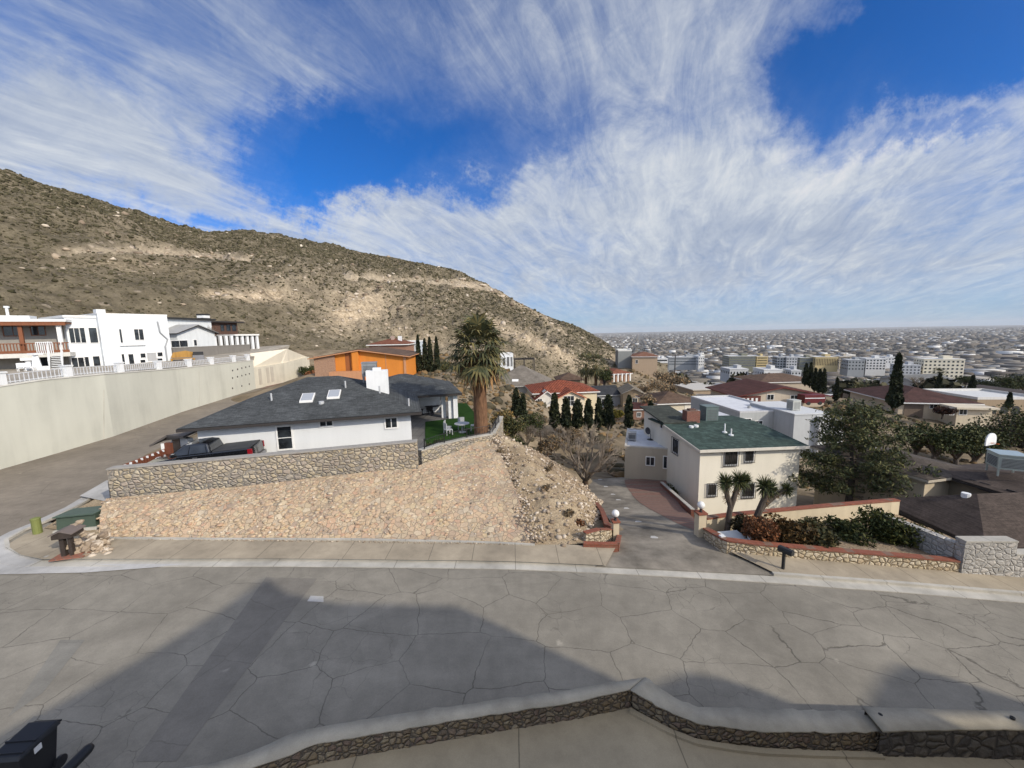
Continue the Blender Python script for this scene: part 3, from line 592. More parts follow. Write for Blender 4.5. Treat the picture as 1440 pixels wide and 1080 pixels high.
def m_hill():
    t = NT('desert_hill'); a = t.n('ShaderNodeAttribute', attribute_name='soil'); s = t.n('ShaderNodeSeparateColor'); t.l(a.outputs['Color'], s.inputs[0])
    n = t.noise(.02, 6, .6); f = t.noise(.35, 7, .68); g = t.noise(1.5, 6, .7); v = t.vor(.55, 'F1', t.warp(.8, .8)); vc = t.n('ShaderNodeSeparateColor'); t.l(t.vor(.55, 'F1', t.warp(.8, .8), 'Color'), vc.inputs[0])
    col = t.ramp(n, [(.32, (.12, .102, .068)), (.5, (.158, .132, .089)), (.68, (.215, .178, .124))])
    pk = t.math('MULTIPLY', s.outputs[0], t.ramp(f, [(.25, .45), (.5, 1.0)]))
    col = t.mix(pk, col, t.ramp(g, [(.3, (.36, .27, .17)), (.7, (.52, .43, .31))]))
    col = t.mix(t.math('MULTIPLY', s.outputs[1], .9), col, (.40, .33, .24))
    col = t.mix(.85, col, t.ramp(f, [(.28, .40), (.5, .95), (.72, 1.5)]), 'MULTIPLY'); col = t.mix(.6, col, t.ramp(g, [(.3, .5), (.7, 1.4)]), 'MULTIPLY')
    rk = t.math('MULTIPLY', t.ramp(v, [(.22, 1), (.4, 0)]), t.ramp(vc.outputs[0], [(.72, 0), (.8, 1)])); rk = t.math('MULTIPLY', rk, t.math('ADD', .35, t.math('ADD', s.outputs[1], s.outputs[0])), clamp=True)
    col = t.mix(rk, col, t.ramp(g, [(.3, (.36, .29, .22)), (.7, (.58, .49, .39))]))
    t.bump(t.math('ADD', f, t.math('MULTIPLY', rk, .6)), 1.0, .9); return t.fin(col, .96, .08)
hill = np_mesh('hill', V.reshape(-1, 3), Fq, m_hill(), smooth=True); hill['kind'] = 'structure'
ca = hill.data.color_attributes.new('soil', 'FLOAT_COLOR', 'POINT'); arr = np.zeros((len(hill.data.vertices), 4), np.float32); arr[:, :2] = MASK.reshape(-1, 2); arr[:, 3] = 1
ca.data.foreach_set('color', arr.ravel())
# ------------------------------------------------------------------ scattering helper: many small lumps joined in ONE stuff mesh
def ico():
    p = (1+5**.5)/2; v = np.array([(-1,p,0),(1,p,0),(-1,-p,0),(1,-p,0),(0,-1,p),(0,1,p),(0,-1,-p),(0,1,-p),(p,0,-1),(p,0,1),(-p,0,-1),(-p,0,1)], float)
    v /= np.linalg.norm(v[0]); f = np.array([(0,11,5),(0,5,1),(0,1,7),(0,7,10),(0,10,11),(1,5,9),(5,11,4),(11,10,2),(10,7,6),(7,1,8),(3,9,4),(3,4,2),(3,2,6),(3,6,8),(3,8,9),(4,9,5),(2,4,11),(6,2,10),(8,6,7),(9,8,1)]); return v, f
IV, IF = ico()
def lumps(P, R, squash=.75, jit=.35, per=1):
    P = np.repeat(np.asarray(P), per, 0); R = np.repeat(np.asarray(R), per, 0); n = len(P)
    if per > 1: P = P+RNG.normal(0, 1, (n, 3))*R[:, None]*np.array([.7, .7, .3]); R = R*RNG.uniform(.5, .85, n)
    Q = IV[None]*(1+RNG.uniform(-jit, jit, (n, 12, 1))); th = RNG.uniform(0, 6.28, n); c, s = np.cos(th)[:, None], np.sin(th)[:, None]
    Q = np.stack([Q[..., 0]*c-Q[..., 1]*s, Q[..., 0]*s+Q[..., 1]*c, Q[..., 2]*squash], -1)*R[:, None, None]*RNG.uniform(.8, 1.25, (n, 1, 3))+P[:, None]
    return Q.reshape(-1, 3), (IF[None]+np.arange(n)[:, None, None]*12).reshape(-1, 3)
def surf_sample(V, n, r0, r1, reject):
    pts = []
    J = RNG.integers(r0, r1-1, n*3); I = RNG.integers(0, V.shape[1]-1, n*3); a = RNG.random(n*3); b = RNG.random(n*3)
    p = V[J, I]*((1-a)*(1-b))[:, None]+V[J, I+1]*(a*(1-b))[:, None]+V[J+1, I]*((1-a)*b)[:, None]+V[J+1, I+1]*(a*b)[:, None]
    area = np.linalg.norm(np.cross(V[J, I+1]-V[J, I], V[J+1, I]-V[J, I]), axis=1); keep = RNG.random(n*3) < area/np.quantile(area, .9)
    keep &= RNG.random(n*3) > reject(J, I)
    return p[keep][:n]
def rej(J, I): return np.clip(MASK[J, I, 0]*.9+MASK[J, I, 1]*1.1, 0, 1)
P = surf_sample(V, 95000, 6, nrow-1, rej); R = RNG.gamma(2.2, .105, len(P)).clip(.08, .8)*np.clip(np.hypot(P[:, 0], P[:, 1])/190, .55, 1.2); P = P+np.array([0, 0, .2])*R[:, None]
t = NT('desert_scrub'); g = t.n('ShaderNodeNewGeometry'); n = t.noise(.03, 4, .6); a = t.math('ADD', t.math('MULTIPLY', g.outputs['Random Per Island'], .7), t.math('MULTIPLY', n, .4))
HILLSHRUB = t.fin(t.ramp(a, [(.2, (.05, .046, .026)), (.5, (.084, .075, .044)), (.75, (.12, .104, .064)), (.95, (.17, .145, .095))]), .95, .05)
vv, ff = lumps(P, R, .7, .4)
o = np_mesh('hill_shrubs', vv, ff, HILLSHRUB); tag(o, kind='stuff')
P = surf_sample(V, 9000, 6, nrow-1, lambda J, I: np.clip(.93-MASK[J, I, 0]*.7-MASK[J, I, 1]*.8, 0, 1)); R = RNG.gamma(1.2, .3, len(P)).clip(.12, 2.0)*np.clip(np.hypot(P[:, 0], P[:, 1])/200, .4, 1.1)
vv, ff = lumps(P, R, .6, .45)
def m_rock():
    t = NT('rock'); g = t.n('ShaderNodeNewGeometry'); n = t.noise(.8, 5, .65); return t.fin(t.mix(.5, t.ramp(g.outputs['Random Per Island'], [(.1, (.24, .185, .135)), (.6, (.40, .32, .235)), (.95, (.60, .52, .42))]), t.ramp(n, [(.3, .6), (.7, 1.3)]), 'MULTIPLY'), .95, .1)
M_ROCK = m_rock(); o = np_mesh('hill_rocks', vv, ff, M_ROCK); tag(o, kind='stuff')
# ------------------------------------------------------------------ house builder
class House:
    def __init__(s, name, label, p, rz, w, d, h, wall, cat='house', group=None, below=3.0):
        s.root = thing(name, label, cat, tuple(p), rz, group); s.p = Vector(p); s.rz = rz; s.w = w; s.d = d; s.h = h
        s.u = Vector((math.cos(rz), math.sin(rz), 0)); s.v = Vector((-math.sin(rz), math.cos(rz), 0))
        s.wallmat = wall; s.below = below
    def walls(s, gable=None, rh=0.0, x0=0, x1=None, y0=0, y1=None, h=None, name='wall', mat=None):
        x1 = s.w if x1 is None else x1; y1 = s.d if y1 is None else y1; h = s.h if h is None else h; mb = MB()
        mb.box(x0, y0, -s.below, x1, y1, h)
        if gable == 'x':   # ridge along x: triangles on the left and right ends
            mb.v = []; mb.f = []; mb.m = []; ym = (y0+y1)/2; mb.prism([(y0, -s.below), (y1, -s.below), (y1, h), (ym, h+rh), (y0, h)], x0, x1, 'x')
        if gable == 'y':
            mb.v = []; mb.f = []; mb.m = []; xm = (x0+x1)/2; mb.prism([(x0, -s.below), (x1, -s.below), (x1, h), (xm, h+rh), (x0, h)], y0, y1, 'y')
        return mb.build(name, mat or s.wallmat, s.root)
    def roof(s, kind, rh, oh, mat, x0=0, x1=None, y0=0, y1=None, z=None, t=.16, fascia=TRIM, name='roof', ohx=None):
        x1 = s.w if x1 is None else x1; y1 = s.d if y1 is None else y1; z = s.h if z is None else z; ohx = oh if ohx is None else ohx
        X0, X1, Y0, Y1 = x0-ohx, x1+ohx, y0-oh, y1+oh; m = MB(); fm = MB()
        if kind == 'flat':
            m.box(x0+.16, y0+.16, z-.25, x1-.16, y1-.16, z+.02)
            for b in ((x0-.03, y0-.03, x1+.03, y0+.17), (x0-.03, y1-.17, x1+.03, y1+.03), (x0-.03, y0+.17, x0+.17, y1-.17), (x1-.17, y0+.17, x1+.03, y1-.17)): fm.box(b[0], b[1], z+.003, b[2], b[3], z+max(.12, rh))
        elif kind == 'slab':
            m.box(X0+.05, Y0+.05, z+.01, X1-.05, Y1-.05, z+.22)
            for b in ((X0, Y0, X1, Y0+.05), (X0, Y1-.05, X1, Y1), (X0, Y0+.05, X0+.05, Y1-.05), (X1-.05, Y0+.05, X1, Y1-.05)): fm.box(b[0], b[1], z-.02, b[2], b[3], z+.25)
        else:
            rs = rh/(((y1-y0)/2) if kind != 'gabley' else ((x1-x0)/2)); ze = z-rs*oh; zr = z+rh+.05; ze += .05
            ym = (Y0+Y1)/2; xm = (X0+X1)/2
            if kind == 'hip':
                L, D = X1-X0, Y1-Y0
                if L >= D: r0, r1 = (X0+D/2, ym), (X1-D/2, ym)
                else: r0, r1 = (xm, Y0+L/2), (xm, Y1-L/2); zr = ze+rs*L/2
                if L >= D: zr = ze+rs*D/2
                a, b, c, d_ = (X0, Y0, ze), (X1, Y0, ze), (X1, Y1, ze), (X0, Y1, ze); p, q = (*r0, zr), (*r1, zr)
                lo = [(k[0], k[1], k[2]-.03) for k in (a, b, c, d_)]
                if L >= D: fs = [[a, b, q, p], [b, c, q], [c, d_, p, q], [d_, a, p]]
                else: fs = [[a, b, p], [b, c, q, p], [c, d_, q], [d_, a, p, q]]
                for f in fs: m.poly(f)
                m.poly(list(reversed(lo)))
            elif kind == 'gable':   # ridge along x
                m.prism([(Y0, ze), (ym, ze+rs*(ym-Y0)), (Y1, ze), (Y1, ze-.02), (ym, ze+rs*(ym-Y0)-.12), (Y0, ze-.02)][::-1], X0, X1, 'x')
                for X in (X0, X1): fm.prism([(Y0, ze-.16), (Y0, ze-.025), (ym, ze+rs*(ym-Y0)-.125), (Y1, ze-.025), (Y1, ze-.16), (ym, ze+rs*(ym-Y0)-.28)], X-.02 if X == X0 else X-.03, X+.03 if X == X0 else X+.02, 'x')
            elif kind == 'gabley':
                m.prism([(X0, ze), (xm, ze+rs*(xm-X0)), (X1, ze), (X1, ze-.02), (xm, ze+rs*(xm-X0)-.12), (X0, ze-.02)], Y0, Y1, 'y')
                for Y in (Y0, Y1): fm.prism([(X0, ze-.16), (X0, ze-.025), (xm, ze+rs*(xm-X0)-.125), (X1, ze-.025), (X1, ze-.16), (xm, ze+rs*(xm-X0)-.28)], Y-.02 if Y == Y0 else Y-.03, Y+.03 if Y == Y0 else Y+.02, 'y')
            if kind == 'hip':
                for b in ((X0, Y0, X1, Y0+.04), (X0, Y1-.04, X1, Y1), (X0, Y0+.04, X0+.04, Y1-.04), (X1-.04, Y0+.04, X1, Y1-.04)): fm.box(b[0], b[1], ze-t-.05, b[2], b[3], ze-.035)
            elif kind == 'gable':
                for y in (Y0, Y1-.04): fm.box(X0+.04, y, ze-t, X1-.04, y+.04, ze-.03)
            elif kind == 'gabley':
                for x in (X0, X1-.04): fm.box(x, Y0+.04, ze-t, x+.04, Y1-.04, ze-.03)
            s.ze = ze; s.rs = rs; s.Y0 = Y0
        r = m.build(name, mat, s.root); fm.build('fascia', fascia, r) if fm.v else None
        return r
    def frame(s, face, off=0.0):
        if face == 'f': return s.p+s.v*off, -s.v, s.u
        if face == 'l': return s.p+s.u*off, -s.u, s.v
        return s.p+s.u*(s.w+off), s.u, s.v
    def uv(s, face, px, py, off=0.0):
        p0, n, u = s.frame(face, off); q = PP(px, py, p0, n)-p0; return q.dot(u), q.z
    def put(s, face, mb_boxes, name, mat, parent=None, off=0.0):
        """boxes given as (u0, z0, u1, z1, depth0, depth1), depth measured outwards from the face"""
        mb = MB()
        for (u0, z0, u1, z1, a, b) in mb_boxes:
            if face == 'f': mb.box(u0, off-b, z0, u1, off-a, z1)
            elif face == 'l': mb.box(off-b, u0, z0, off-a, u1, z1)
            else: mb.box(s.w+off+a, u0, z0, s.w+off+b, u1, z1)
        return mb.build(name, mat, parent or s.root)
    def win_uv(s, face, u0, z0, u1, z1, frame=TRIM, pane=GLASS, bars=0, mull=1, off=0.0, fw=.07, name='window', barmat=IRON, rail=0):
        bx = [(u0-fw, z0-fw, u0, z1+fw, 0, .06), (u1, z0-fw, u1+fw, z1+fw, 0, .06), (u0, z0-fw, u1, z0, 0, .08), (u0, z1, u1, z1+fw, 0, .06)]
        for k in range(mull): x = lerp(u0, u1, (k+1)/(mull+1)); bx.append((x-.025, z0, x+.025, z1, .021, .05))
        for k in range(rail): x = lerp(z0, z1, (k+1)/(rail+1)); bx.append((u0, x-.02, u1, x+.02, .021, .052))
        f = s.put(face, bx, name, frame, off=off); s.put(face, [(u0, z0, u1, z1, 0.004, .02)], 'pane', pane, f, off)
        if bars:
            bb = [(lerp(u0-.1, u1+.1, i/(bars-1))-.014, z0-.1, lerp(u0-.1, u1+.1, i/(bars-1))+.014, z1+.1, .11, .14) for i in range(bars)]
            bb += [(u0-.13, z, u1+.13, z+.03, .105, .145) for z in (z0-.13, z1+.1)]; s.put(face, bb, 'security_bars', barmat, f, off)
        return f
    def win(s, face, x0, y0, x1, y1, off=0.0, **kw):
        ux, z1 = s.uv(face, x0, (y0+y0)/2, off); uy, z1b = s.uv(face, x1, y0, off); _, z0 = s.uv(face, (x0+x1)/2, y1, off); _, zt = s.uv(face, (x0+x1)/2, y0, off)
        return s.win_uv(face, min(ux, uy), z0, max(ux, uy), zt, off=off, **kw)
    def W(s, x, y, z=0.0): return s.p+s.u*x+s.v*y+Vector((0, 0, z))
def dirz(a, b): return math.atan2(b.y-a.y, b.x-a.x)
# ------------------------------------------------------------------ the long cream retaining wall on the left, its posts and railing
M_BIGWALL = paint((.53, .525, .45), .9, .2, .28, .4, .15, 0, 14.0)
big = thing('retaining_wall', 'long tall cream stucco retaining wall climbing along the side road', 'wall', tuple(Vector((WB[2].x, WB[2].y, WB[2].z))))
bo = Vector(big.location); wtop = {}
mb = MB(); mc = MB(); wt_xy = []
for i in range(7):
    x, y = WT_px[i]; b = WB[i]; wt_xy.append(Vector((b.x, b.y, PY(x, y, b.y).z)))
WT = wt_xy
for i in range(6):
    a, b = WB[i], WB[i+1]; ta, tb = WT[i].z, WT[i+1].z; d = (Vector((b.x-a.x, b.y-a.y, 0))).normalized(); n = Vector((-d.y, d.x, 0))*.4
    q = [a, b, b+n, a+n]
    mb.hexa([(q[0].x-bo.x, q[0].y-bo.y, a.z-1-bo.z), (q[1].x-bo.x, q[1].y-bo.y, b.z-1-bo.z), (q[2].x-bo.x, q[2].y-bo.y, b.z-1-bo.z), (q[3].x-bo.x, q[3].y-bo.y, a.z-1-bo.z),
             (q[0].x-bo.x, q[0].y-bo.y, ta-bo.z), (q[1].x-bo.x, q[1].y-bo.y, tb-bo.z), (q[2].x-bo.x, q[2].y-bo.y, tb-bo.z), (q[3].x-bo.x, q[3].y-bo.y, ta-bo.z)])
mb.build('wall', M_BIGWALL, big)
m2 = MB()
for i in range(6):
    a, b = WT[i], WT[i+1]; d = (b-a); d.z = 0; d.normalize(); n = Vector((-d.y, d.x, 0)); q = [a-n*.06, b-n*.06, b+n*.46, a+n*.46]
    m2.hexa([(k.x-bo.x, k.y-bo.y, z+.004-bo.z) for k, z in zip(q, (a.z, b.z, b.z, a.z))]+[(k.x-bo.x, k.y-bo.y, z+.1-bo.z) for k, z in zip(q, (a.z, b.z, b.z, a.z))])
m2.build('coping', paint((.62, .60, .54), .85, .15, .6), big)
def wall_pt(px, py):   # hit on the wall's road face
    for i in range(6):
        a, b = WB[i], WB[i+1]; d = (b-a); d.z = 0; n = Vector((d.y, -d.x, 0)).normalized(); p = PP(px, py, a, n); t = (Vector((p.x-a.x, p.y-a.y, 0))).dot(d)/d.dot(d)
        if -.02 <= t <= 1.02: return p, n
    return p, n
for gx_ in (327, 334, 340, 345.5, 350.5):
    for gy_ in (521, 531.5, 546):
        if gy_ == 546 and gx_ in (334, 345.5): continue
        p, n = wall_pt(gx_, gy_-.25*(gx_-327)); q = p-bo; mb = MB(); mb.tube([q+n*.001, q+n*.03], [.14, .12], 8); mb.build('weep_hole', DARKTRIM, big)
for (px, y0, y1) in ((146, 548, 618), (280, 522, 572)):
    p, n = wall_pt(px, y0); q, _ = wall_pt(px, y1); d = Vector((-n.y, n.x, 0)); mb = MB()
    e = [p-bo-d*.06, p-bo+d*.06]; f = [q-bo-d*.06, q-bo+d*.06]
    mb.hexa([f[0]+n*.001, f[1]+n*.001, f[1]+n*.012, f[0]+n*.012, e[0]+n*.001, e[1]+n*.001, e[1]+n*.012, e[0]+n*.012]); mb.build('expansion_joint', paint((.50, .48, .41), .9, .2), big)
# railing on the wall: one fence thing, each pillar a part
rail = thing('railing', 'low white metal railing with square white pillars on the cream retaining wall', 'railing', tuple(bo))
rt = resample([p for p in WT], 400)
def top_at(px):
    return min(rt, key=lambda p: abs(proj(p.x, p.y, p.z)[0]-px))
pil = [-60, 4, 99, 172, 226, 268, 299, 330, 350]; prv = None
for k, px in enumerate(pil):
    p = top_at(px)-bo; p.x -= .2; mb = MB(); mb.box(p.x-.24, p.y-.24, p.z+.105, p.x+.24, p.y+.24, p.z+.95); mb.box(p.x-.3, p.y-.3, p.z+.953, p.x+.3, p.y+.3, p.z+1.06); mb.build('pillar', WHITE, rail)
    if prv is not None:
        mb = MB(); L = (p-prv).length; n = max(3, int(L/.28)); a, b = prv, p
        for z in (.25, .8): mb.tube([a+Vector((0, 0, z)), b+Vector((0, 0, z))], .035, 5)
        for i in range(1, n): q = a.lerp(b, i/n); mb.box(q.x-.02, q.y-.02, q.z+.16, q.x+.02, q.y+.02, q.z+.8)
        mb.build('rail_panel', paint((.6, .61, .62), .5), rail)
    prv = p
# second, lower part of the wall behind the first, with a sunlit sloping face above
sw = thing('retaining_wall', 'cream block wall with darker stained strips at the far end of the side road', 'wall', (0, 0, 0))
a, b = WB[6], WB[8]; P = [(Vector((a.x, a.y, 0))), Vector((WB[7].x, WB[7].y, 0)), Vector((b.x, b.y, 0))]
zt = [PY(352, 517.5, a.y).z, PY(395, 511, WB[7].y).z, PY(429, 502, b.y).z]; mb = MB()
for i in range(2):
    d = (P[i+1]-P[i]).normalized(); n = Vector((-d.y, d.x, 0))*.35; q = [P[i], P[i+1], P[i+1]+n, P[i]+n]
    mb.hexa([(k.x, k.y, z) for k, z in zip(q, (.5, .5, .5, .5))]+[(k.x, k.y, z) for k, z in zip(q, (zt[i], zt[i+1], zt[i+1], zt[i]))])
mb.build('wall', paint((.56, .52, .42), .9, .2, .5), sw)
mb = MB()
for px in (366, 377, 383):
    p = PP(px, 530, P[0], (P[1]-P[0]).cross(Vector((0, 0, 1)))); d = (P[1]-P[0]).normalized(); n = Vector((d.y, -d.x, 0)); q = [p-d*.35, p+d*.35]
    z1 = lerp(zt[0], zt[1], (px-352)/43)-.3; z0 = z1-2.6
    mb.hexa([(*(q[0]+n*.002).xy, z0), (*(q[1]+n*.002).xy, z0), (*(q[1]+n*.02).xy, z0), (*(q[0]+n*.02).xy, z0), (*(q[0]+n*.002).xy, z1), (*(q[1]+n*.002).xy, z1), (*(q[1]+n*.02).xy, z1), (*(q[0]+n*.02).xy, z1)])
mb.build('stained_strip', paint((.44, .40, .33), .9, .25, 1.), sw)
sw2 = thing('retaining_wall', 'bright cream sloping bank wall above the stained block wall', 'wall', (0, 0, 0)); mb = MB()
lo = [Vector((p.x, p.y, z)) for p, z in zip(P, zt)]; off = Vector((-4.5, 1.5, 0))
hi = [PY(352, 497, lo[0].y+1.5), PY(404, 490.5, lo[1].y+1.5), PY(426, 500.5, lo[2].y+.8)]
for i in range(2):
    mb.hexa([(lo[i].x-.36, lo[i].y, lo[i].z-1), (lo[i+1].x-.36, lo[i+1].y, lo[i+1].z-1), (hi[i+1].x-.4, hi[i+1].y+.5, lo[i+1].z-1), (hi[i].x-.4, hi[i].y+.5, lo[i].z-1),
             (lo[i].x-.36, lo[i].y, lo[i].z-.02), (lo[i+1].x-.36, lo[i+1].y, lo[i+1].z-.02), (hi[i+1].x, hi[i+1].y, hi[i+1].z), (hi[i].x, hi[i].y, hi[i].z)])
mb.build('bank_face', paint((.68, .62, .50), .9, .1, .5), sw2)
# ------------------------------------------------------------------ white two-storey house above the wall
FL = 7.0
a = PY(96, 470, 44.5); b = PY(238, 470, 52.5); rz = dirz(a, b); L = (Vector((b.x, b.y))-Vector((a.x, a.y))).length
wh = House('white_house', 'tall white stucco house with flat parapet and dark windows above the retaining wall', (a.x, a.y, FL), rz, L, 9.5, PY(96, 444, 44.5).z-FL, paint((.70, .73, .75), .8, .07), below=1)
uL = wh.uv('f', 141, 470)[0]
wh.walls(x1=uL-.02, y0=.5, h=wh.h-.15); wh.walls(x0=uL, h=wh.h+.25, name='tower_wall')
wh.roof('flat', .15, 0, GREYST, x0=uL, z=wh.h+.25, fascia=TRIM); wh.roof('slab', .1, .12, GREYST, x1=uL-.15, y0=.5, z=wh.h-.15, name='roof')
for r in ((96, 461.5, 110, 482, 1), (111.5, 461, 118, 482, 0), (124, 461, 135, 482, 0), (100, 503, 117, 522, 1), (118.5, 502, 124, 522, 0), (130, 501, 139.5, 521, 0)): wh.win('f', *r[:4], mull=r[4], off=.5)
for r in ((167, 463, 170, 482, 0), (188, 463, 200.5, 478, 1), (170.5, 498, 174, 512, 0), (180, 498, 187, 513, 0), (197, 497, 204, 503, 0), (221, 495.5, 228, 501, 0)): wh.win('f', *r[:4], mull=r[4])
wh.win('f', 206, 496, 219, 508, mull=0, pane=paint((.36, .36, .36), .6)); wh.win('f', 197, 506, 204, 510, mull=0); wh.win('f', 221, 504, 228, 508, mull=0)
u0, z0 = wh.uv('f', 168, 485); u1, _ = wh.uv('f', 204, 485); wh.put('f', [(u0, z0-.12, u1, z0, 0, .25)], 'ledge', WHITE)
u, z = wh.uv('f', 148, 443); mb = MB(); mb.box(u-.4, 1.2, wh.h+.28, u+.4, 2.2, wh.h+.9); mb.build('chimney', WHITE, wh.root)
ug, zg = wh.uv('f', 221, 452); u2, z2 = wh.uv('f', 232, 487); mb = MB(); mb.tube([(ug, -.08, zg), (ug+.1, -.1, zg-1.4), (ug+.8, -.1, z2+.9), (u2, -.1, z2), (u2, -.1, .2)], .09, 8); mb.build('gutter_pipe', paint((.3, .31, .32), .5), wh.root)
# ------------------------------------------------------------------ balcony house at the far left
a = PY(-95, 470, 38.5); b = PY(94, 470, 43.6); rz = dirz(a, b); L = (b-a).xy.length
bh = House('balcony_house', 'two-storey house with brown timber balcony and white columns at far left', (a.x, a.y, FL), rz, L, 9, PY(0, 452, 41).z-FL, paint((.30, .28, .25), .85, .15), below=1)
M_WOOD = paint((.20, .075, .035), .7, .3, 2.5, .3); zf = bh.uv('f', 40, 497)[1]
bh.walls(y0=2.4, h=bh.h)
rf = bh.roof('slab', .1, .1, paint((.55, .55, .53), .8), z=bh.h, fascia=TRIM); 
mb = MB(); mb.box(0, 0, zf-.45, bh.w, 2.4, zf); mb.build('balcony_floor', paint((.60, .58, .53)), bh.root)
mb = MB(); mb.box(0, -.02, bh.h-.42, bh.w, .16, bh.h-.02)
for k in range(26): x = .3+k*bh.w/26; mb.box(x, .2, bh.h-.25, x+.1, 2.4, bh.h-.08)
mb.build('eave_beam', M_WOOD, bh.root)
mb = MB(); mb.box(0, .02, zf+.02, bh.w, .1, zf+.3); mb.box(0, .0, zf+1.0, bh.w, .12, zf+1.1)
n = 40
for k in range(n): x = k*bh.w/n; mb.box(x, .04, zf+.3, x+.08, .08, zf+1.0)
mb.build('balustrade', M_WOOD, bh.root)
u0 = bh.uv('f', 50, 480)[0]; u1 = bh.uv('f', 73, 480)[0]
mb = MB()
for k in range(9): x = lerp(u0, u1, k/8); mb.box(x-.03, -.12, zf-.1, x+.03, -.06, zf+1.15)
mb.box(u0, -.13, zf+1.1, u1, -.05, zf+1.18); mb.build('white_gate', WHITE, bh.root)
for px, w_ in ((-40, .3), (27, .3), (82, .34)):
    u = bh.uv('f', px, 470)[0]; mb = MB(); mb.box(u-w_*.5, .3, zf, u+w_*.5, .3+w_, bh.h-.3); mb.build('upper_post', M_WOOD if px != 82 else TRIM, bh.root)
for px in (-60, 41):
    u = bh.uv('f', px, 520)[0]; mb = MB(); mb.cyl(u, .45, 0, zf-.75, .36, 16, .32); mb.box(u-.5, -.05, zf-.75, u+.5, .95, zf-.46); mb.build('column', WHITE, bh.root, smooth=False)
for r in ((4, 459, 30, 472), (43, 459, 62, 471)): bh.win('f', *r, off=2.4, mull=1, frame=M_WOOD)
bh.win('f', 45, 500, 66, 522, off=2.4, mull=1)
mb = MB(); u0, _ = bh.uv('f', 74, 500); u1, _ = bh.uv('f', 92, 500)
for k in range(10): z = k*zf/10; mb.box(u0+.1, -1.4+k*.06, z, u1-.1, -.9+k*.06, z+.06)
for u in (u0, u1):
    mb.tube([(u, -1.5, 0), (u, -.7, zf+.2)], .05, 6); mb.tube([(u, -1.5, 1.0), (u, -.7, zf+1.2)], .04, 6)
    for k in range(6): mb.tube([(u, -1.5+.14*k, k*zf/6), (u, -1.5+.14*k, k*zf/6+1.05)], .03, 5)
mb.build('outdoor_stair', WHITE, bh.root)
mb = MB(); u = bh.uv('f', 4, 440)[0]; mb.box(u-2.5, 2, bh.h+.25, u+1.2, 4, bh.h+.7); mb.cyl(u-.6, 3, bh.h+.7, bh.h+1.6, .12, 8); mb.cyl(u-.6, 3, bh.h+1.55, bh.h+1.75, .22, 8); mb.build('roof_vent', WHITE, bh.root)
u = bh.uv('f', 62, 520)[0]; ft = thing('garden_fountain', 'white tapered garden pedestal on the terrace below the balcony', 'ornament', tuple(bh.W(u, -1.6)))
mb = MB(); mb.prism([(-.55, -.55), (.55, -.55), (.55, .55), (-.55, .55)], 0, .5, 'z'); mb.tube([(0, 0, .5), (0, 0, 1.7)], [.45, .24], 4); mb.build('pedestal', WHITE, ft); mb = MB(); mb.box(-.38, -.38, 1.7, .38, .38, 1.9); mb.build('bowl', WHITE, ft)
def chair(loc, rz, label, mat, group):
    c = thing('patio_chair', label, 'chair', loc, rz, group); mb = MB(); mb.box(-.26, -.26, .4, .26, .26, .45); mb.build('seat', mat, c); mb = MB(); mb.box(-.26, .22, .5, .26, .26, .95)
    mb.build('backrest', mat, c)
    for x in (-.24, .24):
        for y in (-.24, .24): m_ = MB(); m_.box(x-.025, y-.025, 0, x+.025, y+.025, .4 if y < 0 else .95); m_.build('leg', mat, c)
    return c
for px, lb in ((47, 'white patio chair leaning back beside the fluted column'), (56, 'white patio chair beside the tapered pedestal')):
    u = bh.uv('f', px, 525)[0]; chair(tuple(bh.W(u, -2.6)), rz+.5, lb, WHITE, 'white chairs on the left terrace')
# ------------------------------------------------------------------ low white house with dark trim, yard wall and small things behind the white house
BLK = paint((.03, .03, .03), .6)
a = PY(219, 480, 58); b = PY(300, 480, 68); rz = dirz(a, b)
lw = House('low_house', 'low white house with black roof edges and a grey gabled porch', (a.x, a.y, FL+.4), rz, (b-a).xy.length, 9, PY(250, 449, 62).z-FL-.4, paint((.66, .68, .68)), below=1.5)
lw.walls(); lw.roof('slab', .1, .5, GREYST, fascia=BLK)
u0 = lw.uv('f', 222, 480)[0]; u1 = lw.uv('f', 292, 480)[0]; zg = lw.uv('f', 250, 468)[1]
lw.walls('y', 1.2, u0, u1-2, -3.2, -.02, zg, 'porch_wall'); lw.roof('gabley', 1.2, .45, GREYST, u0, u1-2, -3.2, -.4, zg, fascia=BLK, name='porch_roof')
lw.win('f', 240, 479, 263, 488, off=-3.2, mull=1); lw.win('f', 272, 478, 276, 486, off=-3.2, mull=0)
mb = MB(); u = lw.uv('f', 299, 450)[0]; mb.box(u-.7, 1, 0, u+.6, 2.2, lw.h+.9); mb.build('chimney', WHITE, lw.root); mb = MB(); mb.box(u-.78, .95, lw.h+.25, u+.68, 2.28, lw.h+.45); mb.box(u-.75, .95, lw.h+.903, u+.65, 2.25, lw.h+1.15); mb.build('chimney_band', BLK, lw.root)
a = PY(283, 480, 72); b = PY(336, 480, 80); rz = dirz(a, b)
bf = House('timber_house', 'dark brown flat-roofed timber house below the hill', (a.x, a.y, FL+1.6), rz, (b-a).xy.length, 7, PY(300, 453, 74).z-FL-1.6, paint((.10, .055, .04), .8, .3), below=2)
bf.walls(); bf.roof('slab', .1, .9, paint((.13, .11, .10)), fascia=DARKTRIM)
for r in ((310, 457, 314, 465), (318, 457, 323, 465), (326, 457, 331, 465)): bf.win('f', *r, mull=0, frame=DARKTRIM)
a = PY(303, 480, 68); b = PY(335, 480, 72); rz = dirz(a, b); WP = []
cp = House('sunroom', 'white glazed sunroom with square white posts and a pale flat roof', (a.x, a.y, FL+.7), rz, (b-a).xy.length+4.0, 4, PY(335, 472, 72).z-FL-.7, DARKTRIM, below=2)
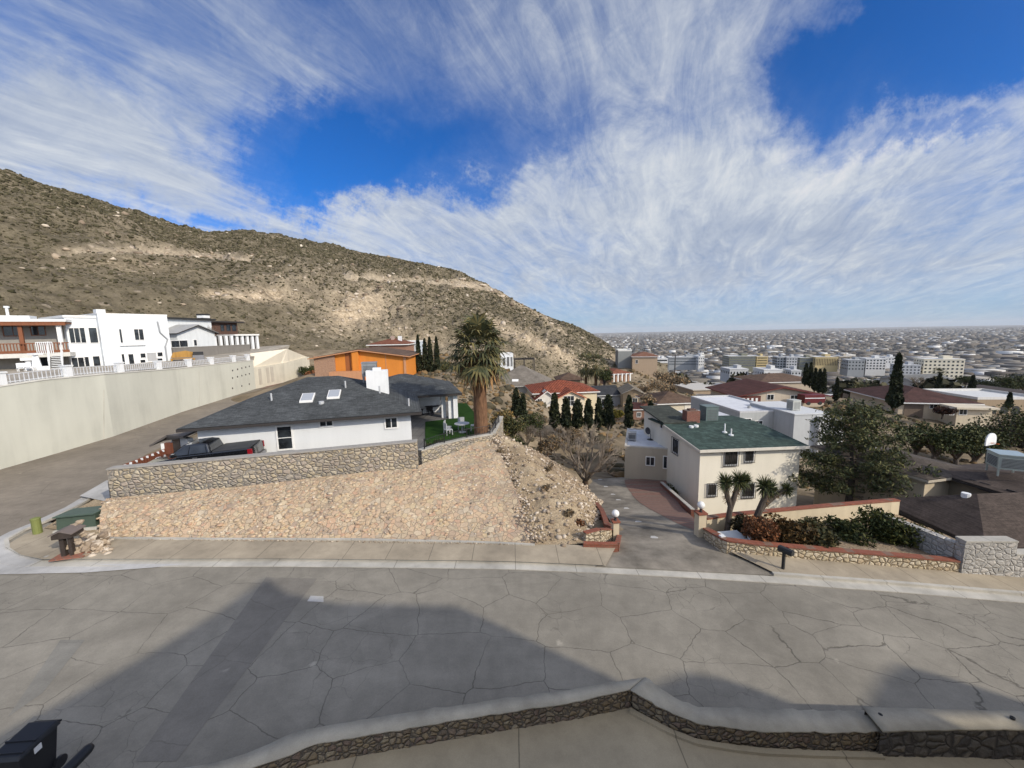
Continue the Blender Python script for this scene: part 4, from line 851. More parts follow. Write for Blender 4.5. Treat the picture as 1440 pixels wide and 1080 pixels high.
cp.walls(y0=.4); cp.roof('slab', .1, .25, paint((.6, .59, .56)), fascia=TRIM, x0=cp.w*.45)
for k in range(9): mb = MB(); x = k*cp.w/8; mb.box(x-.22, 0, 0, x+.22, .38, cp.h); mb.build('post', WHITE, cp.root)
gw = thing('garden_wall', 'grey garden wall behind the white pillars', 'wall', (0, 0, 0)); mb = MB()
a = PY(243, 500, 54); b = PY(352, 500, 70); mb.obox(a, b, .3, FL-.5, PY(300, 487, 62).z); mb.build('wall', paint((.20, .185, .165), .9, .15), gw)
mb = MB(); mb.obox(a, b, .38, PY(300, 487, 62).z+.003, PY(300, 487, 62).z+.08); mb.build('coping', paint((.26, .24, .21)), gw)
p = PY(257, 500, 52.5); tb = thing('yellow_bench', 'yellowish timber garden bench in front of the grey garden wall', 'bench', (p.x, p.y, FL), .6); YW = paint((.36, .20, .05), .7, .3)
mb = MB(); mb.box(-1.3, -.35, .4, 1.3, .35, .5); mb.build('seat', YW, tb); mb = MB(); mb.prism([(-1.3, .6), (1.3, .6), (1.2, 1.25), (.3, 1.5), (-1.0, 1.3)], .36, .44, 'y'); mb.build('backrest', YW, tb)
for x in (-1.15, 1.15): mb = MB(); mb.box(x-.08, -.33, 0, x+.08, .34, .4); mb.build('leg', YW, tb)
p = PY(279, 500, 53.5); tb = thing('grill', 'dark barbecue grill standing beside the yellowish bench', 'grill', (p.x, p.y, FL), .6); mb = MB(); mb.box(-.6, -.3, .1, .6, .3, .85); mb.build('cabinet', paint((.2, .2, .21), .4), tb)
mb = MB(); mb.prism([(-.3, .853), (.3, .853), (.3, 1.1), (0, 1.3), (-.3, 1.1)], -.55, .55, 'x'); mb.build('lid', BLK, tb)
for x in (-.45, .45): mb = MB(); mb.cyl(x, -.25, 0, .1, .06, 8); mb.build('foot', BLK, tb)
# ------------------------------------------------------------------ main dark-roofed house
ZE = 4.6; ZF = 2.0; A_ = PZ(247, 605, ZE); B_ = PZ(593, 580, ZE); rz = dirz(A_, B_); Lm = (B_-A_).xy.length; oh = .75
u_ = Vector((math.cos(rz), math.sin(rz), 0)); v_ = Vector((-math.sin(rz), math.cos(rz), 0)); Dm = 12.2
M_SHING = shingle((.072, .077, .079), .45); p0 = A_+u_*oh+v_*oh; p0.z = ZF
mh = House('ranch_house', 'white ranch house under a dark grey shingle hip roof behind the stone parapet', p0, rz, Lm-2*oh, Dm-2*oh, ZE-ZF+.28, paint((.66, .67, .665), .85, .06, .8), below=1)
mh.walls(h=mh.h-.33)
r_ = mh.roof('hip', 1.95, oh, M_SHING, fascia=DARKTRIM); k = mh.rs
def on_slope(px, py): return PP(px, py, mh.W(0, -oh, mh.ze), Vector((-v_.x*k, -v_.y*k, 1)))
for r in ((389.5, 600, 409, 631, 0, 1), (450, 592.5, 467, 598.5, 1, 0), (542, 588, 557.5, 601, 1, 0)): mh.win('f', *r[:4], mull=r[4], rail=r[5], fw=.1)
SKY_G = paint((.36, .38, .41), .25, .05, 1, 0, .5)
for (x0, y0, x1, y1) in ((426, 557, 439, 564), (463, 552, 477, 559)):
    q = on_slope((x0+x1)/2, (y0+y1)/2)-mh.p; uu, vv2 = q.dot(u_), q.dot(v_); mb = MB(); hw, hd = .42, .55
    pts = [(uu-hw, vv2-hd), (uu+hw, vv2-hd), (uu+hw, vv2+hd), (uu-hw, vv2+hd)]; zz_ = lambda y, e: mh.ze+k*(y+oh)+e
    sk = MB(); sk.hexa([(x, y, zz_(y, -.05)) for x, y in pts]+[(x, y, zz_(y, .12)) for x, y in pts]); o = sk.build('skylight', TRIM, mh.root)
    g_ = MB(); pp = [(uu+(x-uu)*.84, vv2+(y-vv2)*.84) for x, y in pts]; g_.hexa([(x, y, zz_(y, .123)) for x, y in pp]+[(x, y, zz_(y, .15)) for x, y in pp]); g_.build('pane', SKY_G, o)
for px, py in ((382, 563), (486, 545), (534, 552), (575, 570), (452, 567)):
    q = on_slope(px, py)-mh.p; mb = MB(); hgt = .5 if px != 452 else .14; mb.cyl(q.dot(u_), q.dot(v_), q.z-.1, q.z+hgt, .06 if hgt > .2 else .18, 8); mb.build('vent_pipe', paint((.45, .46, .47), .5), mh.root)
# chimney on the right hip
q = PY(531, 535, 30.2)-mh.p; cu, cv = q.dot(u_), q.dot(v_); ztop = PY(531, 520.5, 30.2).z-mh.p.z
mb = MB(); mb.box(cu-.8, cv-.45, 2.9, cu+.8, cv+.45, ztop); mb.build('chimney', WHITE, mh.root); mb = MB(); mb.box(cu-.3, cv-.3, ztop+.003, cu+.3, cv+.3, ztop+.2); mb.build('chimney_cap', WHITE, mh.root)
# rear wing over the patio
E1 = PZ(650, 553.5, ZE)-mh.p; eu, ev = E1.dot(u_), E1.dot(v_); wx0 = 8.0; oh2 = .6
Z2 = ZE-ZF+.2
mh.roof('hip', 1.35, oh2, M_SHING, wx0, eu-oh2, ev+oh2, ev+9.0, Z2, fascia=DARKTRIM, name='wing_roof')
mh.walls(x0=wx0+.2, x1=eu-1.6, y0=ev+4.2, y1=ev+8.6, h=Z2-.1, name='wing_wall')
for px, py, off in ((623, 560, 1.6), (633, 566, 1.0), (640, 566, .75)):
    q = PP(px, py, mh.W(0, ev+off), v_)-mh.p; x = q.dot(u_); mb = MB(); mb.box(x-.2, ev+off-.2, -.4, x+.2, ev+off+.2, Z2-.22); mb.build('patio_post', WHITE, mh.root)
mh.win_uv('f', eu-7.5, .9, eu-4.8, 2.3, off=ev+4.2, mull=2)
mb = MB(); mb.box(eu-7.2, ev+4.0, .9, eu-5.6, ev+4.18, 1.9); o = mb.build('wall_artwork', BLK, mh.root); mb = MB(); mb.box(eu-6.9, ev+3.96, 1.1, eu-5.9, ev+3.995, 1.7); mb.build('art_panel', paint((.5, .5, .5), .6, .6, 4), o)
# small low front annex and entry at the left
an = thing('entry_wall', 'white and grey entry wall with a dark timber door left of the pickup', 'wall', (0, 0, 0)); p1 = PZ(228, 640, 2.6); p2 = PZ(268, 622, 2.9)
a = PY(227, 630, 25.2); b = PY(246, 630, 25.6); c = PY(268, 620, 24.3)
mb = MB(); mb.obox(a, b, .3, 1.0, PY(236, 622.5, 25.4).z); mb.build('white_panel', WHITE, an)
mb = MB(); mb.obox(Vector((b.x+.03, b.y-.02)), c, .3, 1.0, PY(255, 613, 25.0).z); mb.build('grey_panel', paint((.42, .43, .43)), an)
mb = MB(); mb.slab([(a.x-.3, a.y-.5, PY(236, 621.5, 25.4).z), (b.x, b.y-.5, PY(255, 612, 25.).z), (c.x, c.y-.5, PY(268, 609, 24.6).z), (c.x, c.y+.6, PY(268, 609, 24.6).z+.1), (a.x-.3, a.y+.6, PY(236, 621.5, 25.4).z+.1)], .12); mb.build('canopy', paint((.09, .08, .075)), an)
mb = MB(); d0 = b.lerp(c, .1); d1 = b.lerp(c, .55); mb.obox(d0, d1, .36, 1.9, PY(252, 616, 25.).z); mb.build('door', paint((.055, .03, .02), .6), an)
# brown slatted gate with white caps
gt = thing('driveway_gate', 'rust-brown slatted metal gate with white caps beside the pickup', 'gate', (0, 0, 0)); g0 = PZ(164, 657, 2.6); g1 = PZ(236, 629, 3.3); RUST = paint((.16, .055, .03), .7, .25, 3)
mb = MB()
for i in range(22):
    q = g0.lerp(g1, i/21); mb.box(q.x-.1, q.y-.02, q.z-1.2, q.x+.1, q.y+.02, q.z-.06)
mb.obox(g0, g1, .07, g0.z-.06, g0.z, dz=g1.z-g0.z); mb.build('slat_panel', RUST, gt)
mb = MB(); mb.box(g1.x-.12, g1.y-.1, g1.z-1.3, g1.x+.28, g1.y+.06, g1.z+.3); mb.build('gate_post', RUST, gt)
for i in range(9): q = g0.lerp(g1, (i+.6)/9.4); mb = MB(); mb.box(q.x-.07, q.y-.09, q.z-.16, q.x+.07, q.y-.045, q.z-.03); mb.build('cap', WHITE, gt)
# stone parapet (tall part) and the lower yard wall with railing
pw = thing('stone_wall', 'grey mortared fieldstone parapet wall in front of the white ranch house', 'wall', (0, 0, 0))
W0 = PZ(150, 661, 3.15); W1 = PZ(586, 622, 3.74); W0b = SL_top[0]; mb = MB(); n = 16; f0 = Vector((W0.x, W0.y)); f1 = Vector((W1.x, W1.y))
zt_ = [PP(lerp(150, 586, i/n), lerp(661, 622, i/n), W0, Vector((-(f1-f0).y, (f1-f0).x, 0))).z for i in range(n+1)]
for i in range(n):
    a = f0.lerp(f1, i/n); b = f0.lerp(f1, (i+1)/n); mb.obox(a, b, .4, .4, zt_[i], .2, 0); mb.v[-1]; 
    for kx in (5, 6): mb.v[-8+kx] = (mb.v[-8+kx][0], mb.v[-8+kx][1], zt_[i+1])
mb.build('wall', M_SWALL, pw)
mb = MB()
for i in range(n):
    a = f0.lerp(f1, i/n); b = f0.lerp(f1, (i+1)/n); mb.obox(a, b, .5, zt_[i]+.003, zt_[i]+.08, .2, 0)
    for kx in (1, 2): mb.v[-8+kx] = (mb.v[-8+kx][0], mb.v[-8+kx][1], zt_[i+1]+.003)
    for kx in (5, 6): mb.v[-8+kx] = (mb.v[-8+kx][0], mb.v[-8+kx][1], zt_[i+1]+.08)
mb.build('coping', paint((.33, .31, .28), .9, .2, 2), pw)
mb = MB(); q = f0; mb.obox(f0+Vector((-.05, .42)), f0+(Vector((-.8, 3.0))), .4, .3, 1.75, -.2); mb.build('return_wall', M_SWALL, pw)
yw = thing('stone_wall', 'low stone yard wall curving round the lawn under the palm', 'wall', (0, 0, 0)); yp = [PZ(590, 634, 2.75), PZ(620, 625, 2.72), PZ(655, 617, 2.7), PZ(692, 611, 2.68)]
mb = MB(); mc = MB()
for a, b in zip(yp, yp[1:]):
    mb.obox(a, b, .35, 1.2, a.z, 0, 0); mc.obox(a, b, .42, a.z+.003, a.z+.07)
e = yp[-1]; mb.obox(e, e+Vector((.5, 6.0, 0)), .35, 0.6, e.z-.01); mc.obox(e+Vector((.02, .2, 0)), e+Vector((.5, 6.0, 0)), .42, e.z, e.z+.066)
mb.build('wall', M_SWALL, yw); mc.build('coping', M_CURB, yw)
yr = thing('railing', 'low black iron railing on the yard wall beside the palm', 'railing', (0, 0, 0))
ypp = resample([yp[0]+Vector((.3, .1, 0)), yp[1], yp[2], yp[3], yp[3]+Vector((.4, 3.5, 0))], 46)
for i in range(0, 46, 9):
    q = ypp[i]; mb = MB(); mb.box(q.x-.03, q.y-.03, q.z+.07, q.x+.03, q.y+.03, q.z+.75); mb.build('post', IRON, yr)
mb = MB()
for z in (.2, .68): mb.tube([q+Vector((0, 0, z)) for q in ypp], .018, 5)
for q in ypp: mb.box(q.x-.01, q.y-.01, q.z+.15, q.x+.01, q.y+.01, q.z+.7)
mb.build('bars', IRON, yr)
# lawn, patio paving
mb = MB()
lawn = [PZ(x, y, 2.25) for x, y in [(598, 620), (640, 612), (672, 610), (676, 590), (656, 567), (640, 567), (640, 588), (598, 593)]]
mb.slab([(p.x, p.y, 2.25) for p in lawn], .3); tag(mb.build('lawn', paint((.022, .055, .012), .95, .45, .9, .8, .05, 0, 30)), kind='structure')
mb = MB(); pat = [PZ(x, y, 2.2) for x, y in [(560, 640), (598, 632), (600, 592), (642, 590), (640, 560), (560, 560), (520, 600)]]
mb.slab([(p.x, p.y, 2.2) for p in pat], .3); tag(mb.build('patio_paving', m_conc('patio_stone', (.16, .155, .15), .6)), kind='structure')
mb = MB(); pad = [mh.W(-4, -1.4), mh.W(mh.w, -1.4), mh.W(mh.w, 18), mh.W(-4, 18)]; mb.slab([(p.x, p.y, 2.02) for p in pad], 1.2); tag(mb.build('house_yard', M_APRON), kind='structure')
# patio table sets
def table(loc, label, mat, r=.55, group=None):
    t = thing('patio_table', label, 'table', loc, 0, group); mb = MB(); mb.cyl(0, 0, .68, .73, r, 18); mb.build('table_top', mat, t); mb = MB(); mb.cyl(0, 0, .02, .68, .05, 8); mb.cyl(0, 0, 0, .03, .3, 12); mb.build('pedestal', mat, t)
q = PZ(608, 580, 2.25); table((q.x, q.y, 2.21), 'dark patio table under the covered patio', BLK, .7); MG = paint((.42, .43, .44), .4)
for dx, dy, r, lb in ((-1.1, -.2, 1.5, 'dark patio chair left of the covered dining table'), (1.1, 0, -1.5, 'dark patio chair right of the covered dining table'), (0, -1.1, 3.1, 'dark patio chair in front of the covered dining table')): chair((q.x+dx, q.y+dy, 2.21), r, lb, BLK, 'dark chairs under the patio roof')
q = PZ(650, 607, 2.3); table((q.x, q.y, 2.26), 'grey metal garden table on the lawn left of the palm', MG, .6)
for dx, dy, r, lb in ((-1.15, .1, 1.5, 'grey metal garden chair at the left end of the lawn table'), (.9, .5, -1.5, 'grey metal garden chair between lawn table and palm trunk'), (-.2, 1.0, .1, 'grey metal garden chair behind the lawn table'), (-1.0, -.7, 2.2, 'grey metal garden chair by the railing corner')): chair((q.x+dx, q.y+dy, 2.26), r, lb, MG, 'grey garden chairs on the lawn')
# evaporative cooler standing on the roof
q = PY(520, 522, 31.2); ac = thing('rooftop_cooler', 'square dark grey rooftop cooler behind the white chimney', 'cooler', (q.x, q.y, PY(520, 530.5, 31.2).z), rz); MAC = paint((.22, .23, .24), .5, .2, 3)
def cooler(ac, s, h, mat):
    mb = MB(); mb.box(-s, -s, .12, s, s, h); mb.build('cabinet', mat, ac); lv = MB()
    for kk in range(7): z = .25+kk*(h-.4)/7; lv.box(-s*.8, -s-.02, z, s*.8, -s-.002, z+.05); lv.box(s+.002, -s*.8, z, s+.02, s*.8, z+.05); lv.box(-s-.02, -s*.8, z, -s-.002, s*.8, z+.05)
    lv.build('louver', sc_mat(mat), ac); mb = MB(); mb.box(-s-.04, -s-.04, h+.003, s+.04, s+.04, h+.07); mb.build('lid', mat, ac)
    for x in (-s*.9, s*.9):
        for y in (-s*.9, s*.9): mb = MB(); mb.box(x-.04, y-.04, -.35, x+.04, y+.04, .12); mb.build('leg', mat, ac)
def sc_mat(m): return paint((.12, .125, .13), .6)
cooler(ac, .55, 1.15, MAC)
# ------------------------------------------------------------------ black pickup
def pickup(nose, tail, z_n, z_t, label):
    d = nose-tail; L = 5.85; tr = thing('pickup_truck', label, 'pickup', (0, 0, 0)); ang = math.atan2(d.y, d.x); pit = math.atan2(z_n-z_t, d.xy.length)
    c = (nose+tail)*.5; tr.location = (c.x, c.y, (z_n+z_t)/2); tr.rotation_euler = (0, -pit, ang)
    BP = NT('car_paint'); PA = BP.fin((.008, .009, .011), .12, .6); BP.b.inputs['Coat Weight'].default_value = .6
    TY = paint((.018, .018, .018), .9); h = L/2; mb = MB(); hw = .98
    prof = [(-h+.05, .5), (-h, .75), (-h+.02, 1.32), (h-2.0, 1.32), (h-1.9, 1.22), (h-.35, 1.08), (h-.08, .95), (h, .7), (h-.05, .42), (-h+.1, .42)]
    mb.prism([(x, z) for x, z in prof], -hw, hw, 'y'); mb.build('body', PA, tr, bevel=.06)
    cabp = [(-.75, 1.30), (-.62, 1.82), (-.25, 1.9), (.55, 1.88), (1.35, 1.30)]; mb = MB(); n = len(cabp); w0, w1 = .93, .76
    vs = []
    for s_ in (-1, 1): vs += [(x, s_*(w0 if z < 1.5 else w1), z) for x, z in cabp]
    mb._add(vs, [tuple(range(n)), tuple(range(2*n-1, n-1, -1))]+[(i, n+i, n+(i+1) % n, (i+1) % n) for i in range(n)]); mb.build('cab', PA, tr, bevel=.05)
    GL = glass((.015, .018, .022), .05)
    for s_ in (-1, 1):
        for (xa, xb, xc, xd, nm) in ((-.58, .28, .2, -.5, 'rear_side_window'), (.34, 1.12, .5, .26, 'front_side_window')):
            mb = MB(); y0, y1 = s_*(w0-.02), s_*(w1+.012); zz0, zz1 = 1.36, 1.80; f = (1.36-1.3)/.58
            p = [(xa, s_*.925, 1.36), (xb, s_*.925, 1.36), (xc, s_*.775, 1.8), (xd, s_*.775, 1.8)]; mb.slab([(x, y+s_*.02, z) for x, y, z in p], .0) if False else mb.poly([(x, y+s_*.012, z) for x, y, z in p]); o = mb.build(nm, GL, tr)
            sm = o.modifiers.new('t', 'SOLIDIFY'); sm.thickness = .02
    mb = MB(); mb.poly([(.60, -.68, 1.86), (.60, .68, 1.86), (1.33, .84, 1.34), (1.33, -.84, 1.34)]); o = mb.build('windscreen', GL, tr); o.modifiers.new('t', 'SOLIDIFY').thickness = .02
    mb = MB(); mb.poly([(-.66, -.62, 1.78), (-.66, .62, 1.78), (-.77, .78, 1.36), (-.77, -.78, 1.36)]); o = mb.build('rear_window', GL, tr); o.modifiers.new('t', 'SOLIDIFY').thickness = .02
    mb = MB(); mb.box(-h+.12, -.85, 1.325, -.85, .85, 1.385); mb.build('bed_cover', paint((.05, .052, .055), .6), tr)
    for s_ in (-1, 1):
        mb = MB(); mb.box(-h-.02, s_*.99-.1 if s_ > 0 else -1.0, .9, -h+.22, 1.0 if s_ > 0 else -.89, 1.28); mb.build('taillight', paint((.25, .008, .015), .2, .05, 1, 0, .6), tr)
        mb = MB(); mb.box(h-.3, s_*.85-.14, .82, h-.03, s_*.85+.14, .98); mb.build('headlight', paint((.7, .7, .72), .2, .05), tr)
        mb = MB(); mb.box(.95, s_*1.02-.08, 1.3, 1.1, s_*1.02+.08, 1.5); mb.build('mirror', PA, tr)
        mb = MB(); mb.box(-.1, s_*.985-.012, 1.1, .12, s_*.985+.012, 1.14); mb.box(-1.0+1.75, s_*.985-.012, 1.1, .95, s_*.985+.012, 1.14); mb.build('door_handle', paint((.5, .5, .5), .3, .05, 1, 0, .5, .8), tr)
        for x in (-1.75, 1.85):
            wmb = MB(); wmb.tube([(x, s_*.74, .38), (x, s_*.99, .38)], .40, 22); w_ = wmb.build('wheel', TY, tr); rb = MB(); rb.tube([(x, s_*.985, .38), (x, s_*1.0, .38)], .26, 14); rb.build('rim', metal((.35, .35, .36)), w_)
    mb = MB(); mb.box(-h-.1, -.95, .5, -h+.02, .95, .72); mb.build('rear_bumper', metal((.3, .3, .31)), tr)
    mb = MB(); mb.box(h-.06, -.7, .55, h+.03, .7, .92); mb.build('grille', paint((.1, .1, .1), .4), tr)
    return tr
tl = PZ(356, 633, 3.25); ns = PZ(206, 657, 2.75)
tl.z = 0; ns.z = 0; dd = (ns-tl).normalized(); tl = tl+Vector((0, .55, 0)); ns2 = tl+dd*5.85
pickup(ns2, tl, 1.93, 2.18, 'black crew-cab pickup with covered bed parked behind the stone parapet')
# ------------------------------------------------------------------ corner: mailbox, utility box, posts
q = PS(102, 779, lambda X, Y: sz(X)+.14); ml = thing('brick_mailbox', 'dark wooden mailbox shelter on a rubble stone pillar at the street corner', 'mailbox', tuple(q), .25); WD = paint((.045, .034, .028), .8, .3, 4)
mb = MB()
for i in range(22): mb.ball((random.uniform(.15, 1.0), random.uniform(-.2, .7), random.uniform(.05, .62)*(1-.3*0)), random.uniform(.14, .24), 7, 5, (1, 1, .8), .25)
for i in range(14): mb.ball((random.uniform(-.15, .25), random.uniform(-.1, .5), .1+.09*i), random.uniform(.12, .18), 7, 5, (1, 1, .75), .25)
mb.build('stone_pillar', M_ROCK, ml)
mb = MB(); mb.box(-.22, -.25, .05, -.06, -.08, .92); mb.box(.08, -.25, .05, .2, -.08, .92); mb.build('post', WD, ml)
mb = MB(); mb.prism([(-.34, .92), (.34, .92), (.34, 1.1), (0, 1.24), (-.34, 1.1)], -.42, .3, 'y'); mb.build('mail_box', WD, ml); mb = MB(); mb.slab([(-.42, -.46, 1.13), (.0, -.46, 1.29), (0, .34, 1.29), (-.42, .34, 1.13)], .04); mb.slab([(.003, -.46, 1.29), (.42, -.46, 1.13), (.42, .34, 1.13), (.003, .34, 1.29)], .04); mb.build('lid', paint((.16, .13, .115)), ml)
mb = MB(); mb.box(-.5, -.5, 0, .7, .2, .05); mb.build('brick_footing', brick((.28, .12, .08), (.22, .1, .07), (.2, .15, .12)), ml)
q = PS(118, 738, lambda X, Y: sz(X)+.25); ub = thing('utility_box', 'low green metal utility cabinet with sloped lid at the street corner', 'utility box', tuple(q), .22); GM = paint((.06, .085, .062), .55, .12, 2)
mb = MB(); mb.prism([(-.5, .06), (.55, .06), (.62, .62), (-.42, .70)], -.75, .85, 'x'); mb.build('cabinet', GM, ub); mb = MB(); mb.prism([(-.56, .703), (.66, .623), (.66, .68), (-.56, .76)], -.8, .9, 'x'); mb.build('lid', paint((.07, .105, .08), .5), ub); mb = MB(); mb.box(-.85, -.6, -.1, .95, .68, .057); mb.build('concrete_pad', M_CURB, ub)
def bollard(px, py, h, r, mat, label, name='marker_post'):
    q = PS(px, py, lambda X, Y: sz(X)+.2); t = thing(name, label, 'post', tuple(q)); mb = MB(); mb.cyl(0, 0, -.1, h, r, 12); mb.build('post', mat, t); mb = MB(); mb.tube([(0, 0, h+.002), (0, 0, h+.05), (0, 0, h+.09)], [r*1.12, r*1.08, r*.5], 12); mb.build('cap', mat, t)
bollard(53, 748, .66, .17, paint((.17, .19, .06), .6), 'olive green round utility marker post near the side road')
bollard(130, 741, .7, .1, paint((.52, .58, .55), .6), 'slim pale grey marker post beside the green cabinet')
# loose rubble by the corner and on the slopes
P = []; R = []
for i in range(150): q = PS(random.uniform(112, 160), random.uniform(738, 782), lambda X, Y: sz(X)+.14); P.append(tuple(q)); R.append(random.uniform(.05, .16))
def in_tri(a, b, c): s, t = random.random(), random.random(); s, t = (s, t) if s+t < 1 else (1-s, 1-t); return a+(b-a)*s+(c-a)*t
DP = [o for o in bpy.data.objects if o.name.startswith('dirt_slope')]
for o in DP:
    vs = [v.co for v in o.data.vertices]
    for i in range(900): v = random.choice(vs); P.append((v.x+random.uniform(-.1, .1), v.y+random.uniform(-.1, .1), v.z+.02)); R.append(random.choice((.03, .04, .05, .06, .09, .13)))
vs = [v.co for v in bpy.data.objects['stone_slope'].data.vertices]
for i in range(260): v = random.choice(vs); P.append((v.x, v.y, v.z+.01)); R.append(random.uniform(.03, .08))
for i in range(420): q = SL_top[-1].lerp(SL_bot[-1], random.random()); P.append((q.x+random.gauss(.1, .3), q.y-.05, q.z+.18)); R.append(random.uniform(.03, .1))
for i in range(420): q = SL_bot[0].lerp(SL_bot[-1], random.random()); P.append((q.x, q.y-random.uniform(0, .12), sz(q.x)+.19)); R.append(random.uniform(.015, .04))
sv = np.array([tuple(v.co) for v in bpy.data.objects['stone_slope'].data.vertices]); pick = RNG.integers(190*3, len(sv)-190*2, 2000); SP = sv[pick]+RNG.normal(0, .03, (2000, 3))*np.array([1, 1, 0]); SR = RNG.uniform(.05, .16, 2000); SP[:, 2] -= SR*.22; SP[:, 1] += SR*.1
vv, ff = lumps(SP, SR, .42, .3); t = NT('embedded_stone'); g = t.n('ShaderNodeNewGeometry'); n = t.noise(9, 5, .65); MST = t.fin(t.mix(.55, t.ramp(g.outputs['Random Per Island'], [((i+.5)/10, c) for i, c in enumerate(STONES)]), t.ramp(n, [(.3, .65), (.7, 1.3)]), 'MULTIPLY'), .95, .1)
tag(np_mesh('slope_stones', vv, ff, MST), kind='stuff')
vv, ff = lumps(P, R, .7, .4); tag(np_mesh('rubble', vv, ff, M_ROCK), kind='stuff')
# ------------------------------------------------------------------ plants
def leaf_quads(C, size, stretch=1.0, up=0.0, jit=.35):
    """one bent leaf clump (a quad) per centre; returns verts, quads"""
    C = np.asarray(C, float); n = len(C); d = RNG.normal(0, 1, (n, 3)); d[:, 2] += up; d /= np.linalg.norm(d, axis=1)[:, None]
    e = RNG.normal(0, 1, (n, 3)); e -= (e*d).sum(1)[:, None]*d; e /= np.linalg.norm(e, axis=1)[:, None]
    s = np.asarray(size)*RNG.uniform(1-jit, 1+jit, n); L = (d.T*s*stretch).T; Wd = (e.T*s*.5).T
    Q = np.stack([C-L*.5-Wd*.3, C-L*.1+Wd, C+L*.5+Wd*.2, C+L*.1-Wd], 1); return Q.reshape(-1, 3), np.arange(n*4).reshape(n, 4)
G_PINE = foliage((.062, .078, .036), .45, .0); G_CYP = foliage((.020, .030, .015), .5, .15); G_BUSH = foliage((.028, .042, .014), .5, .3); G_DRY = foliage((.13, .108, .07), .45, .0)
G_RED = foliage((.125, .062, .03), .55, .1); G_PALM = foliage((.07, .08, .04), .55, .3); G_OLIVE = foliage((.06, .07, .03), .5, .3); G_YUC = foliage((.05, .07, .03), .45, .3); G_DEAD = foliage((.16, .115, .06), .4, .1)
B_GREY = bark((.11, .09, .075)); B_BROWN = bark((.09, .06, .04)); B_PALM = bark((.17, .095, .055)); B_TWIG = bark((.17, .14, .11)); B_PALE = bark((.2, .16, .12))
def cypress(loc, h, r, label, group, n=None, mat=G_CYP, trunk=True, name='cypress_tree', taper=1.0):
    t = thing(name, label, 'tree', tuple(loc), random.uniform(0, 6), group); n = n or int(420+h*90)
    z = RNG.beta(1.15, 1.25, n)*h; f = z/h; prof = r*np.minimum(1, (f/.12)**.6)*np.power(np.clip(1-f, 0, 1), .62*taper)*(1+.12*np.sin(z*2.1+loc[0])); th = RNG.uniform(0, 6.28, n); q = prof*np.sqrt(RNG.uniform(.45, 1.08, n))
    C = np.stack([q*np.cos(th), q*np.sin(th), z+.12], 1); v, f4 = leaf_quads(C*np.stack([1+.16*np.sin(z*3.3+th*2), 1+.16*np.sin(z*2.7+th*3), np.ones(n)], 1), r*.46+.05, 1.8, 1.3)
    m = MB(); m.v = [tuple(a) for a in v]; m.f = [tuple(a) for a in f4]; m.m = [0]*len(f4)
    pr = [(0, 0, .15+h*i/7*.96) for i in range(8)]; rr = [max(.02, .62*r*min(1, ((i/7+.02)/.12)**.6)*max(0.02, 1-i/7)**(.62*taper)) for i in range(8)]; m.tube(pr, rr, 7)
    m.build('crown', mat, t)
    if trunk: m = MB(); m.cyl(0, 0, -.4, .5, max(.05, r*.22), 7); m.build('trunk', B_BROWN, t)
    return t
def bush(loc, rx, ry, rz_, label, mat, n=900, leaf=.12, group=None, name='shrub', cat='shrub', twigs=14, clumps=9, stretch=1.4):
    t = thing(name, label, cat, tuple(loc), random.uniform(0, 6), group); C = []
    for k in range(clumps):
        a = random.uniform(0, 6.28); q = random.uniform(0, .68); c = np.array([q*rx*math.cos(a), q*ry*math.sin(a), rz_*random.uniform(.3, .75)]); s = random.uniform(.3, .5)
        m = n//clumps; d = RNG.normal(0, 1, (m, 3)); d /= np.linalg.norm(d, axis=1)[:, None]; d *= RNG.uniform(.55, 1.1, (m, 1)); C.append(c+d*np.array([rx*s, ry*s, rz_*s*.9]))
    C = np.concatenate(C); C[:, 2] = np.maximum(C[:, 2], .04); v, f = leaf_quads(C, leaf, stretch); np_mesh('foliage', v, f, mat, t)
    m = MB()
    for k in range(twigs):
        a = random.uniform(0, 6.28); q = random.uniform(.3, .9); m.tube([(0, 0, -.15), (q*rx*.4*math.cos(a), q*ry*.4*math.sin(a), rz_*.45), (q*rx*math.cos(a), q*ry*math.sin(a), rz_*random.uniform(.5, 1.0))], [.03, .02, .008], 4)
    m.build('stems', B_TWIG, t); return t
def grow(m, p, d, L, r, depth, tips, spread=.55, gravity=0.0, kids=(2, 3), shrink=.72, n=5, wander=.18):
    pts = [p]; rad = [r]; q = p.copy(); dd = d.copy()
    for i in range(3):
        dd = (dd+Vector((random.uniform(-1, 1), random.uniform(-1, 1), random.uniform(-1, 1)))*wander+Vector((0, 0, gravity))).normalized(); q = q+dd*(L/3); pts.append(q); rad.append(r*(1-.28*(i+1)/3))
    m.tube(pts, rad, max(3, n), cap=False)
    if depth <= 0: tips.append((q, dd)); return
    if depth <= 2: tips.append((pts[2], dd))
    for k in range(random.randint(*kids)):
        a = dd.orthogonal().normalized(); a.rotate(Matrix.Rotation(random.uniform(0, 6.28), 3, dd)); nd = (dd+a*spread*random.uniform(.6, 1.3)).normalized()
        grow(m, q, nd, L*shrink*random.uniform(.8, 1.15), r*.66, depth-1, tips, spread, gravity, kids, shrink, max(3, n-1), wander)
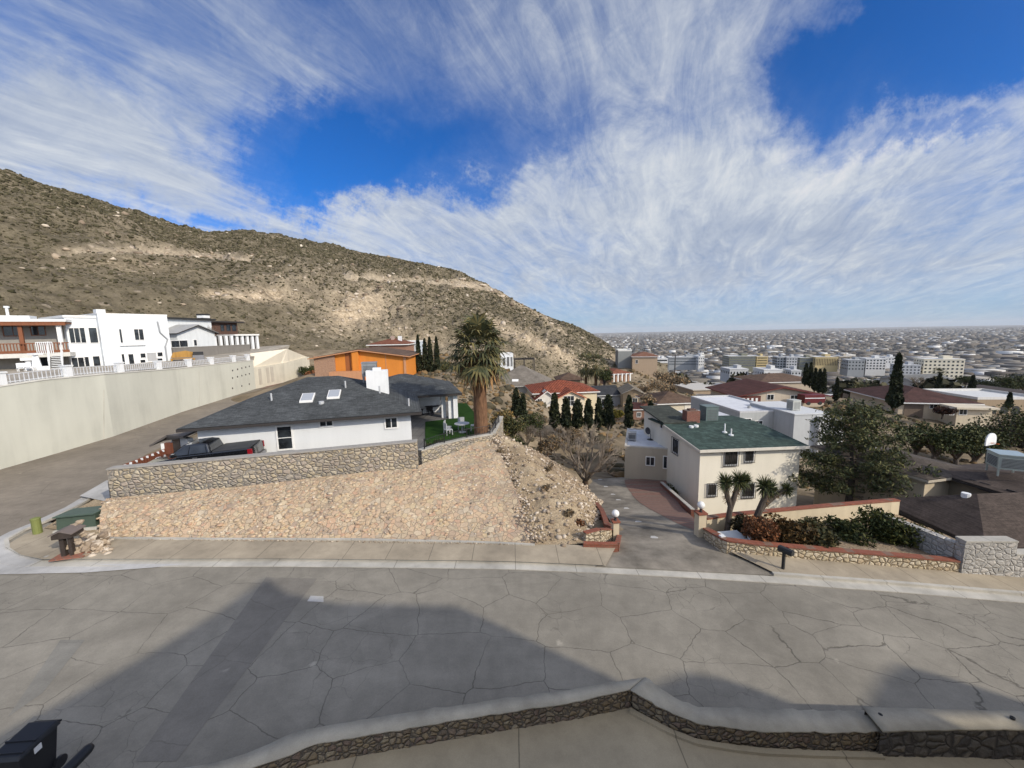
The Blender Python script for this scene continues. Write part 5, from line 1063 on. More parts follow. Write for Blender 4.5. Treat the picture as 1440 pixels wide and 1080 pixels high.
def bare_tree(loc, h, label, group=None, depth=5, r=.14, kids=(2, 3), spread=.5, lean=(0, 0), twig=True, mat=None, name='bare_tree', stems=1):
    t = thing(name, label, 'tree', tuple(loc), 0, group); m = MB(); tips = []; tr = MB(); d = Vector((lean[0], lean[1], 1)).normalized(); L0 = h*.27; top = d*L0
    tr.tube([(0, 0, -.4), tuple(top*.5+Vector((.03, 0, 0))), tuple(top)], [r*1.25, r, r*.85], 9)
    for k in range(5+stems): a = 2*math.pi*k/(5+stems)+random.uniform(-.3, .3); grow(m, top, (d*1.0+Vector((math.cos(a), math.sin(a), 0))*random.uniform(.35, .95)).normalized(), h*.30, r*.5, depth-1, tips, spread, .05, kids, .74, 5)
    if twig:
        for q, dd in tips:
            for k in range(3):
                e = (dd+Vector((random.uniform(-1, 1), random.uniform(-1, 1), random.uniform(-.4, 1)))*.7).normalized()*h*random.uniform(.05, .1); m.tube([q, q+e], [.011, .004], 3, cap=False)
    tr.build('trunk', B_BROWN, t); m.build('branches', mat or B_TWIG, t); return t
def fan_palm(loc, h, label, trunk_r=.5, crown=1.9, n=64, group=None, dead=.3, name='palm_tree', small=False):
    t = thing(name, label, 'palm', tuple(loc), random.uniform(0, 6), group); m = MB(); hz = h-crown*.75
    pts = [(0.02*math.sin(i), 0, -.4+(hz+.4)*i/8) for i in range(9)]; m.tube(pts, [trunk_r*(1.12-.24*i/8+(.06 if i % 2 else 0)) for i in range(9)], 16)
    m.build('trunk', B_PALM, t); gm = []; dm = []
    for i in range(n):
        f = i/n; el = math.radians(lerp(84, -76, f**.72)); az = i*2.39996+random.uniform(-.2, .2); L = crown*random.uniform(.38, .82)*(1 if f < .7 else .85); base = Vector((0, 0, hz+(.35 if f < .6 else .05)*crown*.4))
        d = Vector((math.cos(el)*math.cos(az), math.cos(el)*math.sin(az), math.sin(el))); droop = Vector((0, 0, -.16*L)); tip = base+d*L+droop*.6; side = d.cross(Vector((0, 0, 1))); side = side.normalized() if side.length > .05 else Vector((1, 0, 0)); upv = side.cross(d).normalized()
        P = gm if f < 1-dead else dm; w = .022; P.append([base-side*w, base+side*w, tip+side*w, tip-side*w]); nl = 15 if not small else 9; fr = crown*random.uniform(.48, .62)
        for k in range(nl):
            an = math.radians(lerp(-105, 105, k/(nl-1))); ld = (d*math.cos(an)+side*math.sin(an)).normalized(); l1 = fr*(.62+.38*math.cos(an)); fold = upv*.12*fr*random.uniform(-.6, 1); mid = tip+ld*l1*.5+fold*.3; end = tip+ld*l1+Vector((0, 0, -.34*l1*random.uniform(.5, 1.3))); wv = ld.cross(upv).normalized()*fr*.062
            end = end+Vector((random.gauss(0, .07), random.gauss(0, .07), random.gauss(-.04, .08)))*fr; P.append([tip, mid-wv, mid+wv, tip]); P.append([mid-wv, end, end+wv*.1, mid+wv])
    def flush(P, nm, mat):
        v = np.array([tuple(q) for f in P for q in f]); np_mesh(nm, v, np.arange(len(v)).reshape(-1, 4), mat, t)
    flush(gm, 'crown', G_PALM); flush(dm, 'dead_frond_skirt', G_DEAD if not small else G_PALM); return t
def rosette(P, c, r, n, up=.25):
    for k in range(n):
        d = Vector((random.gauss(0, 1), random.gauss(0, 1), random.gauss(0, 1)+up)).normalized(); s = d.orthogonal().normalized(); s.rotate(Matrix.Rotation(random.uniform(0, 6.28), 3, d)); L = r*random.uniform(.75, 1.1); w = r*.035
        m = c+d*L*.5; e = c+d*L+Vector((0, 0, -.06*L)); P.append([c+d*r*.08-s*w, c+d*r*.08+s*w, m+s*w, m-s*w]); P.append([m-s*w, m+s*w, e+s*w*.1, e-s*w*.1])
def yucca(loc, label, arms, group=None):
    """arms: list of (path points, radius, rosette radius)"""
    t = thing('yucca', label, 'yucca', tuple(loc), 0, group); m = MB(); P = []; D = []
    for path, r, rr in arms:
        m.tube(path, [r*(1.1-.25*i/(len(path)-1)) for i in range(len(path))], 8); c = Vector(path[-1]); rosette(P, c, rr, 210)
        d = (Vector(path[-1])-Vector(path[-2])).normalized()
        for k in range(90):
            q = c-d*random.uniform(.05, rr*1.5); e = Vector((random.gauss(0, 1), random.gauss(0, 1), -.9)).normalized(); s = e.orthogonal().normalized()*.015; D.append([q-s, q+s, q+e*rr*.45+s*.3, q+e*rr*.45-s*.3])
    m.build('trunk', B_GREY, t)
    for Q, nm, mt in ((P, 'leaf_rosettes', G_YUC), (D, 'dead_leaf_skirt', G_DEAD)):
        v = np.array([tuple(q) for f in Q for q in f]); np_mesh(nm, v, np.arange(len(v)).reshape(-1, 4), mt, t)
    t.scale = (1.05, 1.05, 1.3); return t
def round_tree(loc, h, r, label, mat, group=None, n=1500, leaf=.22, clumps=16, name='leafy_tree', flat=.8, trunk=None, base=.25, cat='tree'):
    t = thing(name, label, cat, tuple(loc), random.uniform(0, 6), group); C = []; m = MB(); cz = h*(base+1)/2
    m.tube([(0, 0, -.5), (.03*h, 0, h*base), (0, 0, h*.62)], [r*.09, r*.07, r*.03], 7)
    for k in range(clumps):
        a = random.uniform(0, 6.28); ph = random.uniform(-.6, 1.0); q = random.uniform(.35, .8); c = np.array([q*r*math.cos(a)*math.cos(ph*.9), q*r*math.sin(a)*math.cos(ph*.9), cz+ph*q*(h-cz)*.95]); s = random.uniform(.26, .42)*r; k_ = n//clumps
        d = RNG.normal(0, 1, (k_, 3)); d /= np.linalg.norm(d, axis=1)[:, None]; C.append(c+d*RNG.uniform(.5, 1.12, (k_, 1))*s*np.array([1, 1, flat])); m.tube([(0, 0, h*base), tuple(c*np.array([.5, .5, .9])), tuple(c)], [r*.04, r*.025, r*.012], 4, cap=False)
    C = np.concatenate(C); v, f = leaf_quads(C, leaf, 1.3); m.build('trunk', trunk or B_GREY, t); np_mesh('crown', v, f, mat, t); return t
# ------------------------------------------------------------------ gate posts, planters, walls right of the stone slope
M_CREAMW = paint((.55, .47, .335), .88, .14, 1.0); M_BRICKCAP = brick((.26, .09, .055), (.21, .075, .05), (.19, .12, .09)); M_RUBW = stone([(.50, .42, .29), (.57, .50, .38), (.42, .33, .22), (.60, .52, .40)], (.26, .2, .13), 4.2, .1, 1.0, 1.3, .05)
M_GREYST = stone([(.40, .38, .35), (.46, .44, .41), (.34, .33, .31), (.50, .47, .43)], (.36, .345, .32), 4.0, .08, .9, 1.2, .04); M_GLOBE = paint((.78, .77, .74), .3, .04, 1, 0, .5)
def gpost(q, h, w, label, lamp_label):
    t = thing('gate_pillar', label, 'pillar', tuple(q), .1); mb = MB(); mb.box(-w, -w, -.6, w, w, h); mb.build('shaft', M_CREAMW, t); mb = MB(); mb.box(-w-.05, -w-.05, h+.003, w+.05, w+.05, h+.09); mb.build('brick_cap', M_BRICKCAP, t)
    l = thing('globe_lamp', lamp_label, 'lamp', (q[0], q[1], q[2]+h+.09)); mb = MB(); mb.tube([(0, 0, .003), (0, 0, .1), (0, 0, .2)], [.09, .05, .08], 10); mb.build('lamp_base', IRON, l); mb = MB(); mb.ball((0, 0, .36), .19, 16, 11); mb.build('globe', M_GLOBE, l, smooth=True)
qL = PS(865, 756, lambda X, Y: drive_z(X, Y)+.05); gpost(qL, .86, .15, 'short cream gate pillar at the left edge of the driveway', 'white globe lamp on the left driveway pillar')
qR = PS(984, 753, lambda X, Y: drive_z(X, Y)+.05); gpost(qR, PY(984, 722, qR.y).z-qR.z, .2, 'tall cream gate pillar at the right edge of the driveway', 'white globe lamp on the right driveway pillar')
def lowwall(name, label, pts, w, hw, capmat, mat, cap=.1, z0=-.6, side=0):
    t = thing(name, label, 'wall', (0, 0, 0)); mb = MB(); mc = MB()
    for a, b in zip(pts, pts[1:]):
        d = (b-a); d.z = 0; d.normalize(); n = Vector((-d.y, d.x, 0))
        for m_, ww, za, zb in ((mb, w, z0, hw), (mc, w+.06, hw+.003, hw+cap)):
            q = [a+n*(side-ww/2), b+n*(side-ww/2), b+n*(side+ww/2), a+n*(side+ww/2)]; z = (a.z, b.z, b.z, a.z); m_.hexa([(k.x, k.y, zz+za) for k, zz in zip(q, z)]+[(k.x, k.y, zz+zb) for k, zz in zip(q, z)])
    mb.build('wall', mat, t); mc.build('brick_cap', capmat, t); return t
fd = lambda X, Y: drive_z(X, Y)+.05
lowwall('planter_wall', 'curved red brick planter edge beside the left gate pillar', [PS(838, 716, fd), PS(846, 727, fd), PS(851, 741, fd), PS(853, 749, fd), PS(861, 752, fd)], .22, .42, M_BRICKCAP, M_BRICKCAP)
lowwall('planter_wall', 'low red brick border in front of the left gate pillar', [PS(820, 768, fb), PS(845, 769, fb), PS(868, 769, fb), PS(871, 757, fd)], .16, .14, M_BRICKCAP, M_BRICKCAP, .06)
lowwall('planter_wall', 'short cream rubble planter wall left of the left gate pillar', [PS(822, 762, fb), PS(842, 757, fb), PS(859, 756, fd)], .2, .45, M_BRICKCAP, M_RUBW, .05)
# long stone-faced planter wall along the right-hand sidewalk, with a brick cap
pR = [PS(988, 756, fd), PS(1012, 771, fb), PS(1022, 775, fb), PS(1060, 780, fb), PS(1150, 788, fb), PS(1250, 796.5, fb), PS(1349, 805, fb)]
front = lowwall('planter_wall', 'long low stone-faced planter wall with red brick cap beside the right-hand sidewalk', pR, .28, .46, M_BRICKCAP, M_RUBW, .07, side=.16)
# cream wall carrying the terrace behind the planter
inn_px = [(992, 727, 19.6), (1025, 722.5, 20.0), (1062, 719, 20.6), (1160, 710, 21.4), (1250, 702.5, 22.2), (1262, 702, 22.4)]
inn = [PY(*p) for p in inn_px]
lowwall('terrace_wall', 'cream terrace wall with red brick cap behind the planter shrubs', [Vector((p.x, p.y, p.z-.09)) for p in inn], .26, 0.0, M_BRICKCAP, M_CREAMW, .09, -2.6)
A = [p+Vector((0, .25, .36)) for p in pR]; B = [Vector((p.x, p.y-.1, p.z-.95)) for p in inn]+[Vector((24.2, 19.6, -1.6))]
loft('planter_soil', A, B, 60, 12, M_DIRT, lambda p, u, t: Vector((p.x, p.y, p.z+.12*fbm(p.x, p.y, 2, .8, 3))))
# grey stone wall at the right edge
gs = thing('stone_wall', 'pale grey stone wall with a stepped top at the right end of the sidewalk', 'wall', (0, 0, 0)); mb = MB(); mc = MB()
a = PS(1352, 806, fb); b = PS(1424, 811, fb); c = PS(1560, 822, fb); zt = PY(1352, 763, a.y).z; zt2 = PY(1432, 781, b.y).z
mb.obox(a, b, .4, a.z-1, zt, .2); mb.obox(b, c, .4, a.z-1.6, zt2, .2); d = Vector((a.x-.7, a.y+3.6, 0)); mb.obox(Vector((a.x, a.y+.41, 0)), d, .36, a.z-2.5, zt-.25, -.16)
mb.build('wall', M_GREYST, gs); mc.obox(a, b, .46, zt+.003, zt+.07, .2); mc.obox(b, c, .46, zt2+.003, zt2+.07, .2); mc.build('coping', M_CURB, gs)
# black mailbox on a post
q = PS(1101, 800, fs); mlb = thing('mailbox', 'black kerbside mailbox on a thin black post by the right sidewalk', 'mailbox', tuple(q), .5); mb = MB(); mb.box(-.05, -.05, 0, .05, .05, .78); mb.build('post', BLK, mlb)
mb = MB(); mb.prism([(-.13, .783), (.13, .783), (.13, .93), (.08, 1.0), (-.08, 1.0), (-.13, .93)], -.34, .22, 'y'); mb.build('mail_box', BLK, mlb); mb = MB(); mb.box(.133, -.1, .85, .15, .0, 1.0); mb.build('flag', paint((.3, .02, .02), .5), mlb)
# white utility pad with two posts inside the planter
q = PZ(1030, 760, -.25); up = thing('meter_pad', 'pale sloping concrete pad with two white posts inside the planter', 'utility pad', (q.x, q.y, q.z), .15); mb = MB(); mb.hexa([(-.7, -.5, -.3), (.85, -.5, -.3), (.6, .5, -.3), (-.45, .5, -.3), (-.7, -.5, .02), (.85, -.5, .0), (.6, .5, .22), (-.45, .5, .24)]); mb.build('slab', paint((.5, .52, .53)), up)
for x, y, h in ((-.8, -.3, .5), (.86, -.15, .42)): mb = MB(); mb.box(x-.11, y-.1, -.3, x+.11, y+.1, h); mb.build('post', WHITE, up)
# ------------------------------------------------------------------ green-roofed house
ZG = -4.3; P0 = PZ(981, 720, ZG); ze = PY(981, 632, P0.y).z; P1 = PZ(1126, 626.5, ze); rz = dirz(P0, P1)
gh = House('green_roof_house', 'two-storey cream house with dark green shingle roof and barred windows', (P0.x, P0.y, ZG), rz, (P1-P0).xy.length, 9.0, ze-ZG, paint((.74, .69, .575), .85, .08, .6), below=1)
yr, zr = gh.uv('l', 941, 601); ksl = (zr-gh.h)/yr; GSH = shingle((.052, .080, .068), .5); dback = yr+.4
mb = MB(); mb.prism([(0, -1), (9, -1), (9, gh.h+ksl*4), (yr+.3, gh.h+ksl*(yr+.3)), (0, gh.h)], 0, gh.w, 'x'); mb.build('wall', gh.wallmat, gh.root)
mb = MB(); o1 = .45; mb.prism([(-o1, gh.h-ksl*o1+.03), (-o1, gh.h-ksl*o1+.15), (dback, gh.h+ksl*dback+.15), (9.3, gh.h+ksl*4+.1), (9.3, gh.h+ksl*4-.02), (dback, gh.h+ksl*dback+.03)], -.3, gh.w+.3, 'x'); rf = mb.build('roof', GSH, gh.root)
mb = MB(); mb.box(-.3, -o1-.06, gh.h-ksl*o1-.08, gh.w+.3, -o1-.003, gh.h-ksl*o1+.14); mb.prism([(-o1, gh.h-ksl*o1-.05), (-o1, gh.h-ksl*o1+.135), (dback, gh.h+ksl*dback+.135), (dback, gh.h+ksl*dback-.05)], -.36, -.303, 'x'); mb.build('fascia', paint((.62, .58, .50), .6), rf)
for r in ((1019.5, 633, 1036.5, 653, 9), (1048, 632, 1059, 648, 7), (995.5, 681, 1006.5, 696, 7), (1044, 680, 1060, 698, 9)): gh.win('f', *r[:4], mull=0, bars=r[4], fw=.09, pane=glass((.05, .045, .04)))
gh.win('l', 955, 618, 947, 637, mull=0, bars=5, fw=.08)
rw = gh; y0 = yr+.45   # rear wing continuing the slope on the left
mb = MB(); mb.prism([(y0, -1), (y0+5.5, -1), (y0+5.5, gh.h+ksl*(y0+5.2)), (y0, gh.h+ksl*y0)], .1, 2.6, 'x'); mb.build('rear_wing_wall', gh.wallmat, gh.root)
mb = MB(); mb.prism([(y0-.02, gh.h+ksl*y0+.16), (y0+5.8, gh.h+ksl*(y0+5.8)+.16), (y0+5.8, gh.h+ksl*(y0+5.8)+.28), (y0-.02, gh.h+ksl*y0+.28)], -.3, 2.8, 'x'); mb.build('rear_wing_roof', shingle((.055, .06, .05), .4), gh.root)
for px in (931,): gh.win('l', px+1.5, 592, px-1.5, 602, mull=0)
q = gh.uv('f', 972, 590); cpt = PP(972, 590, gh.W(0, yr+1.0), gh.v)-gh.p; cx = cpt.dot(gh.u)
mb = MB(); zc = gh.h+ksl*(yr+1); mb.box(cx-.62, yr+.6, zc-.4, cx+.62, yr+1.5, PP(972, 577, gh.W(0, yr+1.0), gh.v).z-gh.p.z); mb.build('chimney', brick((.24, .09, .065), (.19, .075, .055), (.2, .15, .12)), gh.root); mb = MB(); mb.box(cx-.3, yr+.8, zc+.9, cx+.3, yr+1.3, zc+1.35); mb.build('chimney_pot', paint((.12, .07, .055)), gh.root)
for px, py, h_ in ((1019, 608, .75), (1028, 612, .55), (972, 601, .15), (979, 600, .15)):
    d = PP(px, py, gh.W(0, 0, gh.h+.16), Vector((-gh.v.x*ksl, -gh.v.y*ksl, 1)))-gh.p; mb = MB(); mb.cyl(d.dot(gh.u), d.dot(gh.v), d.z-.1, d.z+h_, .055 if h_ > .3 else .2, 8); mb.cyl(d.dot(gh.u), d.dot(gh.v), d.z-.02, d.z+.06, .2, 10); mb.build('vent_pipe', WHITE, gh.root)
# flat white roof part behind it with cooler
mb = MB(); q0 = PP(1000, 600, gh.W(0, yr+.6), gh.v)-gh.p; xw = cx+.9
mb.box(xw, y0, -1, gh.w+.2, y0+7, gh.h+ksl*yr-.35); mb.build('rear_block_wall', gh.wallmat, gh.root); mb = MB(); mb.box(xw-.1, y0-.02, gh.h+ksl*yr-.347, gh.w+.4, y0+7.1, gh.h+ksl*yr-.1); mb.build('rear_flat_roof', paint((.52, .53, .55), .7, .15, .7), gh.root)
q = PP(996, 597, gh.W(0, y0+1.6), gh.v); ac = thing('rooftop_cooler', 'green-grey rooftop cooler beside the red brick chimney', 'cooler', (q.x, q.y, gh.p.z+gh.h+ksl*yr-.1+.06), rz); cooler(ac, .6, 1.45, paint((.13, .17, .165), .5, .2, 3))
# flat-roofed annex left of it
qa = PZ(878, 674, -4.1); za = PY(878, 628, qa.y).z; ax1 = gh.uv('l', 938, 650)[0]; az2 = dirz(qa, gh.W(-.02, max(ax1, 4.5))); an2 = House('flat_roof_annex', 'low beige annex with white flat roof and two dark windows left of the green-roofed house', (qa.x, qa.y, -4.1), az2, 3.9, 6.5, za+4.1, paint((.43, .375, .29), .88, .14, .7), below=1)
an2.w = an2.uv('f', 939.5, 650)[0]; yb = PZ(872, 603, za); an2.d = max(5, (yb-an2.p).dot(an2.v)); an2.walls(); an2.roof('flat', .12, 0, paint((.58, .59, .62), .7, .2, .6), fascia=paint((.5, .47, .42)))
an2.win('f', 909, 643, 920, 654, mull=1); an2.win('f', 933.5, 642, 938, 658, mull=0)
q = PP(889, 616, an2.W(0, 2.2), an2.v); ac = thing('rooftop_cooler', 'grey box cooler on the white flat annex roof', 'cooler', (q.x, q.y, za+.07), az2); cooler(ac, .36, .78, paint((.3, .3, .3), .5, .2, 3))
q = PP(915, 613, an2.W(0, 3.0), an2.v); sd = thing('satellite_dish', 'small dark satellite dish on the white flat annex roof', 'dish', (q.x, q.y, za+.02), 2.0); mb = MB(); mb.tube([(0, 0, 0), (0, 0, .5), (0, .15, .75)], .03, 6); mb.cyl(0, 0, 0, .03, .35, 10); mb.build('mast', IRON, sd)
mb = MB(); n = 14; rim = [(.36*math.cos(6.283*i/n), .28+.1, .95+.36*math.sin(6.283*i/n)) for i in range(n)]; mb._add(rim+[(0, .22, .95)], [(i, (i+1) % n, n) for i in range(n)]); o = mb.build('reflector', paint((.06, .06, .065), .5), sd); o.modifiers.new('t', 'SOLIDIFY').thickness = .02
# planting bed edge along the house's left side
lowwall('planter_wall', 'narrow brick-edged bed along the shaded side of the green-roofed house', [PS(974, 722, fd), PS(952, 702, fd), PS(930, 682, fd)], .2, .25, M_CURB, M_BRICKCAP, .06)
# ------------------------------------------------------------------ brown-roofed houses at the right edge
BR = shingle((.078, .060, .050), .35); M_BW = paint((.23, .19, .135), .88, .18, .8); M_BW2 = paint((.52, .44, .32), .88, .12)
ra = PZ(1387, 764, -1.05); rA = House('brown_roof_house', 'low house with dark brown hip roof just behind the grey stone wall', (ra.x+.6, ra.y+.6, -3.7), math.radians(1), 9.0, 4.8, 2.62, paint((.05, .042, .036), .9), below=2); rA.walls(); rA.roof('hip', 1.25, .6, BR, fascia=DARKTRIM)
rB = House('brown_roof_house', 'taller brown-roofed house with taupe side wall carrying the big silver cooler', (31.0, 15.5, -3.8), math.radians(5), 9, 11.5, 3.55, M_BW, below=2); rB.walls(); rB.roof('hip', 1.1, .5, BR, fascia=DARKTRIM)
for (a, b, c, d) in ((1372, 676, 1366, 683), (1392, 681, 1380, 689), (1436, 692, 1418, 701)): rB.win('l', a, b, c, d, mull=1, frame=DARKTRIM)
cc = PZ(1304, 669, 0.0); rC = House('brown_roof_house', 'brown-roofed cream house end half hidden by the big pine', (cc.x+.35, cc.y+.4, -4.0), math.radians(12), 4.6, 7.5, 3.75, M_BW2, below=2); rC.walls(); rC.roof('hip', .75, .4, shingle((.085, .07, .058), .3), fascia=paint((.42, .37, .29)))
q = rB.W(2.6, 8.3, 0); ac = thing('rooftop_cooler', 'large silver metal cooler on the brown roof at the right edge', 'cooler', (PY(1415, 657, 24.2).x, 24.2, PY(1415, 657, 24.2).z-.12), math.radians(-28)); cooler(ac, .66, 1.02, paint((.50, .58, .56), .35, .12, 2, .1, .5, .6))
q = PY(1387, 640, 33); bk_ = thing('basketball_hoop', 'white half-round basketball backboard on a dark pole behind the brown roofs', 'hoop', (q.x, q.y, -5), .3); mb = MB(); zb = PY(1387, 622, 33).z+5; mb.cyl(0, 0, -1, zb, .06, 8); mb.build('pole', IRON, bk_); mb = MB(); n = 12
mb.prism([(-.75, zb-.2), (.75, zb-.2)]+[(.75*math.cos(math.pi*i/n), zb+.25+.6*math.sin(math.pi*i/n)) for i in range(n+1)], -.18, -.1, 'y'); mb.build('backboard', WHITE, bk_); mb = MB(); mb.tube([(.23*math.cos(.5236*i), -.42+.23*math.sin(.5236*i), zb) for i in range(13)], .02, 5); mb.build('rim', paint((.4, .1, .02)), bk_)
for px, py, h_ in ((1348, 703, .16), (1400, 667, .12), (1400, 712, .12)):
    pass
for (H_, x, y, h_, r_, lab) in ((rA, 2.0, 2.6, .2, .2, 0), (rB, 1.4, 3.8, .12, .16, 0), (rC, 1.2, 4.0, .5, .05, 0)):
    zz = H_.ze+H_.rs*min(x+.55, y+.55); mb = MB(); mb.cyl(x, y, zz-.1, zz+h_, r_, 10); mb.build('roof_vent', WHITE, H_.root)
# ------------------------------------------------------------------ plants of the near right-hand side
q = PS(823, 697, lambda X, Y: drive_z(X, Y)+.1); random.seed(12); bare_tree(q, 4.7, 'leafless spreading tree at the bend of the driveway', depth=5, r=.27, spread=.42, stems=2, mat=bark((.20, .165, .13)))
q = PS(762, 662, lambda X, Y: 0.4); 
for px, py, z, h, lb in ((742, 636, -1.4, 2.4, 'leafless brush tangle beyond the dirt ridge'), (770, 640, -3.2, 2.6, 'tall grey leafless brush between ridge and cypress row'), (798, 622, -5.0, 2.4, 'leafless brush in front of the third cypress'), (760, 618, -3.0, 3.0, 'bare grey shrub below the red-tiled house')):
    bare_tree(PZ(px, py, z), h, lb, 'leafless brush below the palm', depth=4, r=.07, spread=.7, stems=4, name='bare_shrub', mat=B_TWIG)
for px, py, z, rx, rr, lb, mt in ((722, 606, .2, 1.5, 1.7, 'green bush right of the palm trunk', G_OLIVE), (742, 600, -1.5, 1.8, 2.4, 'dark green bush behind the dirt ridge', G_BUSH), (706, 590, 1.0, 1.3, 1.5, 'yellowish bush close behind the palm trunk', foliage((.13, .11, .045), .4, .3)), (728, 628, -.3, 1.2, 1.1, 'dark low bush at the top of the ridge', G_BUSH), (775, 628, -2.5, 1.6, 1.9, 'grey-brown dry bush left of the cypress row', G_DRY), (806, 612, -4, 1.6, 1.8, 'grey-brown dry bush before the middle cypresses', G_DRY)):
    bush(PZ(px, py+8, z), rx, rx, rr, lb, mt, 1500, .13, 'bushes beyond the dirt ridge')
for px, py, lb in ((772, 661, 'small dark tuft on the ridge line'), (700, 640, 'dry tuft high on the dirt slope'), (765, 690, 'dry tuft in the middle of the dirt slope'), (802, 727, 'small dry tuft low on the dirt slope'), (816, 740, 'reddish tuft beside the brick planter')):
    o = None; d = ray(px, py); best = None
    for vv_ in (v.co for s_ in DP for v in s_.data.vertices):
        e = (vv_-O); dd_ = (e-d*(e.dot(d)/d.dot(d))).length/e.length
        if best is None or dd_ < best[0]: best = (dd_, vv_.copy())
    bush(best[1], .4, .4, .42, lb, G_RED if 'redd' in lb else G_DRY, 260, .07, 'tufts on the dirt slope', 'grass_tuft', 'tuft', 6, 4)
q = PZ(676, 612, 2.35); random.seed(4); fan_palm(q+Vector((0, .5, -.1)), PY(676, 459, q.y+.5).z-2.3, 'stout fan palm with orange-brown trunk and shaggy crown on the lawn edge', .49, 2.45, 96)
for px, py, rx, lb in ((604, 632, .4, 'small dark shrub by the yard railing'), (618, 626, .5, 'low round shrub at the left end of the lawn')): bush(PZ(px, py, 2.3), rx, rx, .5, lb, G_BUSH, 260, .07, 'yard shrubs')
# pine
def pine(loc, h, label):
    t = thing('pine_tree', label, 'tree', tuple(loc), 0); m = MB(); m.tube([(0, 0, -.6), (.15, 0, h*.35), (-.1, .1, h*.7), (0, 0, h*.97)], [.26, .2, .12, .04], 9); C = []; b = MB()
    for i in range(74):
        f = i/73; z = h*lerp(.10, .96, f); a = i*2.4+random.uniform(-.5, .5); L = (4.5*(1-f)**.6*random.uniform(.6, 1.12)+.5)*(1.0 if math.cos(a) > -.2 else .95); d = Vector((math.cos(a), math.sin(a), random.uniform(-.06, .3)+.4*f)); p = Vector((0, 0, z)); pts = [p, p+d*L*.5+Vector((0, 0, -.05*L)), p+d*L+Vector((0, 0, .04*L))]; b.tube(pts, [.055*(1.1-f)+.015, .035, .012], 5, cap=False)
        for k in range(int(L*9)):
            u = random.uniform(.28, 1.04); c = p+d*L*u+Vector((random.gauss(0, .27), random.gauss(0, .27), random.gauss(.05, .17)-.05*L*math.sin(u*3))); n = 10; C.append(np.array(c)+RNG.normal(0, 1, (n, 3))*np.array([.16, .16, .11]))
    C = np.concatenate(C); v, f4 = leaf_quads(C, .085, 3.4, .5); m.build('trunk', B_GREY, t); b.build('branches', B_PALE, t); np_mesh('crown', v, f4, G_PINE, t); return t
random.seed(21); q = PZ(1192, 712, -4.1); pine(q, PY(1195, 568, q.y).z+4.1, 'large spreading olive-green pine beside the green-roofed house')
# yuccas (positions from the planter soil)
q = PZ(1022, 746, -.45); yucca(q, 'forked yucca with two bushy green heads left in the planter', [([(0, 0, -.3), (.08, 0, .7), (.12, 0, 1.0), (-.1, .05, 1.6), (-.16, .05, 2.0)], .13, .52), ([(.1, 0, .9), (.28, .0, 1.4), (.42, .05, 1.8), (.5, .05, 2.05)], .12, .55), ([(.42, .05, 1.7), (.85, .1, 2.05)], .07, .42)])
q = PZ(1056, 740, -.4); yucca(q, 'leaning yucca with three green heads right in the planter', [([(0, 0, -.3), (.35, 0, .6), (.6, 0, 1.2), (.55, 0, 1.7)], .15, .55), ([(.3, 0, .5), (.75, .1, 1.0), (.95, .1, 1.55)], .12, .5), ([(.5, 0, .8), (1.2, .1, 1.25), (1.75, .1, 1.5)], .1, .42)])
for px, py, z, rx, ry, rr, lb, mt, n in ((1068, 765, -.35, 1.0, .9, 1.15, 'round rust-brown dead shrub in front of the leaning yucca', G_RED, 3200), (1105, 764, -.45, 1.3, .9, 1.2, 'brown-green shrub right of the rust-brown dead shrub', foliage((.06, .045, .018), .5, .3), 2600), (1146, 766, -.6, 1.4, 1.0, 1.1, 'dark olive shrub in the middle of the planter', foliage((.035, .04, .016), .5, .3), 2600), (1188, 760, -.8, 1.3, 1.0, 1.0, 'grey-green shrub under the pine branches', G_BUSH, 2200), (1252, 768, -1.1, 1.7, 1.1, 1.65, 'dark green shrub at the right end of the planter', foliage((.03, .045, .012), .5, .4), 3400), (1296, 772, -1.3, 1.1, .9, 1.0, 'low yellowish-green shrub beside the grey stone wall', foliage((.05, .055, .015), .5, .3), 1800), (1040, 748, -.5, .7, .6, .8, 'dark shrub behind the white utility pad', foliage((.03, .03, .015), .5), 900)):
    bush(PZ(px, py, z), rx, ry, rr, lb, mt, n, .085, 'planter shrubs', clumps=14, stretch=2.2)
q = PZ(998, 712, -4.1); bush(q, .5, .5, 1.3, 'small dark potted shrub against the cream house wall', foliage((.03, .03, .015), .5), 300, .1)
bush(PZ(948, 694, -3.6), .5, 1.4, .5, 'low dark shrubs in the bed beside the house', G_BUSH, 400, .08)
# ------------------------------------------------------------------ middle-distance houses
def mid(key, name, label, roof, rh, oh, wall, rmat, fascia=TRIM, group=None, cat='house', wins=(), h=None, walls=True, gable=None):
    x0, x1, yb, ye, Yd, rot, dep = MID[key]; p = PY(x0, yb, Yd); a = math.radians(rot); u = Vector((math.cos(a), math.sin(a), 0)); v = Vector((-u.y, u.x, 0))
    q = PP(x1, yb, p, v); w_ = (q-p).dot(u); ht = PY(x0, ye, Yd).z-p.z
    H_ = House(name, label, p, a, w_, dep, h or ht, wall, cat, group, below=3.0)
    H_.walls('y' if roof == 'gabley' else ('x' if roof == 'gable' else None), rh); H_.roof(roof, rh, oh, rmat, fascia=fascia)
    for r in wins:
        f = r[0]; kw = r[5] if len(r) > 5 else {}; H_.win(f, *r[1:5], **{**dict(mull=1, fw=.08), **kw})
    return H_
ORG = paint((.62, .22, .035), .8, .10, .8); ORG2 = paint((.50, .25, .13), .6, .12); TILE = None
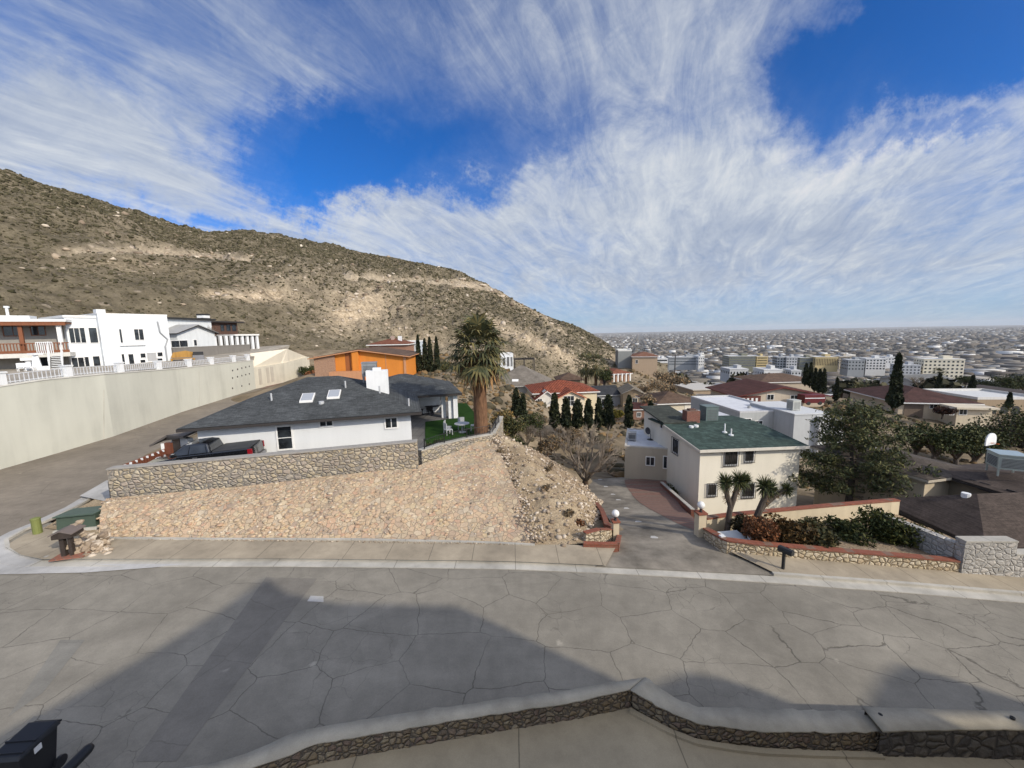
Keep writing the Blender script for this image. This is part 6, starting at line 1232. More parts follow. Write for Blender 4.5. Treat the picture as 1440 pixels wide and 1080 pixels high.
def rooftile(c):
    t = NT('clay_tile'); s = t.n('ShaderNodeSeparateXYZ'); t.l(t.co, s.inputs[0]); wv = t.math('SINE', t.math('MULTIPLY', t.math('ADD', s.outputs[0], t.math('MULTIPLY', s.outputs[1], .02)), 20.0)); n = t.noise(1.6, 4, .6)
    col = t.ramp(n, [(.3, sc(c, .6)), (.55, c), (.75, sc(c, 1.5))]); col = t.mix(.7, col, t.ramp(wv, [(0, .45), (.6, 1.2)]), 'MULTIPLY'); t.bump(wv, .8, .06); return t.fin(col, .85, .2)
TILE = rooftile((.30, .085, .045)); RB = shingle((.16, .085, .055), .3); GT = shingle((.20, .175, .145), .22); MAR = shingle((.085, .036, .03), .3); DKR = shingle((.045, .047, .052), .35); BRN = shingle((.13, .085, .06), .3)
H_ = mid('orange', 'orange_house', 'bright orange house with low gable roof and a brick panel', 'gabley', 1.15, .7, ORG, BRN, ORG2)
u1 = H_.uv('f', 472, 515)[0]; mb = MB(); mb.box(.02, -.25, -3, u1, -.003, H_.h+.25); mb.build('brick_panel', brick((.36, .2, .12), (.30, .17, .11), (.36, .27, .2)), H_.root)
ua, ub_ = H_.uv('f', 486, 515)[0], H_.uv('f', 494, 515)[0]; H_.put('f', [(ua, -3, ub_, H_.h+.7, -.6, .01)], 'recess', paint((.30, .10, .03)), H_.root); uc, ud = H_.uv('f', 497, 515)[0], H_.uv('f', 506, 515)[0]; H_.put('f', [(uc, -3, ud, H_.h+1.0, .012, .5)], 'bay_wall', ORG, H_.root)
ue = H_.uv('f', 543, 515)[0]; H_.put('f', [(ue-.05, -3, ue+.05, H_.h+.4, .01, .05), (H_.w-.35, -3, H_.w, H_.h+.05, .01, .12)], 'trim_board', ORG2, H_.root)
H_.put('f', [(H_.uv('f', 470, 520)[0], -2.2, H_.uv('f', 515, 520)[0], H_.uv('f', 490, 521)[1], .7, 2.2)], 'porch_roof', ORG2, H_.root)
H_ = mid('redbrown', 'redbrown_house', 'red-brown roofed house with small white chimneys behind the orange house', 'hip', 1.3, .5, paint((.28, .15, .1)), shingle((.19, .075, .045), .3))
for i, x in enumerate((.55, .75)): mb = MB(); mb.box(H_.w*x-.35, 2.6, H_.h, H_.w*x+.35, 3.3, H_.h+1.6); mb.build('chimney', WHITE if i else paint((.4, .3, .25)), H_.root)
H_ = mid('paleblue', 'pale_house', 'pale blue-white flat-roofed house beside the four cypresses', 'flat', .25, 0, paint((.50, .55, .58)), GREYST, wins=(('f', 570, 487, 575, 493),))
H_ = mid('greybig', 'grey_roof_house', 'house with one broad tan-grey roof slope right of the palm', 'hip', 3.6, .5, paint((.42, .40, .36)), GT, fascia=paint((.5, .48, .43)))
q = PY(724, 524, 87); sk = MB(); z = H_.ze+H_.rs*(1.6); sk.hexa([(H_.w*.42+x, 1.1+y, H_.ze+H_.rs*(1.6+y)+e) for e in (-.1, .12) for x, y in ((-.7, -.3), (.7, -.3), (.7, .3), (-.7, .3))]); sk.build('skylight', TRIM, H_.root)
H_ = mid('whitemod', 'white_modern_house', 'small white cubic house with tall dark windows high behind the palm', 'flat', .3, 0, paint((.72, .74, .75)), GREYST, wins=(('f', 707, 503, 710.5, 514), ('f', 713, 502, 716, 515), ('f', 718, 502, 720.5, 515)))
p = PY(724, 517, 101); pg = thing('pergola', 'dark timber pergola beside the small white cubic house', 'pergola', (p.x, p.y, p.z), .05); mb = MB()
for i in range(9): mb.box(i*.62, -.2, 2.2, i*.62+.12, 3.5, 2.4)
mb.box(-.1, 0, 2.0, 5.2, .15, 2.197); mb.box(-.1, 3.1, 2.0, 5.2, 3.25, 2.197); mb.build('rafters', DARKTRIM, pg)
for x in (0, 2.5, 5.0):
    for y in (0, 3.1): mb = MB(); mb.box(x, y, -2, x+.15, y+.15, 2.0); mb.build('post', DARKTRIM, pg)
H_ = mid('gazebo', 'gazebo_house', 'small building with brown hip roof left of the dark palm', 'hip', 1.5, 1.1, paint((.45, .38, .28)), BRN, fascia=DARKTRIM, wins=(('f', 790, 534, 800, 540),))
H_ = mid('redtile', 'red_tile_house', 'cream house with bright red clay tile roof behind the cypress row', 'hip', 1.5, .5, paint((.62, .53, .36), .85, .08), TILE, fascia=TRIM, wins=(('r', 836, 556, 837.5, 568, dict(mull=0)),))
w_ = H_.w; H_.walls('y', 1.3, w_*.32, w_*.74, -2.6, -.02, H_.h-.7, 'gable_wall', paint((.66, .57, .42))); H_.roof('gabley', 1.3, .4, TILE, w_*.32, w_*.74, -2.6, 1.4, H_.h-.7, fascia=paint((.5, .2, .12)), name='gable_roof')
H_.walls('y', 1.5, .2, w_*.30, -1.8, -.02, H_.h-.9, 'side_gable_wall', paint((.66, .62, .55))); H_.roof('gabley', 1.5, .4, TILE, .1, w_*.33, -1.8, 2.5, H_.h-.9, fascia=TRIM, name='side_gable_roof')
H_.win('f', 793, 557, 807, 570, off=-2.6, mull=2, rail=1); H_.win('f', 756, 561, 762, 572, off=-1.8, mull=1)
H_ = mid('redsmall', 'red_roof_house', 'small red-roofed house with pale porch columns on the slope', 'hip', 1.5, .6, paint((.40, .24, .16)), shingle((.22, .085, .05), .3))
for i in range(5): mb = MB(); x = .4+i*(H_.w-.8)/4; mb.box(x-.18, -.9, -2, x+.18, -.55, H_.h-.1); mb.build('column', TRIM, H_.root)
H_ = mid('twostorey', 'two_storey_house', 'two-storey tan house with brown hip roof at the foot of the hill', 'hip', 2.0, .5, paint((.40, .30, .205)), shingle((.20, .10, .065), .3), wins=(('r', 915, 504, 918, 508), ('r', 909, 514, 913, 520), ('r', 918, 513, 921, 518), ('f', 894, 506, 897, 511)))
H_ = mid('greybox', 'grey_box_house', 'grey-green windowless block house with white roof edge left of the tan two-storey house', 'flat', .6, 0, paint((.23, .24, .23)), WHITE, fascia=paint((.68, .67, .62)))
H_ = mid('darkroof', 'dark_roof_house', 'grey house with near-black roof right of the red-tiled house', 'gable', 1.5, .5, paint((.36, .37, .38)), DKR, wins=(('f', 846, 561, 856, 569),))
H_ = mid('tan', 'tan_house', 'tan gabled house beside the near-black roof', 'gabley', 1.1, .4, paint((.36, .27, .17)), shingle((.2, .17, .13), .2), fascia=paint((.55, .48, .38)), wins=(('f', 890, 560, 896, 566),))
H_ = mid('shed', 'brick_shed', 'small brown brick shed between two dark cypresses', 'gable', .7, .3, brick((.26, .14, .095), (.21, .11, .08), (.22, .16, .12)), shingle((.2, .085, .06), .3), cat='shed', wins=(('f', 896, 580, 901, 586),))
H_ = mid('cream', 'cream_house', 'cream garage-like house with light brown hip roof above the green roof', 'hip', 1.5, .6, paint((.62, .55, .42), .85, .08), BRN)
H_.put('f', [(H_.w*.62, 0, H_.w*.8, H_.h-.35, .003, .05), (H_.w*.85, 0, H_.w*.93, H_.h-.3, .003, .05)], 'garage_door', paint((.70, .65, .55)), H_.root)
H_ = mid('maroon', 'maroon_house', 'cream house with dark maroon low gable roof and red side fence', 'gabley', 1.7, .9, paint((.52, .44, .34)), MAR, fascia=paint((.16, .035, .03)), wins=(('f', 1079, 555, 1088, 562), ('f', 1112, 556, 1122, 562)))
u0 = H_.w*.02; H_.put('f', [(u0, -2, H_.w*.26, H_.h-.1, .01, .4)], 'timber_front', paint((.12, .04, .03)), H_.root); H_.put('f', [(H_.w*(.05+.05*i), .3, H_.w*(.075+.05*i), H_.h-.5, .404, .45) for i in range(4)], 'white_panel', TRIM, H_.root)
p = PY(1131, 570, 72); rfn = thing('red_trailer', 'deep red long covered trailer beside the maroon-roofed house', 'trailer', (p.x, p.y, p.z), -.03); RD = paint((.11, .010, .012), .5, .1, 1, .1, .4); mb = MB(); mb.prism([(0, .4), (3.6, .4), (3.9, 1.3), (3.5, 1.9), (0, 1.9)], 0, 2.0, 'y'); mb.build('body', RD, rfn); mb = MB(); mb.box(.05, -.03, 1.25, 3.7, -.003, 1.4); mb.build('white_stripe', WHITE, rfn)
for x in (.8, 2.9): mb = MB(); mb.tube([(x, -.02, .35), (x, .25, .35)], .35, 12); mb.build('wheel', BLK, rfn)
H_ = mid('whiteflat', 'white_flat_house', 'white-roofed flat house with grey walls behind the dark green roof', 'flat', .25, 0, paint((.40, .41, .40), .85, .12), paint((.60, .61, .63), .7, .15, .6), fascia=paint((.5, .5, .5)), wins=(('f', 1044, 589, 1056, 594), ('f', 1062, 592, 1072, 597)))
zr = H_.h; B2 = H_.w*.62
mb = MB(); mb.box(H_.w*.72, -3.6, -3, H_.w*1.42, 5, zr+.35); mb.build('wall', paint((.43, .44, .44), .85, .1), H_.root); mb = MB(); mb.box(H_.w*.71, -3.7, zr+.353, H_.w*1.43, 5.1, zr+.5); mb.build('parapet', paint((.55, .56, .56)), H_.root); mb = MB(); mb.box(H_.w*1.15, -4.2, -3, H_.w*1.65, -.5, zr+.1); mb.build('front_wall', paint((.50, .50, .49), .85, .1), H_.root)
q = H_.W(H_.w*.98, -1.2, zr+.5); ac = thing('rooftop_cooler', 'pale box cooler on the flat white roof', 'cooler', tuple(q), .1); cooler(ac, .55, 1.3, paint((.45, .46, .42), .5, .2, 3)); q = H_.W(H_.w*.50, 3, zr); mb = MB(); mb.cyl(H_.w*.5, 3, zr, zr+.35, .25, 10); mb.build('roof_vent', GREYST, H_.root)
H_ = mid('browntop', 'brown_roof_house', 'long house with brown roof behind the maroon-roofed house', 'hip', 1.6, .6, paint((.40, .33, .25)), BRN)
H_ = mid('hipbrown', 'brown_hip_house', 'wide house with dark maroon-brown hip roof right of the tallest cypress', 'hip', 2.2, .8, paint((.52, .43, .31)), shingle((.075, .038, .032), .3), wins=(('f', 1308, 568, 1318, 574), ('r', 1330, 572, 1340, 577)))
H_.walls(x0=H_.w*.55, x1=H_.w*.98, y0=-3.5, y1=-.02, h=H_.h-.6, name='front_wall', mat=paint((.60, .51, .37))); H_.put('f', [(H_.w*.5, H_.h-.6, H_.w*1.02, H_.h-.3, 0, 4.2)], 'balcony_slab', paint((.62, .54, .41)), H_.root); H_.win('f', 1330, 574, 1342, 583, off=-3.5, mull=2); H_.win('f', 1350, 574, 1360, 583, off=-3.5, mull=1)
H_.put('f', [(H_.w*.08, -1, H_.w*.34, H_.h*.75, .003, .08)], 'garage_door', paint((.16, .12, .09)), H_.root)
H_ = mid('arches', 'arched_house', 'tan house with dark arched openings and white flat roof at right edge', 'flat', .5, 0, paint((.30, .225, .145)), paint((.58, .58, .56)), fascia=paint((.60, .58, .54)))
for px in (1395, 1411, 1428):
    u, z = H_.uv('f', px, 578); mb = MB(); n = 10; mb.prism([(u-.75, -1), (u+.75, -1)]+[(u+.75*math.cos(math.pi*i/n), z+.3+.75*math.sin(math.pi*i/n)) for i in range(n+1)], -.05, -.004, 'y'); mb.build('arched_window', BLK, H_.root)
H_ = mid('brownb', 'brown_roof_house', 'small brown-roofed house left of the tallest cypress', 'hip', 1.4, .6, paint((.44, .36, .28)), shingle((.12, .08, .065), .3), wins=(('f', 1232, 549, 1240, 554), ('f', 1250, 549, 1258, 554)))
H_ = mid('greyc', 'grey_roof_house', 'grey-roofed house in front of the white hotel-like block', 'gable', 1.8, .6, paint((.46, .44, .40)), shingle((.17, .17, .165), .2))
H_ = mid('longroof', 'long_roof_house', 'long low house with pale flat roof beyond the cream house', 'slab', .1, .4, paint((.35, .27, .19)), paint((.50, .47, .42)), fascia=paint((.5, .46, .4)))
lw2 = thing('boundary_wall', 'long tan boundary wall on the slope beyond the cream house', 'wall', (0, 0, 0)); mb = MB(); a = PY(978, 566, 88); b = PY(1042, 567, 84); mb.obox(a, b, .3, a.z-3, PY(1000, 557, 86).z); mb.build('wall', paint((.36, .29, .22)), lw2); mb = MB(); mb.obox(a, b, .4, PY(1000, 557, 86).z+.003, PY(1000, 555.5, 86).z); mb.build('coping', paint((.5, .44, .36)), lw2)
# ------------------------------------------------------------------ trees of the middle distance
random.seed(5)
def tree_at(px, yb, yt, Yd): p = PY(px, yb, Yd); return p, PY(px, yt, Yd).z-p.z
for px, yt, lb in ((590, 473, 'leftmost of the four slim cypresses behind the ranch house'), (599, 477, 'second from left of the four slim cypresses behind the ranch house'), (606, 475, 'third from left of the four slim cypresses behind the ranch house'), (615.5, 475, 'rightmost of the four slim cypresses behind the ranch house')):
    p, h = tree_at(px, 526, yt, 70); cypress(p, h, .56, lb, 'slim cypresses behind the ranch house')
for px, yt, rr, lb in ((780, 556, .68, 'leftmost and tall one of the dark cypress row before the red-tiled house'), (796, 562, .66, 'second dark cypress from the left before the red-tiled house'), (812, 564, .72, 'broad third dark cypress before the red-tiled house'), (827.5, 563, .6, 'fourth dark cypress from the left before the red-tiled house'), (842, 562, .58, 'fifth dark cypress from the left before the red-tiled house'), (855, 558, .72, 'rightmost cypress of the dark row, tallest at its right end')):
    p, h = tree_at(px, 601, yt, 50); cypress(p, h, rr, lb, 'dark cypress row before the red-tiled house', taper=.75)
for px, yb, yt, Yd, rr, lb in ((884, 601, 558, 48, .55, 'dark cypress left of the brick shed'), (914, 602, 566, 47, .5, 'dark cypress right of the brick shed'), (726, 585, 548, 50, .6, 'dark small cypress right of the palm'), (736, 590, 555, 50, .5, 'thin dark cypress left of the red-tiled house')):
    p, h = tree_at(px, yb, yt, Yd); cypress(p, h, rr, lb, 'single dark cypresses in the middle distance', taper=.8)
for px, yb, yt, Yd, rr, lb in ((1256.5, 574, 499, 56, .82, 'tallest dark cypress standing alone beside the brown hip roof'), (1132, 541, 512, 100, .75, 'leftmost of five cypresses behind the maroon-roofed house'), (1138.5, 543, 511, 100, .75, 'second of five cypresses behind the maroon-roofed house'), (1145, 549, 518.5, 98, .7, 'middle one of five cypresses behind the maroon-roofed house'), (1151, 552, 520, 96, .75, 'fourth of five cypresses behind the maroon-roofed house'), (1157, 552, 520, 95, .75, 'rightmost of five cypresses behind the maroon-roofed house'),
        (1175, 564, 532, 88, .6, 'short cypress right of the five cypresses'), (1195, 570, 551, 80, .45, 'very short cypress left of the shaggy palm'), (1319, 550, 525, 98, .75, 'cypress in front of the white hotel-like block'), (1366, 550, 529, 95, .7, 'cypress right of the white hotel-like block'), (1418, 574, 553, 60, .45, 'small cypress before the arched tan house')):
    p, h = tree_at(px, yb, yt, Yd); cypress(p, h, rr, lb, 'tall cypresses on the right', taper=1.15)
for px, yb, yt, Yd, cr, lb in ((824, 538, 503, 104, 3.6, 'dark bushy palm left of two at the foot of the hill'), (838, 541, 505, 102, 3.4, 'dark bushy palm right of two at the foot of the hill'), (1207, 566, 546, 84, 2.1, 'grey-green shaggy palm among brown roofs'), (1318, 545, 522, 150, 2.4, 'dark palm in front of the white hotel-like block')):
    p, h = tree_at(px, yb, yt, Yd); fan_palm(p, h+1.0, lb, .35, cr, 46, None, .2, small=True)
for px, yb, yt, Yd, rr, lb, mt in ((850, 545, 514, 100, 2.6, 'dense dark green tree right of the two palms', G_BUSH), (1031, 556, 540, 100, 1.6, 'dark rounded tree on the tan slope', G_CYP), (1345, 648, 594, 44, 3.2, 'dark green tree behind the brown roofs, left of the hoop', G_BUSH), (1372, 650, 598, 46, 3.2, 'dark tree directly behind the basketball hoop', G_BUSH), (1405, 640, 575, 52, 4.0, 'big dark tree in front of the arched tan house', G_BUSH), (1438, 640, 570, 52, 4.2, 'big dark tree at the right edge below the arched house', G_BUSH), (1315, 645, 596, 44, 3.0, 'dark olive tree between pine and brown roofs', G_BUSH), (1288, 640, 598, 46, 2.6, 'small dark tree beside the pine crown', G_BUSH), (1385, 555, 534, 108, 3.6, 'dark wide tree left of the far trees by the bare field', G_CYP), (1412, 552, 528, 112, 4.2, 'dark wide tree by the bare field', G_BUSH), (1440, 552, 526, 112, 4.4, 'dark wide tree at right edge by the bare field', G_CYP), (1357, 543, 527, 150, 3.5, 'round tree at the right corner of the white hotel-like block', G_BUSH), (1325, 585, 571, 60, 1.5, 'round dark tree in front of the brown hip-roofed house', foliage((.03, .016, .012), .4)), (434, 533, 513, 74, 1.8, 'dark green tree at the far end of the long wall', G_BUSH), (440, 531, 521, 72, 1.3, 'reddish low tree left of the orange house', G_RED), (622, 533, 505, 80, 2.4, 'yellow-green tree right of the slim cypresses', G_OLIVE), (640, 530, 512, 84, 2.4, 'olive tree left behind the palm crown', G_OLIVE), (918, 601, 590, 48, 1.3, 'green hedge bush between the brick shed and the annex', G_BUSH), (868, 590, 576, 62, 1.1, 'yellow-green small tree beside the tan house', foliage((.10, .10, .02), .4, .4))):
    p, h = tree_at(px, yb, yt, Yd); round_tree(p, max(1.2, h), rr, lb, mt, 'leafy trees of the middle distance', 1500 if rr < 3 else 2400, .26 if Yd > 90 else .19, 22, base=.04)
for px, yb, yt, Yd, lb in ((300, 492, 462, 66, 'leafless tree in front of the low white house'), (386, 488, 466, 92, 'leafless tree on the hill foot above the bright bank wall'), (1290, 548, 530, 95, 'leafless pale tree among the brown roofs')):
    p, h = tree_at(px, yb, yt, Yd); bare_tree(p, h, lb, 'leafless trees far off', depth=4, r=.16, spread=.6, name='bare_tree')
for i, (px, yb, rr, lb) in enumerate(((905, 553, 2.6, 'pale dry brush mound below the two-storey tan house'), (925, 548, 3.2, 'wide pale dry brush mound on the tan slope'), (942, 552, 2.4, 'pale dry brush mound right of the wide one'), (932, 536, 2.6, 'pale dry brush mound higher on the tan slope'), (955, 540, 2.0, 'small pale dry brush on the tan slope'), (912, 566, 1.8, 'pale dry brush behind the cream house'))):
    bush(PY(px, yb, 100-6*i), rr, rr, rr*.75, lb, foliage((.17, .145, .10), .35, .0), 1500, .2, 'dry brush on the tan slope', 'dry_brush', 'brush', 10)
p = PY(949, 519, 190); pl = thing('utility_pole', 'dark utility pole on the slope before the grey office block', 'pole', tuple(p)); mb = MB(); mb.cyl(0, 0, -3, 7, .25, 7); mb.build('pole', DARKTRIM, pl); mb = MB(); mb.box(-1.6, -.1, 6.2, 1.6, .1, 6.45); mb.build('crossarm', DARKTRIM, pl)
# dry scrub on the near terrain as ground cover
P = []; R = []
def okpt(x, y):
    px, py = proj(x, y, 0); return (640 < px < 1440)
for i in range(5200):
    x = random.uniform(-6, 75); y = random.uniform(24, 150)
    if x < 1.5 and y < 38: continue
    if 2 < x < 28 and 15 < y < 38: continue
    P.append((x, y, 0)); R.append(min(1.0, random.gammavariate(2, .13)+.06))
for i in range(2600):
    x = random.uniform(-36, 5); y = random.uniform(38, 98)
    if x < -22 and y < 76: continue
    P.append((x, y, 0)); R.append(min(.9, random.gammavariate(2, .12)+.06))
P = np.array(P); P[:, 2] = H_arr(P[:, 0], P[:, 1])+.05; vv, ff = lumps(P, np.array(R), .7, .4); tag(np_mesh('scrub', vv, ff, foliage((.085, .072, .042), .5, .1)), kind='stuff')
# ------------------------------------------------------------------ the city on the plain: larger blocks one by one
random.seed(3)
def office(name, label, px0, px1, yb, yt, Yd, rot, dep, wall, rows, cols, style='grid', side=None, cat='building', win=GLASS, roofs=True, frac=(.5, .5)):
    p = PY(px0, yb, Yd); a = math.radians(rot); u = Vector((math.cos(a), math.sin(a), 0)); v = Vector((-u.y, u.x, 0)); q = PP(px1, yb, p, v); w_ = (q-p).dot(u); h = PY((px0+px1)/2, yt, Yd).z-PY((px0+px1)/2, yb, Yd).z
    t = thing(name, label, cat, tuple(p), a); mb = MB(); mb.box(0, 0, -6, w_, dep, h); mb.build('wall', wall, t); mb = MB(); mb.box(-.25, -.25, h+.003, w_+.25, dep+.25, h+.7); mb.build('parapet', wall, t)
    mb = MB(); mb.box(.5, .5, h+.703, w_-.5, dep-.5, h+.75); mb.build('roof', paint((.55, .55, .54), .8), t)
    if roofs: mb = MB(); mb.box(w_*.55, dep*.3, h+.75, w_*.78, dep*.7, h+3.2); mb.build('plant_room', wall, t)
    for face in ('f', 'l'):
        L = w_ if face == 'f' else dep; nc = cols if face == 'f' else min(5, max(2, int(cols*dep/w_*.8)))
        for r in range(rows):
            if style == 'grid':
                for c in range(nc):
                    cx = L*(c+.5)/nc; s_ = L/nc*frac[0]/2; z0 = h*(r+.5-frac[1]/2)/rows; z1 = h*(r+.5+frac[1]/2)/rows; mb = MB()
                    mb.box(cx-s_, -.12, z0, cx+s_, -.004, z1) if face == 'f' else mb.box(-.12, cx-s_, z0, -.004, cx+s_, z1); mb.build('window', win, t)
            else:
                z0 = h*(r+.35)/rows; z1 = h*(r+.75)/rows; mb = MB(); mb.box(.8, -.12, z0, L-.8, -.004, z1) if face == 'f' else mb.box(-.12, .8, z0, -.004, L-.8, z1); mb.build('window_band', win, t)
    return t
GW = glass((.10, .11, .12), .3); YEL = paint((.55, .43, .22), .85, .08, .05, 0); OFFW = paint((.66, .65, .62), .85, .06, .05, 0); GRY = paint((.33, .34, .34), .85, .08, .05, 0); TANW = paint((.46, .40, .31), .85, .08, .05, 0); LGR = paint((.50, .50, .49), .85, .08, .05, 0)
CREAMB = paint((.78, .70, .53), .85, .05, .05, 0); OLV = paint((.20, .20, .15), .85, .08, .05, 0)
office('hotel_block', 'seven-storey cream-white block with rows of square windows beyond the cypresses', 1296, 1353, 540, 506, 360, -24, 18, CREAMB, 7, 9, frac=(.45, .42))
office('office_block', 'long olive-grey office block with ribbon windows left of centre on the plain', 940, 988, 514, 503, 520, -14, 26, GRY, 3, 8, 'band', win=GW)
office('office_block', 'long olive and yellow ribbon-window office block near the middle of the plain', 1025, 1062, 516, 502, 470, -12, 26, OLV, 4, 8, 'band', win=GW)
office('office_block', 'bright yellow-tan end block of the ribbon-window offices', 1063.5, 1079, 516, 502, 466, -12, 26, YEL, 4, 3, 'band', win=glass((.12, .10, .06)))
office('office_tower', 'grey and white office tower left of the yellow-tan office', 1092, 1104, 521, 503, 420, -20, 18, GRY, 5, 3, frac=(.6, .5)); office('office_tower', 'pale narrow office tower with window rows beside the grey one', 1105, 1120, 522, 503, 415, -20, 16, LGR, 5, 4, frac=(.55, .4))
office('office_block', 'broad yellow-tan office block with tall pilasters', 1146, 1178, 515, 503, 430, -18, 24, YEL, 1, 14, frac=(.5, .8), win=glass((.14, .11, .06))); office('office_block', 'dark grey office wing left of the yellow-tan pilastered block', 1124, 1145, 517, 504, 440, -18, 20, OLV, 3, 6, 'band', win=GW)
office('office_block', 'tan annex right of the yellow-tan pilastered block', 1180, 1196, 512, 502, 450, -18, 20, TANW, 3, 6, 'band')
office('apartment_block', 'white stepped apartment block with dark window rows', 1217, 1245, 520, 505, 400, -20, 18, OFFW, 4, 6, frac=(.5, .45)); office('apartment_block', 'grey apartment block left of the white stepped one', 1192, 1215, 521, 507, 405, -20, 18, GRY, 3, 5, frac=(.4, .4)); office('apartment_block', 'grey lower apartment block left of the seven-storey cream block', 1262, 1294, 526, 514, 365, -24, 16, LGR, 3, 6, frac=(.45, .4))
office('apartment_block', 'small white apartment block behind the tallest cypress', 1244, 1262, 511, 503, 470, -20, 18, OFFW, 2, 4, frac=(.4, .4))
office('warehouse', 'white broad warehouse below the grey towers', 1074, 1100, 531, 521, 300, -10, 20, OFFW, 1, 5, frac=(.3, .3)); office('warehouse', 'grey-white low warehouse with dark openings', 1026, 1052, 529, 520, 320, -8, 20, LGR, 1, 6, frac=(.4, .4)); office('warehouse', 'pale cube-like store building right of the white broad warehouse', 1112, 1126, 534, 522, 290, -12, 15, LGR, 2, 3, frac=(.4, .4))
office('office_block', 'white low office left of the long olive-grey block', 922, 939, 514, 505, 480, -10, 20, OFFW, 2, 5, 'band'); office('office_block', 'white short end block of the long olive-grey office', 982, 990, 515, 502, 500, -10, 20, OFFW, 3, 3, frac=(.4, .4))
# ------------------------------------------------------------------ 260 nearer town buildings as things (a few kinds, copied), the rest of the city as one mass
TC = [(.50, .49, .46), (.36, .31, .25), (.28, .26, .23), (.42, .38, .32), (.22, .17, .13), (.62, .61, .58), (.32, .32, .31)]; RC = [(.15, .125, .105), (.24, .21, .18), (.52, .52, .51), (.11, .09, .08), (.22, .11, .075), (.36, .355, .34), (.15, .155, .16)]
CN = ['white', 'tan', 'grey-brown', 'beige', 'brown', 'bright white', 'grey']; RN = ['brown', 'light brown', 'white', 'dark brown', 'red-brown', 'pale grey', 'slate-grey']
def proto(k):
    flat = k in (2, 5, 6); t = bpy.data.objects.new('town_building', None); COL.objects.link(t)
    w_, d_, h_ = (17, 12, 4.6) if flat else (12, 9, 3.0); wall = paint(TC[k], .85, .08, .1, 0); rm = paint(RC[k], .85, .1, .2, 0); mb = MB()
    if flat:
        mb.box(-w_/2, -d_/2, -4, w_/2, d_/2, h_); mb.build('wall', wall, t); mb = MB(); mb.box(-w_/2+.4, -d_/2+.4, h_+.003, w_/2-.4, d_/2-.4, h_+.15); mb.box(-2, -1.5, h_+.15, 1, 1.5, h_+1.6); mb.build('roof', rm, t)
        mb = MB()
        for i in range(5): x = -w_/2+w_*(i+.5)/5; mb.box(x-1.2, -d_/2-.1, 1.2, x+1.2, -d_/2-.004, 3.4)
        for i in range(3): y = -d_/2+d_*(i+.5)/3; mb.box(-w_/2-.1, y-1.1, 1.2, -w_/2-.004, y+1.1, 3.4); mb.box(w_/2+.004, y-1.1, 1.2, w_/2+.1, y+1.1, 3.4)
        mb.build('windows', GLASS, t)
    else:
        mb.prism([(-d_/2, -4), (d_/2, -4), (d_/2, h_), (0, h_+1.6), (-d_/2, h_)], -w_/2, w_/2, 'x'); mb.build('wall', wall, t); mb = MB(); mb.prism([(-d_/2-.6, h_-.15), (-d_/2-.6, h_+.05), (0, h_+1.95), (d_/2+.6, h_+.05), (d_/2+.6, h_-.15), (0, h_+1.65)], -w_/2-.5, w_/2+.5, 'x'); mb.build('roof', rm, t)
        mb = MB()
        for i in range(3): x = -w_/2+w_*(i+.5)/3; mb.box(x-.8, -d_/2-.08, .9, x+.8, -d_/2-.004, 2.3)
        mb.build('windows', GLASS, t)
    return t
protos = [proto(k) for k in range(7)]; used = set(); placed = []; cnt = 0; tries = 0
BL = [(bpy.data.objects[o.name].location.x, bpy.data.objects[o.name].location.y) for o in bpy.data.objects if o.get('category') in ('house', 'building')]
FIELD = [PY(1345, 545, 420), PY(1460, 520, 800)]
def in_field(x, y): return x/y > .92*1.0 and 330 < y < 900 and (x/y) > 1.18-.0 and False
def field(px, py): return 1352 < px and 505 < py < 536
while cnt < 260 and tries < 20000:
    tries += 1; r = 145*math.exp(random.random()*1.75); az = math.radians(random.uniform(14, 53)); x, y = r*math.sin(az), r*math.cos(az)
    if r < 230 and az < math.radians(21.5): continue
    z = H(x, y); px, py = proj(x, y, z)
    if px < 895 or px > 1455 or field(px, py): continue
    if any((x-a)**2+(y-b)**2 < (27 if r > 170 else 20)**2 for a, b in placed) or any((x-a)**2+(y-b)**2 < 22**2 for a, b in BL): continue
    placed.append((x, y)); k = random.choices(range(7), (3, 4, 1.6, 5, 3, 1.6, 3) if r > 260 else (4, 4, 2, 4, 3, .6, 1))[0]
    if k not in used: o = protos[k]; used.add(k)
    else: o = copy_tree(protos[k])
    o.location = (x, y, z); o.rotation_euler = (0, 0, math.radians(random.choice((-18, 72, -18, 72, -10, 80)))); s = random.uniform(.8, 1.5) if k in (2, 5, 6) else random.uniform(.8, 1.15); o.scale = (s*random.uniform(.8, 1.3), s, random.uniform(.85, 1.25))
    tag(o, '%s town building with %s %s roof in the crowded town' % (CN[k], RN[k], 'flat' if k in (2, 5, 6) else 'gabled'), 'building', '%s town buildings with %s roofs on the plain' % (CN[k], RN[k])); cnt += 1
for k in range(7):
    if k not in used: bpy.data.objects.remove(protos[k])
